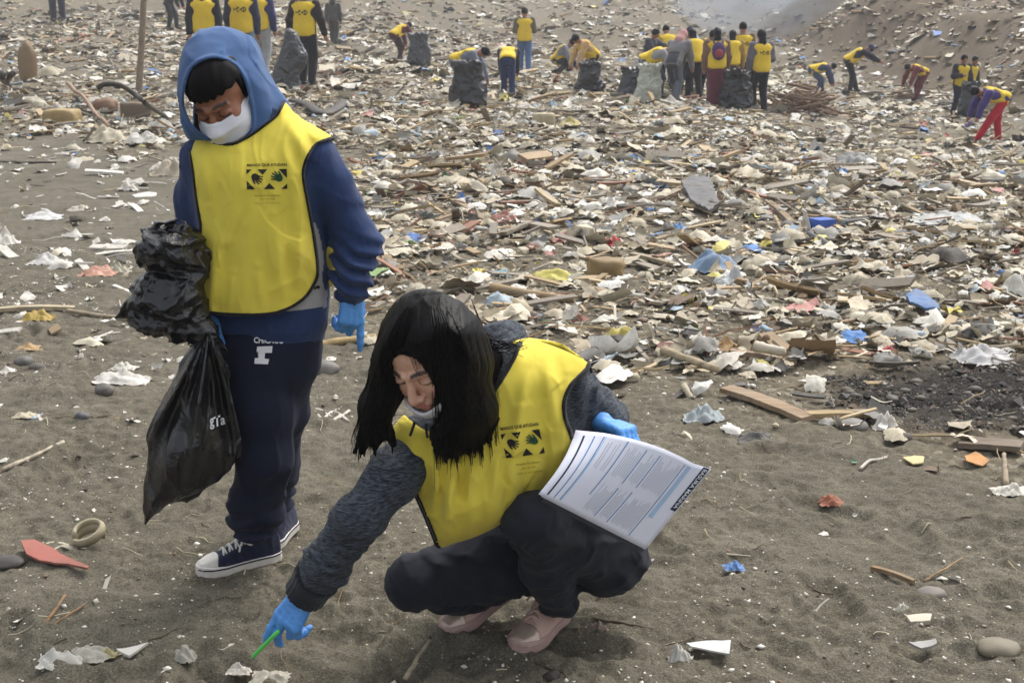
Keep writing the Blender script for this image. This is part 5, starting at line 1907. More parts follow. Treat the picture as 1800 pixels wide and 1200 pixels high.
def build_pen():
    p0, p1 = W(441, 1157, 2.54), W(478, 1120, 2.505)
    root = empty('pen', tuple(float(v) for v in p0), 'bright green plastic pen held in the crouching woman\'s lowered glove', 'pen')
    d = p1 - p0
    V, F = tube(np.array([p0, p0 + d * .10, p0 + d * .14, p0 + d * 1.1, p0 + d * 1.3]), [.0012, .0032, .0046, .0048, .0044], 8)
    mesh_np('barrel', V - p0, F, M_PEN, root)
    V, F = tube(np.array([p0 + d * .3 + [.004, -.004, .004], p0 + d * .9 + [.004, -.004, .004]]), [.0016, .0016], 6)
    mesh_np('clip', V - p0, F, M_PEN, root)
build_pen()
# ---------------------------------------------------------------- the other volunteers, further up the beach
CLOTH = {}
def cloth(c, kind='cloth'):
    key = (c, kind)
    if key not in CLOTH:
        CLOTH[key] = fabric('%s_%d' % (kind, len(CLOTH)), c, 0.9, 0.14, 300, 0.35, (9, 9, 5))
    return CLOTH[key]
M_VESTF = fabric('yellow_vest_far', (218, 186, 48), 0.85, 0.07, 300, 0.3, (8, 8, 3))
M_SKINF = plain('skin_far', (150, 104, 80), 0.6, 0.08, 30, 0.1)

def folk(px, py, hpx, label, yaw, lean=0.0, crouch=0.0, top=(46, 50, 60), legs=(40, 42, 52), vest=True, arms=('down', 'down'), hair='short', stride=0.12,
         skirt=False, hat=None, H=1.62, D=None, logo=False, shoes=(40, 36, 34), head_turn=0.0, head_down=0.2, apron=None):
    """a standing, bending or crouching person. px, py = where the feet stand, hpx = how tall the upright person would be in the photograph"""
    g = G(px, py)
    if D is not None:
        g = W(px, py, D); g[2] = Hgt(g[0], g[1])
    Dc = g[1] * cp - (g[2] + .8 - CAM_H) * sp_
    H = hpx * Dc / FPX
    k = H / 1.65
    fw = np.array([math.sin(yaw), -math.cos(yaw), 0.0])      # yaw 0 faces the camera
    sd = np.array([math.cos(yaw), math.sin(yaw), 0.0])       # towards image right when facing the camera
    U = np.array([0, 0, 1.0])
    root = empty('person', tuple(float(v) for v in g), label, 'person', 'volunteers picking up litter')
    rt = np.array(root.location)
    hipz = (0.86 - 0.50 * crouch) * k
    pel = rt + U * hipz - fw * (0.17 * lean + 0.05 * crouch) * k
    sp = fw * math.sin(lean) + U * math.cos(lean)
    nk = np.cross(sd, sp); 
    if nk @ fw < 0: nk = -nk
    ch = pel + sp * .30 * k; neck = pel + sp * .50 * k
    hd_dir = sp * math.cos(head_down) + nk * math.sin(head_down)
    hc = neck + hd_dir * .15 * k
    feet = [rt + sd * .10 * k + fw * stride * k, rt - sd * .10 * k - fw * stride * .7 * k]
    for f in feet: f[2] = Hgt(f[0], f[1]) + .035 * k
    hips = [pel + sd * .09 * k, pel - sd * .09 * k]
    knees = []
    for h, f in zip(hips, feet):
        ank = f + U * .04 * k
        m = (h + ank) / 2; d = np.linalg.norm(h - ank); Lh = .41 * k
        b = math.sqrt(max(Lh ** 2 - (d / 2) ** 2, .0004))
        knees.append(m + (fw * .95 + U * .25 * crouch) * b)
    shs = [neck - sp * .05 * k + sd * .19 * k, neck - sp * .05 * k - sd * .19 * k]
    armp = []
    for s, a, sg in zip(shs, arms, (1, -1)):
        out = sd * sg
        if a == 'down': e = s - U * .27 * k + out * .05 * k; w = e - U * .23 * k + fw * .06 * k
        elif a == 'bag': e = s - U * .26 * k + out * .09 * k; w = e - U * .22 * k + fw * .05 * k + out * .04 * k
        elif a == 'fold': e = s - U * .26 * k + out * .06 * k; w = e + fw * .20 * k - out * .10 * k + U * .02 * k
        elif a == 'reach': e = s - U * .24 * k + fw * .12 * k; w = e - U * .23 * k + fw * .08 * k
        elif a == 'far': e = s + fw * .22 * k - U * .12 * k + out * .05 * k; w = e + fw * .20 * k - U * .12 * k
        elif a == 'back': e = s - U * .20 * k - fw * .14 * k + out * .05 * k; w = e - U * .2 * k + fw * .02 * k
        armp.append((s, e, w))
    h = .026 * max(k, .8)
    lo = np.minimum.reduce([rt, pel, hc] + [p for a in armp for p in a] + feet) - .26 * k
    hi = np.maximum.reduce([rt, pel, hc] + [p for a in armp for p in a] + feet) + .26 * k
    Rt = np.stack([sd, nk, sp])
    def torso(P, g0=0.0):
        return loft(P, pel, Rt, np.array([-.08, .0, .15, .32, .44, .50]) * k, np.zeros(6), np.zeros(6), (np.array([.165, .175, .17, .20, .19, .09]) + g0) * k, (np.array([.12, .13, .12, .125, .105, .075]) + g0) * k)
    def jacket(P):
        d = torso(P)
        for s, e, w in armp:
            d = smin(d, chain(P, [s, e, w], [.072 * k, .062 * k, .046 * k], .03), .03)
        return d - .012 + .012 * perlin(P * 9) + .007 * perlin(P * 22)
    sdf_obj('jacket', jacket, lo, hi, h, cloth(top), root, 1)
    def trousers(P):
        d = None
        for a, b, f in zip(hips, knees, feet):
            e = chain(P, [a, b, f + U * .04 * k], [.105 * k, .084 * k, .068 * k], .03)
            d = e if d is None else smin(d, e, .03)
        d = smin(d, ell(P, pel, (.16 * k, .13 * k, .12 * k), np.stack([sd, fw, U])), .04)
        if skirt:
            d = smin(d, cone(P, pel, (feet[0] + feet[1]) / 2 + U * .10 * k, .15 * k, .19 * k), .03)
        return d + .008 * perlin(P * 11)
    sdf_obj('skirt' if skirt else 'trousers', trousers, lo, hi, h, cloth(legs), root, 1)
    hr = .098 * k
    Rh = np.stack([sd, nk * math.cos(head_down) - sp * math.sin(head_down), hd_dir])
    def body(P):
        d = ell(P, hc, (.074 * k, .092 * k, .112 * k), Rh)
        d = smin(d, ell(P, hc + Rh[1] * .088 * k - Rh[2] * .02 * k, (.014 * k, .016 * k, .026 * k), Rh), .01)
        d = smin(d, cone(P, hc - hd_dir * .06 * k, neck - sp * .04 * k, .055 * k, .06 * k), .02)
        for s, e, w in armp:
            v = (w - e) / np.linalg.norm(w - e)
            d = np.minimum(d, chain(P, [neck - sp * .06 * k, s, e, w, w + v * .07 * k, w + v * .12 * k], [.04 * k, .03 * k, .03 * k, .028 * k, .036 * k, .022 * k], .02))
        return d
    sdf_obj('body', body, lo, hi, min(h, .019), M_SKINF, root, 1)
    if hat is None:
        def hairf(P):
            q = (P - hc.astype(F32)) @ Rh.T.astype(F32)
            d = ell(q, (0, -.014 * k, .028 * k), (.086 * k, .104 * k, .104 * k))
            d = smax(d, -ell(q, (0, .11 * k, -.03 * k), (.075 * k, .075 * k, .10 * k)), .01)
            d = smax(d, -.055 * k - q[:, 2] - .2 * np.maximum(-q[:, 1], 0), .01)
            if hair == 'long': d = smin(d, chain(P, [hc - Rh[1] * .06 * k, hc - Rh[1] * .09 * k - U * .14 * k - Rh[2] * .02 * k, neck - nk * .11 * k - sp * .14 * k], [.07 * k, .07 * k, .035 * k], .03), .03)
            if hair == 'tail': d = smin(d, chain(P, [hc - Rh[1] * .09 * k, hc - Rh[1] * .15 * k - U * .12 * k], [.04 * k, .02 * k], .03), .03)
            return d + .006 * perlin(P * 24)
        sdf_obj('hair', hairf, hc - .32 * k, hc + .25 * k, .018, M_HAIR, root, 1)
    else:
        def hatf(P):
            q = (P - hc.astype(F32)) @ Rh.T.astype(F32)
            d = ell(q, (0, -.010 * k, .036 * k), (.092 * k, .108 * k, .108 * k))
            d = smax(d, -ell(q, (0, .12 * k, -.045 * k), (.07 * k, .075 * k, .10 * k)), .01)
            if hat[1] == 'hood': d = smin(d, chain(P, [hc - Rh[1] * .03 * k, neck - nk * .04 * k, neck - sp * .05 * k], [.09 * k, .10 * k, .12 * k], .03), .03); return d
            d = smax(d, -.012 * k - q[:, 2], .01)
            if hat[1] == 'cap': d = np.minimum(d, np.maximum(ell(q, (0, .10 * k, .01 * k), (.07 * k, .09 * k, .012 * k)), -q[:, 1]))
            return d
        sdf_obj('hood' if hat[1] == 'hood' else 'cap', hatf, hc - .3 * k, hc + .26 * k, .018, cloth(hat[0]), root, 1)
    for f, kn in zip(feet, knees):
        def shoe(P):
            d = ell(P, f + fw * .06 * k - U * .005 * k, (.048 * k, .125 * k, .045 * k), np.stack([sd, fw, U]))
            d = smin(d, cone(P, f, f + U * .06 * k, .045 * k, .045 * k), .02)
            return smax(d, (f[2] - .036 * k) - P[:, 2], .006)
        sdf_obj('shoe', shoe, f - .22 * k, f + .22 * k, .02, cloth(shoes, 'shoe'), root, 1)
    if vest:
        def vf(P):
            o = torso(P, .036) + .008 * perlin(P * np.array([14, 14, 4], F32))
            o = smin(o, chain(P, [shs[0] - sp * .01 * k, shs[1] - sp * .01 * k], [.075 * k, .075 * k]), .03)
            q = (P - pel.astype(F32)) @ Rt.T.astype(F32) / k
            keep = np.maximum(np.abs(q[:, 0]) - (.19 + .04 * sstep(.34, .46, q[:, 2]) - .05 * np.exp(-((q[:, 2] - .30) / .07) ** 2)), np.maximum(-.085 - q[:, 2] + .5 * np.maximum(np.abs(q[:, 0]) - .10, 0), q[:, 2] - .485))
            nkh = .085 - np.hypot(q[:, 0], q[:, 1] - .03) * (q[:, 2] > .36) - 1 * (q[:, 2] <= .36)
            return np.maximum(np.maximum(np.maximum(o, -(o + .035)), keep * k), nkh * k)
        vo = sdf_obj('vest', vf, lo, hi, .021, M_VESTF, root, 1, keep=60)
        if logo:
            s = 1 if logo == 'front' else -1
            bv = bvh_of(vo)
            V, F = [], []
            for (a, b, c) in (((-.10, .34), (-.04, .34), (-.07, .30)), ((-.10, .26), (-.04, .26), (-.07, .30)), ((0, .34), (.05, .34), (.02, .30)), ((0, .26), (.05, .26), (.02, .29)), ((.10, .34), (.08, .30), (.10, .27)), ((-.11, .33), (-.11, .27), (-.085, .30)), ((-.06, .32), (.0, .31), (-.03, .275)), ((.03, .325), (.08, .31), (.05, .28))):
                P, T = tri_fill([[a, b, c]], .03)
                base = len(V); ok = []
                for (x, z) in P:
                    o_ = pel + (sd * x + sp * z) * k + nk * s * .6
                    hit, n_, _, _ = bv.ray_cast(Vector(o_), Vector(-nk * s))
                    V.append(np.array(hit) + nk * s * .004 - rt if hit is not None else None)
                F += [tuple(i + base for i in t) for t in T]
            F = [f for f in F if all(V[i] is not None for i in f)]
            V = np.array([np.zeros(3) if v is None else v for v in V])
            if F: tag(mesh_np('print', V, F, M_PRINT_K, root), kind='stuff')
    if apron is not None:
        def ap(P):
            o = torso(P, .018); d = np.minimum(o, trousers(P) - .012)
            q = (P - pel.astype(F32)) @ Rt.T.astype(F32) / k
            return np.maximum(np.maximum(d, -(d + .03)), np.maximum(np.abs(q[:, 0]) - .13, np.maximum(q[:, 2] - .2, -.3 - q[:, 2])))
        sdf_obj('apron', ap, lo, hi, .016, cloth(apron), root, 1, keep=40)
    return dict(root=root, k=k, hands=[a[2] for a in armp], pel=pel, neck=neck, sp=sp, nk=nk, sd=sd, fw=fw, g=g)

def far_bag(px, py, wpx, hpx, label, mat, D=None, lump=1.0, seed=0, neck=True, nm='rubbish_bag', cat='bin bag', grp='bags being filled with litter'):
    """a part-filled bag standing on the ground: a sagging sack with an open, creased neck"""
    g = G(px, py)
    if D is not None:
        g = W(px, py, D); g[2] = Hgt(g[0], g[1])
    s = (g[1] * cp - (g[2] - CAM_H) * sp_) / FPX
    w, hh = wpx * s / 2, hpx * s
    root = empty(nm, tuple(float(v) for v in g), label, cat, grp)
    c = np.array(root.location)
    zz = np.array([-.02, .05, .30, .6, .82, 1.0]) * hh
    rr = np.array([.80, 1.0, 1.02, .92, .80, .86]) * w
    def fn(P):
        d = loft(P, c, np.eye(3), zz, np.zeros(6), np.zeros(6), rr, rr * .72)
        th = np.arctan2(P[:, 1] - c[1], P[:, 0] - c[0])
        t = (P[:, 2] - c[2]) / hh
        n = np.abs(perlin(P * (2.6 / w) + seed)) + .5 * np.abs(perlin(P * (6 / w) + seed))
        d = d + w * .42 * lump * perlin(P * (1.25 / w) + seed * 3.7)
        d = d + w * (.34 * lump * (n - .25)) + w * .06 * np.sin(th * 9 + seed + 3 * perlin(P * 3 / w)) * sstep(.4, 1.0, t)
        if neck:   # open at the top
            d = smax(d, -ell(P, c + [0, 0, hh * 1.02], (w * .66, w * .46, hh * .30)), .01)
        return d * .75
    lo = c + np.array([-w * 1.7, -w * 1.5, -.06]); hi = c + np.array([w * 1.7, w * 1.5, hh * 1.2])
    sdf_obj('bag_body', fn, lo, hi, max(.016, w / 13), mat, root, 1, keep=80)
    return root

def hang_bag():
    Yb = 23.2
    poly = smooth_poly([(503, 52), (520, 56), (530, 76), (541, 98), (536, 118), (526, 132), (531, 160), (522, 182), (506, 180), (492, 164), (478, 142), (484, 112), (497, 78)], 3)
    c = W(510, 176, Yb)
    root = empty('rubbish_bag', tuple(float(v) for v in c), 'half full grey bag hanging beside the black trousered carrier', 'bin bag', 'bags being filled with litter')
    def fn(P):
        d = pillow(P, poly, Yb, 1, .16, .16)
        return (d + .05 * (np.abs(perlin(P * 6)) - .2) + .03 * (np.abs(perlin(P * 13)) - .2)) * .8
    lo = W(470, 190, Yb); hi = W(550, 40, Yb)
    lo[1] -= .35; hi[1] += .35
    sdf_obj('bag_body', fn, lo, hi, .014, M_BAGG, root, 1, keep=60)

def build_folk():
    Bk = math.pi
    NV, BK, JN, GR = (36, 42, 66), (28, 28, 32), (92, 112, 142), (88, 86, 80)
    folk(103, 38, 130, 'person in dark clothes far up the litter, legs only showing', 0.3, 0.1, 0, BK, (40, 42, 56), False, H=1.7)
    folk(303, 53, 88, 'person all in dark clothes stooping over a thin stick', 1.4, .55, 0, BK, (34, 34, 40), False, ('reach', 'reach'))
    folk(364, 128, 172, 'person in yellow vest and black sleeves standing behind the blue hood', 0.1, .05, 0, BK, JN, True, ('down', 'down'), D=24.5)
    folk(430, 136, 174, 'person in pale jeans and printed yellow vest seen from behind', Bk, .05, 0, NV, (118, 136, 160), True, ('down', 'down'), D=25.0, logo='back')
    folk(462, 124, 154, 'person in navy jacket half hidden by the pale jeans wearer', Bk * .9, .05, 0, (44, 48, 92), (150, 152, 156), True, ('down', 'down'), D=26.5)
    folk(540, 142, 172, 'person in printed yellow vest and black trousers carrying a grey bag', Bk * .92, .06, 0, (40, 28, 30), (24, 24, 28), True, ('bag', 'bag'), D=24.0, logo='back', stride=.05)
    folk(587, 78, 84, 'person in plain dark grey clothes without a vest', Bk * .95, .08, 0, (74, 72, 68), (70, 68, 64), False, hat=((60, 58, 56), 'hood'))
    folk(702, 107, 92, 'person in maroon sleeves bending beside a standing grey bag', 2.3, 1.05, .15, (92, 46, 48), (60, 40, 44), True, ('reach', 'reach'), H=1.5)
    folk(818, 166, 138, 'person in grey bending over the big open black bag', 1.35, 1.25, .0, (110, 116, 130), (96, 104, 118), True, ('reach', 'reach'), D=22.5)
    folk(893, 148, 122, 'person in navy jeans bent double with back turned', Bk * .98, 1.15, .0, (30, 34, 44), (38, 52, 92), True, ('reach', 'reach'), D=25.0)
    folk(922, 127, 112, 'person standing upright with back turned, yellow vest and blue jeans', Bk, .04, 0, (96, 88, 70), (78, 104, 146), True, ('fold', 'fold'), hair='short')
    folk(988, 131, 106, 'person squatting in yellow vest with grey sleeves', 1.2, .75, .95, (126, 128, 136), (40, 40, 44), True, ('reach', 'reach'))
    folk(1034, 140, 118, 'person in orange-tinged vest bending beside a dark bag', -1.1, .85, .1, (196, 160, 110), (50, 44, 50), True, ('reach', 'reach'), D=28.5)
    # the cluster
    folk(1172, 150, 118, 'person at the back of the cluster, black hair and yellow vest', Bk * 1.05, .4, 0, (180, 150, 60), BK, True, D=28.0)
    folk(1204, 158, 122, 'person in pale blue shirt in the cluster', .2, .45, 0, (160, 184, 206), BK, False, ('fold', 'down'), D=27.5, hat=((30, 34, 60), 'cap'))
    folk(1138, 160, 116, 'person with dark hair and grey sleeves leaning into the cluster', 1.0, .35, 0, (70, 70, 80), (60, 60, 66), False, ('far', 'reach'), D=27.0)
    folk(1146, 172, 128, 'person in yellow vest bending over a whitish sack', 1.5, 1.15, .05, (150, 150, 152), (66, 84, 116), True, ('reach', 'reach'), D=25.5, hat=((38, 36, 60), 'cap'))
    folk(1186, 182, 140, 'person in pink headscarf and dark apron stooping with back turned', Bk * .8, .55, .06, (120, 118, 120), (92, 98, 104), False, ('reach', 'reach'), D=24.4, hat=((176, 132, 128), 'hood'), stride=.26, apron=(64, 64, 70))
    folk(1220, 168, 126, 'person in yellow vest and black trousers beside the maroon skirt', Bk * 1.1, .4, 0, (96, 90, 60), BK, True, ('down', 'fold'), D=26.0, hair='long')
    wb = folk(1257, 187, 140, 'person in maroon skirt and yellow vest wearing a small purple backpack', Bk, .14, 0, (120, 92, 70), (92, 38, 50), True, ('down', 'down'), D=24.0, hair='long', skirt=True, stride=.04)
    folk(1284, 165, 126, 'person with long black hair facing away, next to the backpack wearer', Bk * .95, .3, 0, (150, 120, 50), (50, 44, 60), True, D=26.5, hair='long')
    folk(1302, 160, 132, 'person in printed yellow vest at the far side of the cluster', Bk, .03, 0, (110, 90, 60), BK, True, D=27.6, logo='back')
    folk(1334, 189, 142, 'person with long dark hair in printed vest and black trousers', Bk * 1.08, .03, 0, (104, 100, 108), (26, 26, 34), True, ('down', 'fold'), D=24.0, hair='long', logo='back', stride=.05)
    folk(1158, 166, 120, 'person in yellow vest stooping low between the whitish sack and the headscarf', 2.0, 1.0, .1, (150, 120, 60), (60, 66, 84), True, ('reach', 'reach'), D=26.4)
    folk(1240, 158, 124, 'person with bowed dark head behind the purple backpack wearer', .3, .6, 0, (120, 100, 60), BK, True, ('fold', 'reach'), D=27.4)
    k = wb['k']; c = wb['pel'] + wb['sp'] * .27 * k - wb['nk'] * .21 * k
    rt = empty('backpack', tuple(float(v) for v in c - wb['sp'] * .2 * k), 'small purple and red backpack worn over a yellow vest', 'backpack')
    Rt = np.stack([wb['sd'], wb['nk'], wb['sp']])
    def bp(P): return smax(ell(P, c, (.14 * k, .10 * k, .21 * k), Rt), ell(P, c, (.16 * k, .095 * k, .19 * k), Rt), .02)
    sdf_obj('pack_body', bp, c - .3, c + .3, .014, cloth((74, 52, 92)), rt, 1)
    def pk(P): return ell(P, c - wb['nk'] * .075 * k - wb['sp'] * .06 * k, (.085 * k, .045 * k, .09 * k), Rt)
    sdf_obj('front_pocket', pk, c - .3, c + .3, .013, cloth((150, 62, 70)), rt, 1)
    for s in (-1, 1):
        p = [c + wb['sd'] * s * .09 * k + wb['sp'] * .17 * k, wb['neck'] + wb['sd'] * s * .11 * k + wb['sp'] * .03 * k, wb['neck'] + wb['sd'] * s * .12 * k + wb['nk'] * .13 * k - wb['sp'] * .1 * k]
        V, F = tube(spline(p, 8), .018 * k, 6)
        mesh_np('strap', V - np.array(rt.location), F, cloth((60, 44, 76)), rt)
    # further right
    folk(1440, 139, 92, 'person bent low behind the heap of sticks, yellow back showing', 1.5, 1.35, .25, (60, 70, 96), (66, 78, 104), True, ('reach', 'reach'), D=32)
    folk(1499, 151, 104, 'person in black reaching out in front of the dark bank', 1.45, 1.0, 0, (34, 32, 48), (30, 30, 36), True, ('far', 'far'), hat=((46, 38, 78), 'cap'), D=33)
    folk(1612, 162, 92, 'person in maroon trousers and printed vest bending towards sticks', -1.2, 1.25, 0, (110, 50, 52), (96, 40, 46), True, ('reach', 'reach'), logo='back', D=31)
    folk(1684, 189, 106, 'person facing the camera by the bank, holding a dark bag', .3, .15, 0, (40, 38, 40), (34, 36, 52), True, ('bag', 'fold'), D=26.5)
    folk(1702, 178, 96, 'person partly hidden behind the bag holder by the bank', .6, .2, 0, (60, 56, 50), (60, 60, 66), True, D=28)
    folk(1742, 233, 138, 'person in bright red trousers bent double at the bank', -1.45, 1.3, 0, (66, 52, 110), (176, 30, 44), True, ('reach', 'reach'), D=20.5, stride=.32, shoes=(150, 30, 40))
    # bags
    hang_bag()
    far_bag(737, 117, 40, 56, 'upright dark grey bag beside the maroon sleeves', M_BAGG, None, .7, 2)
    far_bag(824, 172, 64, 80, 'big open black bag in front of the grey trousered volunteer', M_BAG, 21.6, .8, 3)
    far_bag(1036, 150, 44, 50, 'dark bag slumped beside the squatting volunteer', M_BAG, 27, 1.1, 4)
    far_bag(1110, 142, 42, 48, 'dark grey bag standing at the edge of the cluster', M_BAGG, 26.2, .8, 5)
    far_bag(1139, 176, 44, 66, 'whitish sack among the cluster of volunteers', plain('white_sack_film', (176, 178, 166), .5, .12, 8, .3), 24.6, 1.0, 6)
    far_bag(1294, 190, 54, 68, 'black bag on the ground between maroon skirt and long hair', M_BAG, 23.6, .9, 7)
    far_bag(1706, 182, 40, 60, 'dark green bag held out beside the bank', bag_plastic('green_bag_film', (30, 38, 36)), 26, .9, 8)
build_folk()
# ---------------------------------------------------------------- the pieces of litter one can point at
def wood_material():
    m, n, l, p = newmat('weathered_wood')
    v = objco(n)
    c = N(n, 'ShaderNodeObjectInfo').outputs['Color']
    g = nz(n, l, 1.0, 5, 0.65, scaled(n, l, v, (3, 40, 40)), 0.4)
    c = mix(n, l, ramp(n, l, g, [(0.38, 0.0), (0.68, 0.6)]), c, lin((72, 60, 46)))
    c = mix(n, l, ramp(n, l, nz(n, l, 7, 4, 0.6, v), [(0.5, 0.0), (0.75, 0.5)]), c, lin((150, 140, 122)))
    l.new(c, p.inputs['Base Color'])
    p.inputs['Roughness'].default_value = 0.85
    bump(n, l, p, g, 0.4, 0.006)
    return m
M_WOOD = wood_material()
LR8 = np.random.default_rng(99)
MARKS = []          # (pixel x, pixel y, short name) of what a scrap can be said to lie beside

def put(name, V, F, at, label, cat, col, mat=None, group=None, short=None, px=None, py=None, smooth=True, sharp=None):
    o = mesh_np(name, V, F, mat or M_LITO, None, smooth)
    if sharp: o.data.set_sharp_from_angle(angle=R(sharp))
    o.location = tuple(float(v) for v in at)
    col = np.asarray(col, float) * .74 + np.array([128, 118, 100]) * .26        # sun-bleached and dusty
    o.color = (*[float(v) for v in lin(col)], 1)
    tag(o, label, cat, group)
    if short: MARKS.append((px, py, short))
    return o

def ground_scale(g):
    return (g[1] * cp - (g[2] - CAM_H) * sp_) / FPX

def stick(px0, py0, px1, py1, rpx, col, label, short=None, lift0=0.0, lift1=0.0, wig=.02, name='wooden_stick', cat='stick', group=None, n=10, taper=.7, mat=None, sides=7):
    a, b = G(px0, py0), G(px1, py1)
    s = (ground_scale(a) + ground_scale(b)) / 2
    r = rpx * s / 2
    L = np.linalg.norm(b - a)
    t = np.linspace(0, 1, n)
    P = a + (b - a) * t[:, None]
    P[:, 2] = Hgt(P[:, 0], P[:, 1]) + r * .7 + lift0 * (1 - t) + lift1 * t
    P += LR8.normal(0, wig * L * .5, (n, 3)) * np.array([1, 1, .15]) * np.sin(np.pi * t)[:, None]
    rad = r * np.linspace(1, taper, n) * LR8.uniform(.85, 1.12, n)
    V, F = tube(P - a, rad, sides)
    return put(name, V, F, a, label, cat, col, mat or M_WOOD, group, short, (px0 + px1) / 2, (py0 + py1) / 2)

def board(px0, py0, px1, py1, wpx, col, label, short=None, th=.012, lift0=0.0, lift1=0.0, warp=.004, name='wooden_board', cat='board', roll=0.0, group=None):
    a, b = G(px0, py0), G(px1, py1)
    s = (ground_scale(a) + ground_scale(b)) / 2
    d = b - a; L = np.linalg.norm(d[:2])
    th = min(th, .02)
    x = np.array([d[0], d[1], 0]) / L; y = np.array([-x[1], x[0], 0])
    w = wpx * s / 2
    n = 9
    V = []
    for i in range(n):
        t = i / (n - 1)
        c = a + d * t
        z = Hgt(c[0], c[1]) + (lift0 * (1 - t) + lift1 * t) * .5 + .006 + min(warp, .008) * math.sin(math.pi * t)
        jag = LR8.uniform(-.04, .04, 4) * w * 2 if i in (0, n - 1) else np.zeros(4)
        ww = w * (1 + LR8.normal(0, .04))
        for (sy, sz), j in zip(((-1, 0), (1, 0), (1, 1), (-1, 1)), jag):
            p = c + y * sy * ww + x * j
            V.append((p[0] - a[0], p[1] - a[1], z - a[2] + sz * th + sy * roll * w))
    F = []
    for i in range(n - 1):
        for k in range(4):
            k2 = (k + 1) % 4
            F.append((4 * i + k, 4 * i + 4 + k, 4 * i + 4 + k2, 4 * i + k2))
    F += [(0, 1, 2, 3), (4 * n - 1, 4 * n - 2, 4 * n - 3, 4 * n - 4)]
    o = put(name, np.array(V), F, a, label, cat, col, M_WOOD, group, short, (px0 + px1) / 2, (py0 + py1) / 2, True, 35)
    return o

def heap(px, py, wpx, hpx, col, label, short, name, cat, crump=1.0, seed=0, n=21, yaw=0.0, fold=True, flat=1.0, group=None):
    """a crumpled sheet or bag: py is where its front edge meets the ground"""
    g = G(px, py)
    s = ground_scale(g)
    w = wpx * s; h = hpx * s
    a = np.linspace(-1, 1, n)
    u, v = np.meshgrid(a, a)
    P = np.stack([u.ravel(), v.ravel(), np.zeros(n * n)], 1)
    th = np.arctan2(P[:, 1], P[:, 0]); rr = np.hypot(P[:, 0], P[:, 1])
    ed = 1 + .34 * perlin(np.stack([np.cos(th) * 2.2, np.sin(th) * 2.2, np.full(n * n, seed + .5)], 1)) + .09 * perlin(np.stack([np.cos(th) * 5, np.sin(th) * 7, np.full(n * n, seed + 3.5)], 1))
    Q = P.copy(); Q[:, :2] *= (.5 * ed)[:, None]
    o = seed * 7.3
    n1 = np.abs(perlin(Q * 3.4 + o)); n2 = np.abs(perlin(Q * 7.5 + o)); n3 = np.abs(perlin(Q * 15 + o))
    z = flat * (1 - np.clip(rr, 0, 1) ** 1.7) * (.35 + 1.5 * n1) + crump * (.45 * n2 + .12 * n3)
    z = z / max(z.max(), 1e-6)
    Q[:, :2] += .10 * np.stack([perlin(Q * 5 + o + 5), perlin(Q * 5 + o + 15)], 1)
    V = np.stack([Q[:, 0] * w, Q[:, 1] * w * .74 + w * .26, z * h * .72], 1)
    c, sn = math.cos(yaw), math.sin(yaw)
    V[:, :2] = V[:, :2] @ np.array([[c, sn], [-sn, c]])
    V[:, 2] += Hgt(V[:, 0] + g[0], V[:, 1] + g[1]) - g[2]
    i = np.arange(n * n).reshape(n, n)
    F = np.stack([i[:-1, :-1], i[:-1, 1:], i[1:, 1:], i[1:, :-1]], -1).reshape(-1, 4)
    return put(name, V, F, g, label, cat, col, M_LITO, group, short, px, py)

def lump(px, py, wpx, hpx, col, label, short, name, cat, seed=0, amp=.3, smooth_=False, deep=.8, block=0.0, mat=None, group=None):
    g = G(px, py)
    s = ground_scale(g)
    V, F = ICO3
    P = V * 2
    if block:
        m = np.abs(P).max(1)[:, None]
        P = P * (1 - block) + block * np.clip(P / m * .98, -.86, .86)
    P = P * (1 + (amp + (.10 if smooth_ else 0)) * perlin(P * 1.4 + seed * 5.1) + amp * .5 * perlin(P * 3.2 + seed * 3.1) + (0 if smooth_ else amp * .35) * perlin(P * 7 + seed))[:, None]
    V = P * np.array([wpx * s / 2, wpx * s / 2 * deep, hpx * s * .55])
    V[:, 1] += wpx * s * .3; V[:, 2] += hpx * s * (.22 if smooth_ else .36)
    return put(name, V, F, g, label, cat, col, mat or M_LITO, group, short, px, py)

def slab(poly, col, label, short, name, cat, th=.006, lift=.015, curl=0.0, mat=None, tilt=None, group=None):
    """a flat broken piece lying on the ground, its outline seen in the photograph laid on the sand"""
    pts = np.array([G(px, py) for px, py in poly])
    c = pts.mean(0)
    P, T = tri_fill([[(p[0], p[1]) for p in pts]], max(.02, np.ptp(pts[:, 0]) / 5))
    P = np.array(P)
    x, y = P[:, 0], P[:, 1]
    R2 = max(np.hypot(x - c[0], y - c[1]).max(), 1e-3)
    z = Hgt(x, y) + lift + curl * ((x - c[0]) / R2) ** 2 + .25 * lift * noise2(x * 30 / 1.0, y * 30, 7)
    if tilt is not None: z = z + tilt[0] * (x - c[0]) + tilt[1] * (y - c[1])
    V = np.stack([x, y, z], 1)
    n = len(V)
    bm_e = {}
    for t in T:
        for a, b in ((t[0], t[1]), (t[1], t[2]), (t[2], t[0])):
            k = (min(a, b), max(a, b))
            bm_e[k] = None if k in bm_e else (a, b)
    F = [tuple(t) for t in T] + [tuple(i + n for i in t[::-1]) for t in T]
    F += [(b, a, a + n, b + n) for e in bm_e.values() if e for a, b in [e]]
    V = np.concatenate([V, V - [0, 0, th]])
    pc = np.array(poly).mean(0)
    return put(name, V - c, F, c, label, cat, col, mat or M_LITO, group, short, pc[0], pc[1], True, 40)

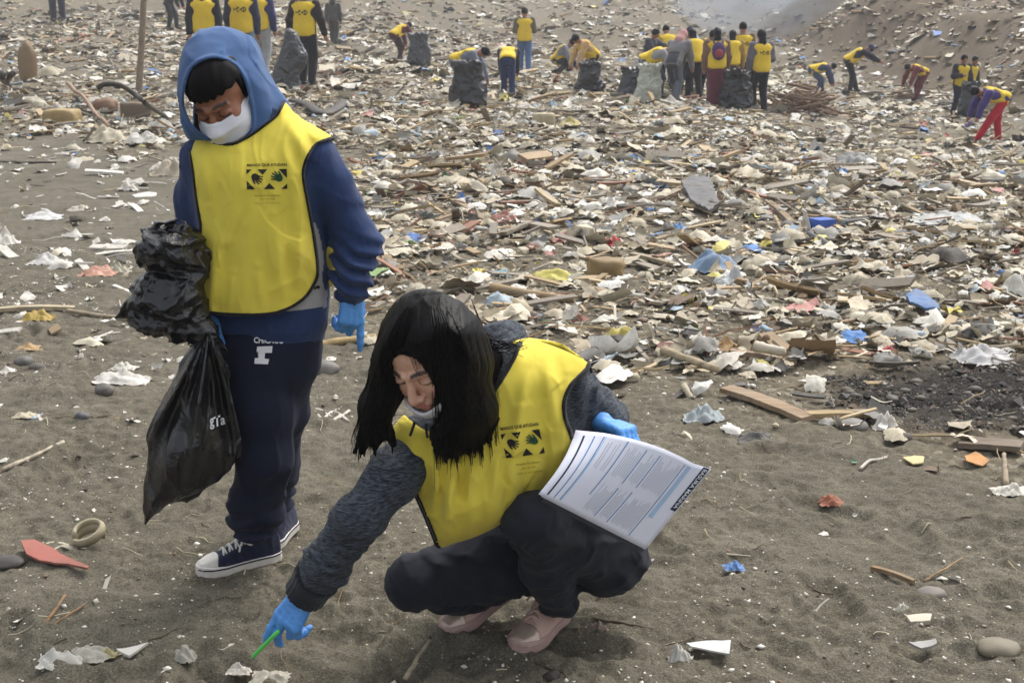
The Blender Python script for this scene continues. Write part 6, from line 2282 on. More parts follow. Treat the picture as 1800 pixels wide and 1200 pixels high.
def curve_px(pts, rpx, col, label, short, name, cat, Y=None, mat=None, lift=None, n=28, sides=8, flat=None):
    """a bent rod, hose or strap through pixels; heights above the ground given by lift"""
    lift = lift or [0] * len(pts)
    P = []
    for (px, py), h in zip(pts, lift):
        g = G(px, py) if h == 0 else None
        if g is None:
            base = G(*[p for p, hh in zip(pts, lift) if hh == 0][0]) if Y is None else None
            g = W(px, py, Y if Y is not None else base[1])
        P.append(g)
    P = spline(np.array(P), n)
    s = ground_scale(P[n // 2])
    P[:, 2] += rpx * s * .4
    c = P[0].copy()
    V, F = tube(P - c, rpx * s / 2, sides, True, flat)
    pc = np.array(pts).mean(0)
    return put(name, V, F, c, label, cat, col, mat or M_LITO, None, short, pc[0], pc[1])

WHT, CRM, BEI = (222, 220, 214), (200, 192, 168), (168, 154, 126)

def build_landmarks():
    # pole stuck upright
    b = G(241, 165); t = W(254, -30, b[1] + .2)
    V, F = tube(spline([b - [0, 0, .2], (b + t) / 2 + [.02, 0, 0], t], 10) - b, np.linspace(.062, .05, 10), 9)
    put('wooden_pole', V, F, b, 'tall weathered wooden pole standing upright in the litter', 'pole', (138, 120, 100), M_WOOD, None, 'the upright pole', 242, 165)
    # left, behind the boy
    lump(48, 145, 34, 78, (128, 104, 72), 'upright brown driftwood stump among the litter', 'the upright stump', 'driftwood_stump', 'driftwood', 3, .3, False, .7)
    curve_px([(172, 158), (186, 152), (212, 154), (238, 170), (262, 190), (292, 208)], 9, (26, 26, 28), 'bent black hose arching over the wooden blocks', 'the black hose', 'hose', 'hose', Y=14.5, lift=[1, 1, 1, 1, 1, 0])
    curve_px([(8, 128), (5, 142), (12, 150), (18, 138), (28, 130)], 7, (34, 34, 36), 'looped black rubber scrap near the driftwood stump', None, 'rubber_loop', 'rubber scrap', Y=16, lift=[1, 1, 0, 1, 1])
    lump(104, 222, 66, 34, (168, 142, 88), 'yellowish foam block with a flat top by the sand edge', 'the yellow foam block', 'foam_block', 'foam block', 5, .16, False, .8, .85)
    lump(238, 212, 62, 36, (96, 82, 64), 'squared dark timber block under the black hose', 'the timber block', 'timber_block', 'timber', 6, .12, False, .6, .95)
    lump(182, 200, 44, 30, (112, 76, 52), 'split reddish brown wood chunk beside the timber block', None, 'wood_chunk', 'wood', 8, .4)
    stick(122, 176, 192, 228, 9, (176, 142, 120), 'pinkish pole slanting down to the sand by the foam block', 'the pinkish pole', .25, 0, .01)
    lump(56, 188, 40, 24, (36, 34, 36), 'black rounded tyre scrap between boards', None, 'tyre_scrap', 'tyre scrap', 9, .15, True)
    board(-10, 158, 44, 178, 22, (118, 72, 52), 'reddish brown board at the litter edge beside the stump', None, .05)
    board(20, 192, 96, 196, 9, (140, 122, 92), 'narrow pale lath lying in front of the tyre scrap', None, .03)
    stick(22, 222, 70, 203, 6, (178, 166, 140), 'pale curved branch reaching down to the sand beside the foam block', None)
    heap(185, 252, 70, 42, CRM, 'torn cream sack with stained folds on the sand edge', 'the torn cream sack', 'torn_sack', 'sack', 1, 2)
    heap(246, 254, 74, 30, WHT, 'white printed packet lying beside the torn cream sack', 'the white packet', 'packet', 'packet', .8, 4)
    heap(110, 236, 56, 13, WHT, 'flat white film strip on the sand below the foam block', None, 'plastic_film', 'plastic film', .8, 6)
    heap(300, 312, 72, 46, (170, 160, 140), 'tan canvas sheet beside the walking boy', None, 'canvas_sheet', 'sheet', .7, 8)
    stick(-10, 286, 98, 288, 6, (50, 46, 42), 'long dark stick on the bare sand left of the boy', 'the long dark stick', 0, 0, .015)
    heap(70, 386, 66, 20, (226, 228, 230), 'smooth white plastic bag end on the sand', None, 'plastic_film', 'plastic film', .5, 10)
    heap(4, 432, 50, 44, (224, 222, 214), 'folded white bag at the very edge of the sand', None, 'plastic_bag', 'bag', .8, 11)
    heap(78, 466, 62, 28, (200, 200, 200), 'greyish white crumpled wrapper on the sand', None, 'wrapper', 'wrapper', 1, 12)
    heap(168, 486, 70, 26, (206, 150, 130), 'red and white torn wrapper on the sand', None, 'wrapper', 'wrapper', 1, 13)
    heap(206, 482, 40, 30, (172, 168, 150), 'dull clear cup crushed beside the red and white wrapper', None, 'crushed_cup', 'cup', .7, 14)
    slab([(232, 346), (262, 340), (276, 342), (274, 348), (238, 350)], WHT, 'small white plastic bar on the sand near the bag bunch', None, 'plastic_bar', 'plastic bar', .01)
    heap(224, 336, 34, 26, (214, 210, 200), 'little white torn cup lying on bare sand', None, 'torn_cup', 'cup', .8, 16)
    heap(140, 372, 42, 14, (208, 200, 184), 'small pale scrap beside the white bag end', None, 'plastic_film', 'plastic film', .8, 17)
    board(-20, 552, 132, 548, 18, (196, 180, 146), 'long bleached driftwood board on the sand', 'the bleached driftwood', .035, 0, 0, .015)
    stick(120, 552, 232, 566, 8, (186, 170, 138), 'bleached thin branch continuing past the driftwood board', None, .01, 0, .03)
    heap(62, 566, 56, 26, (168, 140, 54), 'tuft of yellow seaweed on the bleached driftwood', None, 'seaweed_tuft', 'seaweed', 1.4, 18)
    heap(212, 676, 92, 34, (216, 214, 208), 'limp white bag twisted on the sand beside the bin bag', 'the limp white bag', 'plastic_bag', 'bag', .9, 19)
    heap(214, 652, 44, 18, (208, 206, 198), 'small white piece behind the limp white bag', None, 'plastic_film', 'plastic film', .7, 20)
    lump(38, 644, 34, 22, (88, 88, 90), 'grey pebble half sunk in the sand', 'the grey pebble', 'stone', 'stone', 21, .12, True)
    lump(62, 652, 30, 16, (74, 70, 68), 'flat dark pebble next to the grey pebble', None, 'stone', 'stone', 22, .14, True)
    lump(180, 692, 34, 20, (92, 90, 90), 'grey stone in front of the limp white bag', None, 'stone', 'stone', 23, .14, True)
    lump(142, 740, 26, 20, (70, 76, 84), 'bluish stone buried in the sand', None, 'stone', 'stone', 24, .14, True)
    heap(48, 616, 50, 14, (176, 140, 92), 'curled tan bark on the sand', None, 'bark', 'bark', .6, 25)
    heap(40, 735, 38, 12, (196, 186, 160), 'knotted pale cord on the sand', None, 'cord_knot', 'cord', 1.2, 26)
    stick(4, 828, 113, 785, 8, (206, 194, 170), 'straight pale stalk lying alone on the sand', 'the pale stalk', 0, .012, .008, taper=.8)
    slab([(38, 968), (62, 964), (96, 978), (118, 992), (158, 1012), (156, 1020), (120, 1008), (98, 1006), (72, 1000), (48, 988)], (160, 78, 68), 'broken red plastic blade shaped shard in the sand', 'the red shard', 'plastic_shard', 'shard', .006, .022, .012)
    lump(6, 1000, 62, 20, (44, 42, 46), 'black rubber lump beside the red shard', None, 'rubber_lump', 'rubber scrap', 27, .14, True)
    # coil of strap
    c = G(158, 962)
    th = np.linspace(0, 2 * math.pi * 1.6, 40)
    P = np.stack([.040 * np.cos(th), .034 * np.sin(th), .006 + .022 + .016 * np.sin(th + .6) + .003 * th], 1)
    V, F = tube(P, .007, 6, True, 2.2)
    put('packing_strap', V, F, c, 'beige packing strap coiled into a ring', 'strap', (176, 166, 136), None, None, 'the coiled strap', 155, 945)
    for k, pts in enumerate(([(66, 966), (88, 956), (112, 958), (134, 968), (150, 966)], [(92, 970), (110, 962), (130, 972), (112, 984)])):
        curve_px(pts, 7, (190, 184, 160), ('pale loose strap end curling by the red shard', 'second pale strap end doubled back under the coil')[k], None, 'packing_strap', 'strap', flat=.4)
    stick(75, 1112, 116, 1066, 7, (158, 112, 66), 'orange brown stalk leaning with its fork on the sand', None, 0, .02)
    stick(84, 1112, 152, 1070, 6, (150, 108, 66), 'longer orange brown stalk crossing the fork', None, 0, .01)
    slab([(176, 1052), (186, 1030), (197, 1024), (190, 1042), (183, 1054)], (168, 166, 156), 'small grey feather standing in the sand', None, 'feather', 'feather', .002, .012, .0, None, (0, .25))
    heap(18, 1078, 28, 14, (216, 212, 202), 'white shell fragment alone on dark sand', None, 'shell_fragment', 'shell', .7, 28)
    heap(98, 1180, 76, 44, (204, 204, 198), 'crumpled whitish film at the bottom of the sand', 'the whitish film', 'plastic_film', 'plastic film', 1, 29)
    heap(150, 1166, 74, 28, (178, 176, 166), 'greyish film patch beside the whitish film', None, 'plastic_film', 'plastic film', .9, 30)
    heap(186, 1156, 32, 24, (172, 162, 112), 'yellowish scrap on the greyish film patch', None, 'plastic_film', 'plastic film', .7, 31)
    slab([(206, 1160), (230, 1150), (254, 1142), (262, 1144), (250, 1154), (228, 1164)], (222, 220, 214), 'pointed white plastic tip on the sand', None, 'plastic_shard', 'shard', .006, .016, .01)
    heap(320, 1168, 44, 44, (160, 160, 152), 'cloudy clear plastic cup crushed on the sand', None, 'crushed_cup', 'cup', .8, 32)
    slab([(368, 1146), (392, 1138), (416, 1139), (392, 1150)], (206, 200, 188), 'white flat chip near the green pen', None, 'plastic_chip', 'chip', .004, .012)
    heap(470, 1204, 70, 26, (176, 172, 158), 'sheet of cloudy film under the lowered glove', 'the cloudy film', 'plastic_film', 'plastic film', 1, 33)
    heap(420, 1190, 40, 26, (206, 200, 190), 'whitish curl of plastic beside the cloudy film', None, 'plastic_film', 'plastic film', 1, 34)
    stick(712, 1202, 756, 1148, 9, (190, 178, 144), 'pale hooked stalk rising from the bottom sand', None, 0, .03, .02)
    stick(700, 1078, 768, 1106, 8, (176, 168, 156), 'pale twig under the crouching woman\'s raised heel', None)
    curve_px([(668, 1102), (656, 1094), (660, 1086), (680, 1088)], 5, (180, 172, 156), 'curled pale root by the crouching woman\'s knee', None, 'root', 'root')
    lump(970, 1202, 28, 24, (24, 22, 22), 'black charred lump near the pink shoe', None, 'charred_lump', 'charred wood', 35, .4)
    heap(1196, 1172, 42, 52, (214, 212, 204), 'torn white cup rim standing on the sand', 'the torn white cup', 'torn_cup', 'cup', .7, 36)
    slab([(1206, 1150), (1224, 1144), (1284, 1140), (1281, 1170), (1258, 1168), (1214, 1156)], (210, 216, 218), 'flat pale blue white plastic piece beside the torn cup', None, 'plastic_sheet', 'plastic sheet', .004, .024, .006, None, (0, -.12))
    heap(1292, 1004, 36, 18, (70, 124, 196), 'small blue plastic piece alone on the sand', 'the blue piece', 'plastic_piece', 'plastic piece', .5, 37)
    stick(1256, 976, 1320, 980, 6, (186, 176, 156), 'short white stick behind the small blue piece', None)
    stick(1136, 992, 1166, 982, 7, (206, 200, 190), 'white splinter beside the crouching woman\'s hip', None)
    stick(1030, 1088, 1148, 1114, 8, (58, 50, 42), 'dark stick beside the pink shoe', None, 0, 0, .02)
    heap(1052, 1120, 44, 26, (140, 120, 108), 'brown crumpled leaf beside the pink shoe', None, 'dry_leaf', 'leaf', .7, 38)
    board(1532, 1006, 1606, 1030, 9, (146, 112, 70), 'short tan board in the open sand', 'the short tan board', .012)
    stick(1624, 1024, 1690, 996, 5, (156, 126, 88), 'thin twig beside the short tan board', None, 0, .02)
    lump(1642, 1054, 54, 20, (106, 102, 98), 'smooth grey stone by the thin twig', None, 'stone', 'stone', 39, .12, True)
    heap(1588, 1080, 26, 22, (206, 204, 188), 'white shell chip below the short tan board', None, 'shell_fragment', 'shell', .5, 40)
    slab([(1592, 1094), (1618, 1089), (1637, 1092), (1634, 1101), (1600, 1103)], (206, 198, 180), 'white flat stick end below the shell chip', None, 'plastic_bar', 'plastic bar', .012)
    lump(1764, 1156, 76, 30, (118, 110, 94), 'long smooth stone at the sand corner', None, 'stone', 'stone', 41, .1, True)
    slab([(1594, 1148), (1614, 1138), (1644, 1136), (1646, 1146), (1618, 1150)], (150, 150, 152), 'grey flat shard on the sand', None, 'plastic_shard', 'shard', .006, .014, .01)
    heap(1780, 872, 64, 28, (216, 212, 202), 'white bone shaped foam piece on the sand', 'the bone shaped foam', 'foam_piece', 'foam', .5, 42, flat=.6)
    stick(1768, 856, 1762, 826, 11, (190, 172, 146), 'tan peg sticking up behind the bone shaped foam', None, 0, .05, .01)
    heap(1464, 890, 44, 26, (160, 88, 62), 'faded orange rag half buried in sand', 'the orange rag', 'rag', 'rag', .6, 43)
    slab([(1586, 812), (1606, 808), (1624, 812), (1622, 822), (1604, 824)], (206, 190, 130), 'yellowish chip on the bare sand', None, 'plastic_chip', 'chip', .005)
    curve_px([(1512, 826), (1528, 812), (1544, 810), (1558, 806)], 6, (206, 200, 190), 'bent white straw on the sand', None, 'straw_tube', 'straw')
    slab([(1694, 812), (1714, 806), (1738, 820), (1726, 828), (1698, 824)], (196, 128, 50), 'orange leaf shaped scrap by the broad plank', None, 'plastic_scrap', 'scrap', .004, .02, .02)
    heap(1560, 756, 46, 44, (222, 220, 214), 'white cone of film standing at the litter edge', 'the white cone', 'plastic_film', 'plastic film', .4, 44, flat=1.6)
    lump(1504, 758, 54, 24, (118, 116, 114), 'oval grey stone at the litter edge', 'the oval stone', 'stone', 'stone', 45, .07, True)
    lump(1592, 782, 34, 26, (58, 52, 48), 'dark stone in front of the white cone', None, 'stone', 'stone', 46, .14, True)
    board(1276, 696, 1420, 744, 34, (158, 130, 98), 'broad broken tan plank along the litter edge', 'the broad tan plank', .02, .02, 0, .02)
    board(1418, 738, 1534, 736, 22, (176, 150, 104), 'yellowish plank end beside the oval stone', None, .04, .01, .01)
    board(1686, 786, 1796, 800, 44, (104, 88, 74), 'thick brown plank at the litter edge', 'the thick brown plank', .05, 0, .03)
    heap(1330, 778, 62, 22, (66, 66, 68), 'dark grey rag on the sand edge', 'the dark rag', 'rag', 'rag', .7, 47)
    heap(1238, 744, 66, 44, (168, 182, 190), 'crushed clear bluish bottle on the sand edge', 'the crushed bottle', 'plastic_bottle', 'bottle', .6, 48, flat=.7)
    heap(1738, 640, 108, 40, (196, 198, 202), 'long whitish bag lying on the litter', 'the long whitish bag', 'plastic_bag', 'bag', .8, 49)
    heap(1562, 624, 38, 20, (182, 62, 66), 'little red cup in the litter', 'the red cup', 'plastic_cup', 'cup', .5, 50)
    slab([(1590, 540), (1604, 530), (1626, 534), (1648, 556), (1650, 566), (1626, 562), (1598, 552)], (58, 104, 168), 'big curved blue plastic shard in the litter', 'the curved blue shard', 'plastic_shard', 'shard', .01, .07, -.05)
    # blue carton: two visible faces
    g = G(1444, 412); s = ground_scale(g)
    bm = bmesh.new()
    bmesh.ops.create_cube(bm, size=1)
    bmesh.ops.bevel(bm, geom=bm.edges[:], offset=.03, segments=2, affect='EDGES')
    V = np.array([v.co[:] for v in bm.verts]); F = [tuple(v.index for v in f.verts) for f in bm.faces]; bm.free()
    V = V * np.array([36, 34, 28]) * s; V[:, 2] += 14 * s
    a = R(24); V[:, :2] = V[:, :2] @ np.array([[math.cos(a), math.sin(a)], [-math.sin(a), math.cos(a)]])
    root = empty('carton', tuple(float(v) for v in g), 'small blue carton with one open white flap', 'carton')
    o = mesh_np('carton_body', V, F, M_LITO, root, False); o.color = (*lin((52, 92, 176)), 1)
    fl = np.array([(-22, -10, 8), (-22, 14, 8), (-34, 14, 44), (-32, -10, 42)]) * s
    o = mesh_np('flap', np.concatenate([fl, fl + [.008, 0, 0]]), [(0, 1, 2, 3), (7, 6, 5, 4), (0, 4, 5, 1), (1, 5, 6, 2), (2, 6, 7, 3), (3, 7, 4, 0)], M_LITO, root, False); o.color = (*lin((206, 202, 196)), 1)
    MARKS.append((1444, 400, 'the blue carton'))
    slab([(1196, 346), (1216, 338), (1246, 340), (1264, 376), (1246, 386), (1214, 372)], (66, 70, 78), 'dark grey moulded plastic tray in the litter', 'the dark tray', 'plastic_tray', 'tray', .03, .12, -.08, None, (.0, .05))
    heap(1256, 482, 92, 56, (116, 150, 190), 'translucent blue bag heaped in the litter', 'the translucent blue bag', 'plastic_bag', 'bag', .9, 51)
    heap(1286, 506, 66, 54, (196, 204, 208), 'clear whitish bag against the translucent blue bag', None, 'plastic_bag', 'bag', .9, 52)
    heap(1114, 284, 56, 18, (84, 142, 204), 'bright blue cloth flat on the litter', 'the bright blue cloth', 'cloth', 'cloth', .5, 53)
    heap(664, 284, 30, 20, (66, 124, 188), 'small blue scrap by the boy\'s sleeve', 'the small blue scrap', 'plastic_scrap', 'scrap', .6, 54)
    heap(1194, 404, 34, 18, (70, 124, 190), 'blue scrap near the dark tray', None, 'plastic_scrap', 'scrap', .6, 55)
    heap(880, 486, 40, 16, (118, 176, 196), 'turquoise scrap in the middle of the litter', 'the turquoise scrap', 'plastic_scrap', 'scrap', .6, 56)
    heap(1078, 434, 42, 26, (206, 60, 68), 'bright red plastic piece in the litter', 'the bright red piece', 'plastic_piece', 'plastic piece', .7, 57)
    heap(972, 494, 86, 26, (206, 196, 88), 'yellow film strip spread over the litter', 'the yellow film', 'plastic_film', 'plastic film', .9, 58)
    heap(1092, 604, 60, 34, (198, 182, 84), 'yellow bag beside the crouching woman\'s shoulder', 'the yellow bag', 'plastic_bag', 'bag', .8, 59)
    lump(1066, 492, 70, 42, (134, 108, 66), 'big brown crumbling foam lump in the litter', 'the brown foam lump', 'foam_lump', 'foam', 60, .3, False, .7, .6)
    heap(838, 346, 54, 38, (212, 206, 188), 'white rounded foam chunk on a dark beam', 'the white foam chunk', 'foam_chunk', 'foam', .3, 61, flat=1.4)
    board(788, 352, 918, 342, 15, (98, 72, 56), 'dark brown beam below the white foam chunk', 'the dark beam', .08, .02, .05)
    heap(882, 392, 58, 30, (162, 104, 98), 'dull red cloth bunched by the dark beam', 'the dull red cloth', 'cloth', 'cloth', .9, 62)
    board(744, 328, 868, 400, 13, (150, 130, 100), 'long grey brown plank slanting past the dark beam', 'the slanting plank', .04, .06, .02)
    board(1180, 418, 1100, 436, 12, (166, 148, 116), 'pale plank behind the brown foam lump', None, .03)
    board(1110, 458, 1190, 470, 16, (170, 156, 128), 'broad pale board behind the brown foam lump', None, .03, .05)
    heap(1786, 530, 74, 66, (216, 216, 208), 'tall white bag swelling at the litter edge', 'the tall white bag', 'plastic_bag', 'bag', .5, 63, flat=1.5)
    heap(1764, 488, 28, 18, (74, 132, 196), 'blue scrap behind the tall white bag', None, 'plastic_scrap', 'scrap', .6, 64)
    stick(1422, 424, 1480, 450, 13, (58, 66, 74), 'dark grey pipe length below the blue carton', 'the grey pipe', .03, 0, .01, name='pipe', cat='pipe', mat=M_LITO, taper=.95)
    board(1350, 366, 1408, 408, 12, (140, 116, 84), 'brown plank slanting towards the blue carton', None, .04, .08, 0)
    board(1406, 362, 1532, 366, 12, (176, 152, 116), 'long tan plank behind the blue carton', 'the long tan plank', .04)
    heap(1408, 352, 44, 22, (104, 84, 68), 'brown curled bark behind the long tan plank', None, 'bark', 'bark', .7, 65)
    heap(1676, 392, 124, 30, (184, 190, 192), 'pale grey sheet spread over the litter', 'the pale grey sheet', 'plastic_sheet', 'plastic sheet', .6, 66, flat=.5)
    heap(1516, 296, 96, 38, (128, 132, 134), 'grey tarpaulin heap with dark hollows', 'the grey tarpaulin', 'tarpaulin', 'tarpaulin', .8, 67)
    heap(1446, 290, 80, 34, (164, 160, 148), 'pale folded sheet next to the grey tarpaulin', None, 'plastic_sheet', 'plastic sheet', .8, 68)
    heap(1526, 478, 88, 30, (112, 92, 62), 'brown burlap rag in the litter', 'the burlap rag', 'burlap_rag', 'rag', .8, 69)
    heap(1478, 546, 70, 28, (120, 100, 72), 'brown matted fibre below the burlap rag', None, 'fibre_mat', 'fibre', .8, 70)
    heap(1016, 568, 46, 32, (128, 66, 56), 'reddish brown pouch behind the crouching woman', 'the reddish pouch', 'pouch', 'pouch', .4, 71, flat=1.3)
    stick(862, 520, 1008, 534, 20, (160, 132, 90), 'thick tan log behind the crouching woman\'s head', 'the thick tan log', .02, .0, .012)
    heap(1490, 546, 34, 16, (86, 136, 104), 'green scrap beside the matted fibre', None, 'plastic_scrap', 'scrap', .6, 72)
    heap(1332, 584, 30, 20, (96, 106, 168), 'violet blue cap in the litter', 'the violet cap', 'plastic_scrap', 'scrap', .5, 73)
    heap(1346, 618, 68, 38, (98, 68, 40), 'dark brown coconut husk in the litter', 'the dark husk', 'coconut_husk', 'husk', .6, 74, flat=1.2)
    heap(1272, 618, 62, 34, (150, 112, 60), 'orange brown husk beside the dark husk', None, 'coconut_husk', 'husk', .6, 75)
    stick(1164, 640, 1262, 668, 17, (190, 172, 138), 'pale broken branch beside the crouching woman\'s shoulder', 'the pale branch', .05, .03, .015)
    board(1284, 630, 1400, 644, 12, (176, 142, 116), 'pinkish plank below the dark husk', None, .03, .03)
    stick(1326, 636, 1378, 646, 22, (216, 206, 186), 'cream foam roll on the pinkish plank', None, .05, .05, .01, name='foam_roll', cat='foam', mat=M_LITO)
    curve_px([(562, 612), (590, 606), (625, 602), (660, 598)], 14, (178, 152, 98), 'yellowish bent branch behind the boy\'s glove', 'the yellowish branch', 'branch', 'branch', mat=M_WOOD)
    lump(566, 660, 58, 30, (98, 98, 96), 'grey boulder end behind the boy\'s trousers', None, 'stone', 'stone', 76, .1, True)
    for k, pts in enumerate(([(540, 728), (560, 722), (590, 738), (614, 724)], [(536, 744), (566, 740), (586, 726), (612, 742)], [(548, 720), (574, 744), (600, 732)])):
        curve_px(pts, 6, (212, 208, 198), ('white tangled cord on the sand behind the boy\'s leg', 'lower white cord crossing the tangle', 'short white cord across the tangle')[k], None, 'cord', 'cord')
    curve_px([(516, 184), (540, 192), (566, 208), (590, 200), (606, 186)], 22, (24, 24, 26), 'curved black rubber strip behind the boy\'s shoulder', 'the black rubber strip', 'rubber_strip', 'rubber scrap', flat=.35)
    lump(956, 222, 44, 26, (198, 186, 152), 'cream foam block in the distant litter', 'the cream block', 'foam_block', 'foam block', 77, .12, False, .8, .9)
    heap(1004, 222, 42, 22, (196, 180, 110), 'yellowish foam sheet beside the cream block', None, 'foam_sheet', 'foam', .5, 78)
    heap(1180, 190, 70, 30, (196, 194, 182), 'white sack flap at the feet of the cluster', None, 'sack_flap', 'sack', .6, 79)
    heap(760, 178, 40, 22, (176, 168, 148), 'beige flap near the big black bag', None, 'sack_flap', 'sack', .6, 80)
    heap(1703, 226, 16, 18, (78, 58, 150), 'violet glove dropped by the red trousers', None, 'dropped_glove', 'glove', .6, 81)
    # heap of sticks
    r = np.random.default_rng(17)
    for i in range(52):
        cx = 1414 + r.normal(0, 26); cy = 182 - abs(r.normal(0, 12)); L = r.uniform(34, 86); a = r.normal(0, .32) + (.35 if i % 2 else -.25)
        g = W(cx, min(cy + 4, 188), 24.5 + r.uniform(-.6, .6))
        z0 = Hgt(g[0], g[1]); hz = max(0.02, (188 - cy) / 46 * .75 * (1 - min(1, abs(cx - 1414) / 70)))
        s = .0115
        d = np.array([math.cos(a), r.normal(0, .5), math.sin(a) * .6]); d /= np.linalg.norm(d)
        c = np.array([g[0], g[1], z0 + hz])
        P = np.stack([c + d * t * L * s + r.normal(0, .01, 3) for t in np.linspace(-.5, .5, 6)])
        P[:, 2] = np.maximum(P[:, 2], z0 + .02)
        V, F = tube(P - c, r.uniform(.016, .034), 6)
        put('wooden_stick', V, F, c, 'reddish brown stick stacked in the wood heap beside the cluster', 'stick', ((146, 112, 88), (128, 96, 74), (110, 82, 64), (160, 130, 102))[i % 4], M_WOOD, 'sticks of the big wood heap')
    for i in range(10):
        cx = 1592 + r.normal(0, 16); cy = 156 - abs(r.normal(0, 4))
        g = W(cx, cy + 3, 31); z0 = Hgt(g[0], g[1]); a = r.normal(0, .15)
        d = np.array([math.cos(a), r.normal(0, .4), math.sin(a) * .4]); L = r.uniform(.3, .7)
        c = np.array([g[0], g[1], z0 + r.uniform(.03, .2)])
        P = np.stack([c + d * t * L for t in np.linspace(-.5, .5, 5)])
        V, F = tube(P - c, r.uniform(.016, .03), 6)
        put('wooden_stick', V, F, c, 'stick of the small pile by the maroon trousered volunteer', 'stick', ((146, 116, 90), (118, 92, 70))[i % 2], M_WOOD, 'sticks of the small pile')
    MARKS.append((1410, 170, 'the wood heap'))
    # charred stones of the burnt patch
    for i in range(46):
        px, py = r.uniform(1440, 1800), r.uniform(650, 764)
        g = G(px, py)
        if char_mask(np.array([g[0]]), np.array([g[1]]))[0] < .5: continue
        V, F = ICO2
        P = V * 2 * (1 + .22 * perlin(V * 3 + i))[:, None] * np.array([1, .8, .55]) * r.uniform(.010, .030)
        put('stone', P, F, g + [0, 0, .012], 'sooty stone lying in the burnt patch', 'stone', ((58, 54, 52), (44, 40, 38), (82, 76, 72), (70, 62, 56))[i % 4], None, 'stones of the burnt patch')
    # cinders between them
    n = 2600
    px, py = r.uniform(1390, 1960, n), r.uniform(615, 780, n)
    Q = np.array([G(a, b) for a, b in zip(px[:700], py[:700])])
    Q = np.repeat(Q, 10, 0); Q[:, :2] += r.normal(0, .08, (len(Q), 2))
    Q = Q[char_mask(Q[:, 0], Q[:, 1]) > .35]; n = len(Q)
    Q[:, 2] = Hgt(Q[:, 0], Q[:, 1]) + .004
    s = .0062 * np.exp(r.normal(0, .6, n))
    Rm = rot_to(r.uniform(0, 6.28, n), np.abs(r.normal(0, .5, n)), r.uniform(0, 6.28, n))
    V0 = OCT[0] * 2 * (1 + .7 * perlin(OCT[0] * 3 + 2)[:, None]) * np.array([1.2, .8, .6])
    v = np.einsum('nij,vj->nvi', Rm, V0) * s[:, None, None] + Q[:, None]
    f = OCT[1][None] + (np.arange(n) * len(V0))[:, None, None]
    col = np.stack([lin(((30, 28, 27), (46, 42, 40), (66, 60, 56), (132, 126, 118), (96, 76, 60))[j]) for j in r.choice(5, n, p=[.38, .28, .18, .07, .09])])
    tag(mesh_np('cinders', v.reshape(-1, 3), f.reshape(-1, 3), M_LIT, None, False, np.repeat(col, len(V0), 0)), kind='stuff')
    # smoke over the fire, far up the slope
    m = bpy.data.materials.new('smoke'); m.use_nodes = True
    n, l = m.node_tree.nodes, m.node_tree.links
    n.clear()
    out = n.new('ShaderNodeOutputMaterial'); pv = n.new('ShaderNodeVolumePrincipled')
    pv.inputs['Color'].default_value = (.80, .88, 1.0, 1)
    l.new(pv.outputs[0], out.inputs['Volume'])
    pos = n.new('ShaderNodeNewGeometry').outputs['Position']
    f = nz(n, l, .42, 4, .6, scaled(n, l, pos, (1, 1, 1.6)), .8)
    rp = n.new('ShaderNodeMapRange'); rp.inputs['From Min'].default_value = .36; rp.inputs['From Max'].default_value = .75; rp.inputs['To Max'].default_value = .34
    l.new(f, rp.inputs['Value']); l.new(rp.outputs[0], pv.inputs['Density'])
    def sm(P):
        q = P - np.array([0, 0, 0], F32)
        d = ell(P, W(1370, 16, 53) , (3.8, 2.2, 1.1))
        d = smin(d, ell(P, W(1450, -8, 55), (4.5, 2.5, 1.5)), .8)
        d = smin(d, ell(P, W(1290, 4, 55), (3.0, 2.0, 1.2)), .8)
        return d + .5 * perlin(P * .8)
    c = W(1380, 10, 54)
    tag(sdf_obj('smoke', sm, c - [9, 5, 3], c + [9, 5, 4], .4, m), kind='stuff')
build_landmarks()

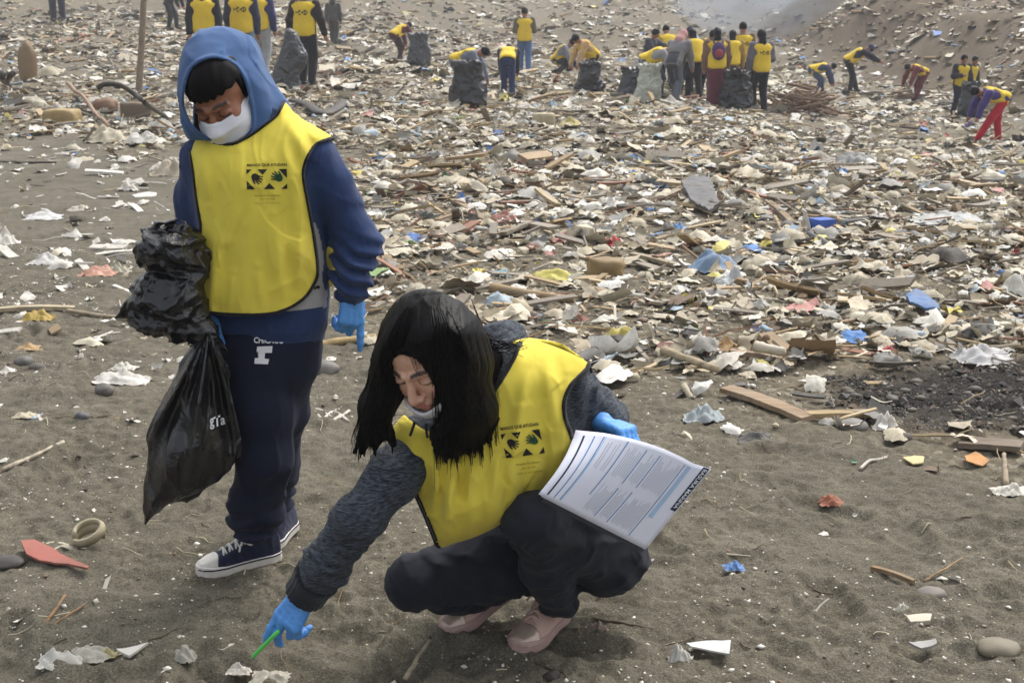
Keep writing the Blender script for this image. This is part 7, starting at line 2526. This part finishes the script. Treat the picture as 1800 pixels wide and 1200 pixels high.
for (px, py, s) in ((540, 90, 'the black trousered carrier'), (824, 150, 'the big open black bag'), (922, 110, 'the upright volunteer'), (1257, 170, 'the maroon skirt'), (1499, 140, 'the reaching volunteer'),
                    (1684, 170, 'the bag holder'), (1742, 220, 'the red trousers'), (702, 90, 'the maroon sleeves'), (893, 130, 'the navy jeans'), (988, 120, 'the squatting volunteer'),
                    (1139, 160, 'the whitish sack'), (1334, 170, 'the printed vest'), (410, 780, "the boy's knee"), (330, 800, "the boy's bin bag"), (1160, 900, 'the open booklet'), (960, 1120, 'the pink shoe'), (430, 136, 'the pale jeans'), (1612, 150, 'the maroon trousers')):
    MARKS.append((px, py, s))

# thin sea haze over the whole beach
def build_haze():
    m = bpy.data.materials.new('haze'); m.use_nodes = True
    n, l = m.node_tree.nodes, m.node_tree.links
    n.clear()
    out = n.new('ShaderNodeOutputMaterial'); pv = n.new('ShaderNodeVolumePrincipled')
    pv.inputs['Color'].default_value = (.90, .92, .95, 1)
    pv.inputs['Density'].default_value = 0.0021
    l.new(pv.outputs[0], out.inputs['Volume'])
    V = np.array([(x, y, z) for x in (-720, 720) for y in (-20, 440) for z in (-3, 62)], float)
    F = [(0, 1, 3, 2), (4, 6, 7, 5), (0, 4, 5, 1), (2, 3, 7, 6), (0, 2, 6, 4), (1, 5, 7, 3)]
    tag(mesh_np('haze', V, F, m, None, False), kind='stuff')
build_haze()

# every scrap built singly is told apart by what it lies beside
def label_scraps():
    used = {}
    M = np.array([(m[0], m[1]) for m in MARKS], float)
    SIZE = ((.10, 'small '), (.22, ''), (9, 'large '))
    order = sorted(range(len(SCRAPS)), key=lambda i: -SCRAPS[i][4] / SCRAPS[i][5][1])
    for i in order:
        o, form, px, py, size, q = SCRAPS[i]
        dx, dy = px - M[:, 0], py - M[:, 1]
        near = np.argsort(dx ** 2 + (2.6 * dy) ** 2)
        sz = next(w for t, w in SIZE if size < t)
        def rel(j, close):
            ddx, ddy = dx[j], dy[j] * 2.2
            if abs(ddx) >= abs(ddy): w = 'right of' if ddx > 0 else 'left of'
            else: w = 'in front of' if ddy > 0 else 'behind'
            return w + ' ' + MARKS[j][2]
        done = False
        for mode in range(12):
            a = near[mode // 4]; b = near[mode // 4 + 1 + mode % 4]
            lab = (sz + form + ' ' + rel(a, True)) if mode % 4 == 0 else (sz + form + ' ' + rel(a, True) + ', ' + rel(b, False))
            w = lab.replace(',', '').split()
            if len(w) > 16: lab = sz + form + ' ' + rel(a, True) + ', near ' + MARKS[b][2]
            if len(lab.split()) > 16: continue
            if lab not in used:
                used[lab] = 1; done = True; break
        o['label'] = lab
label_scraps()
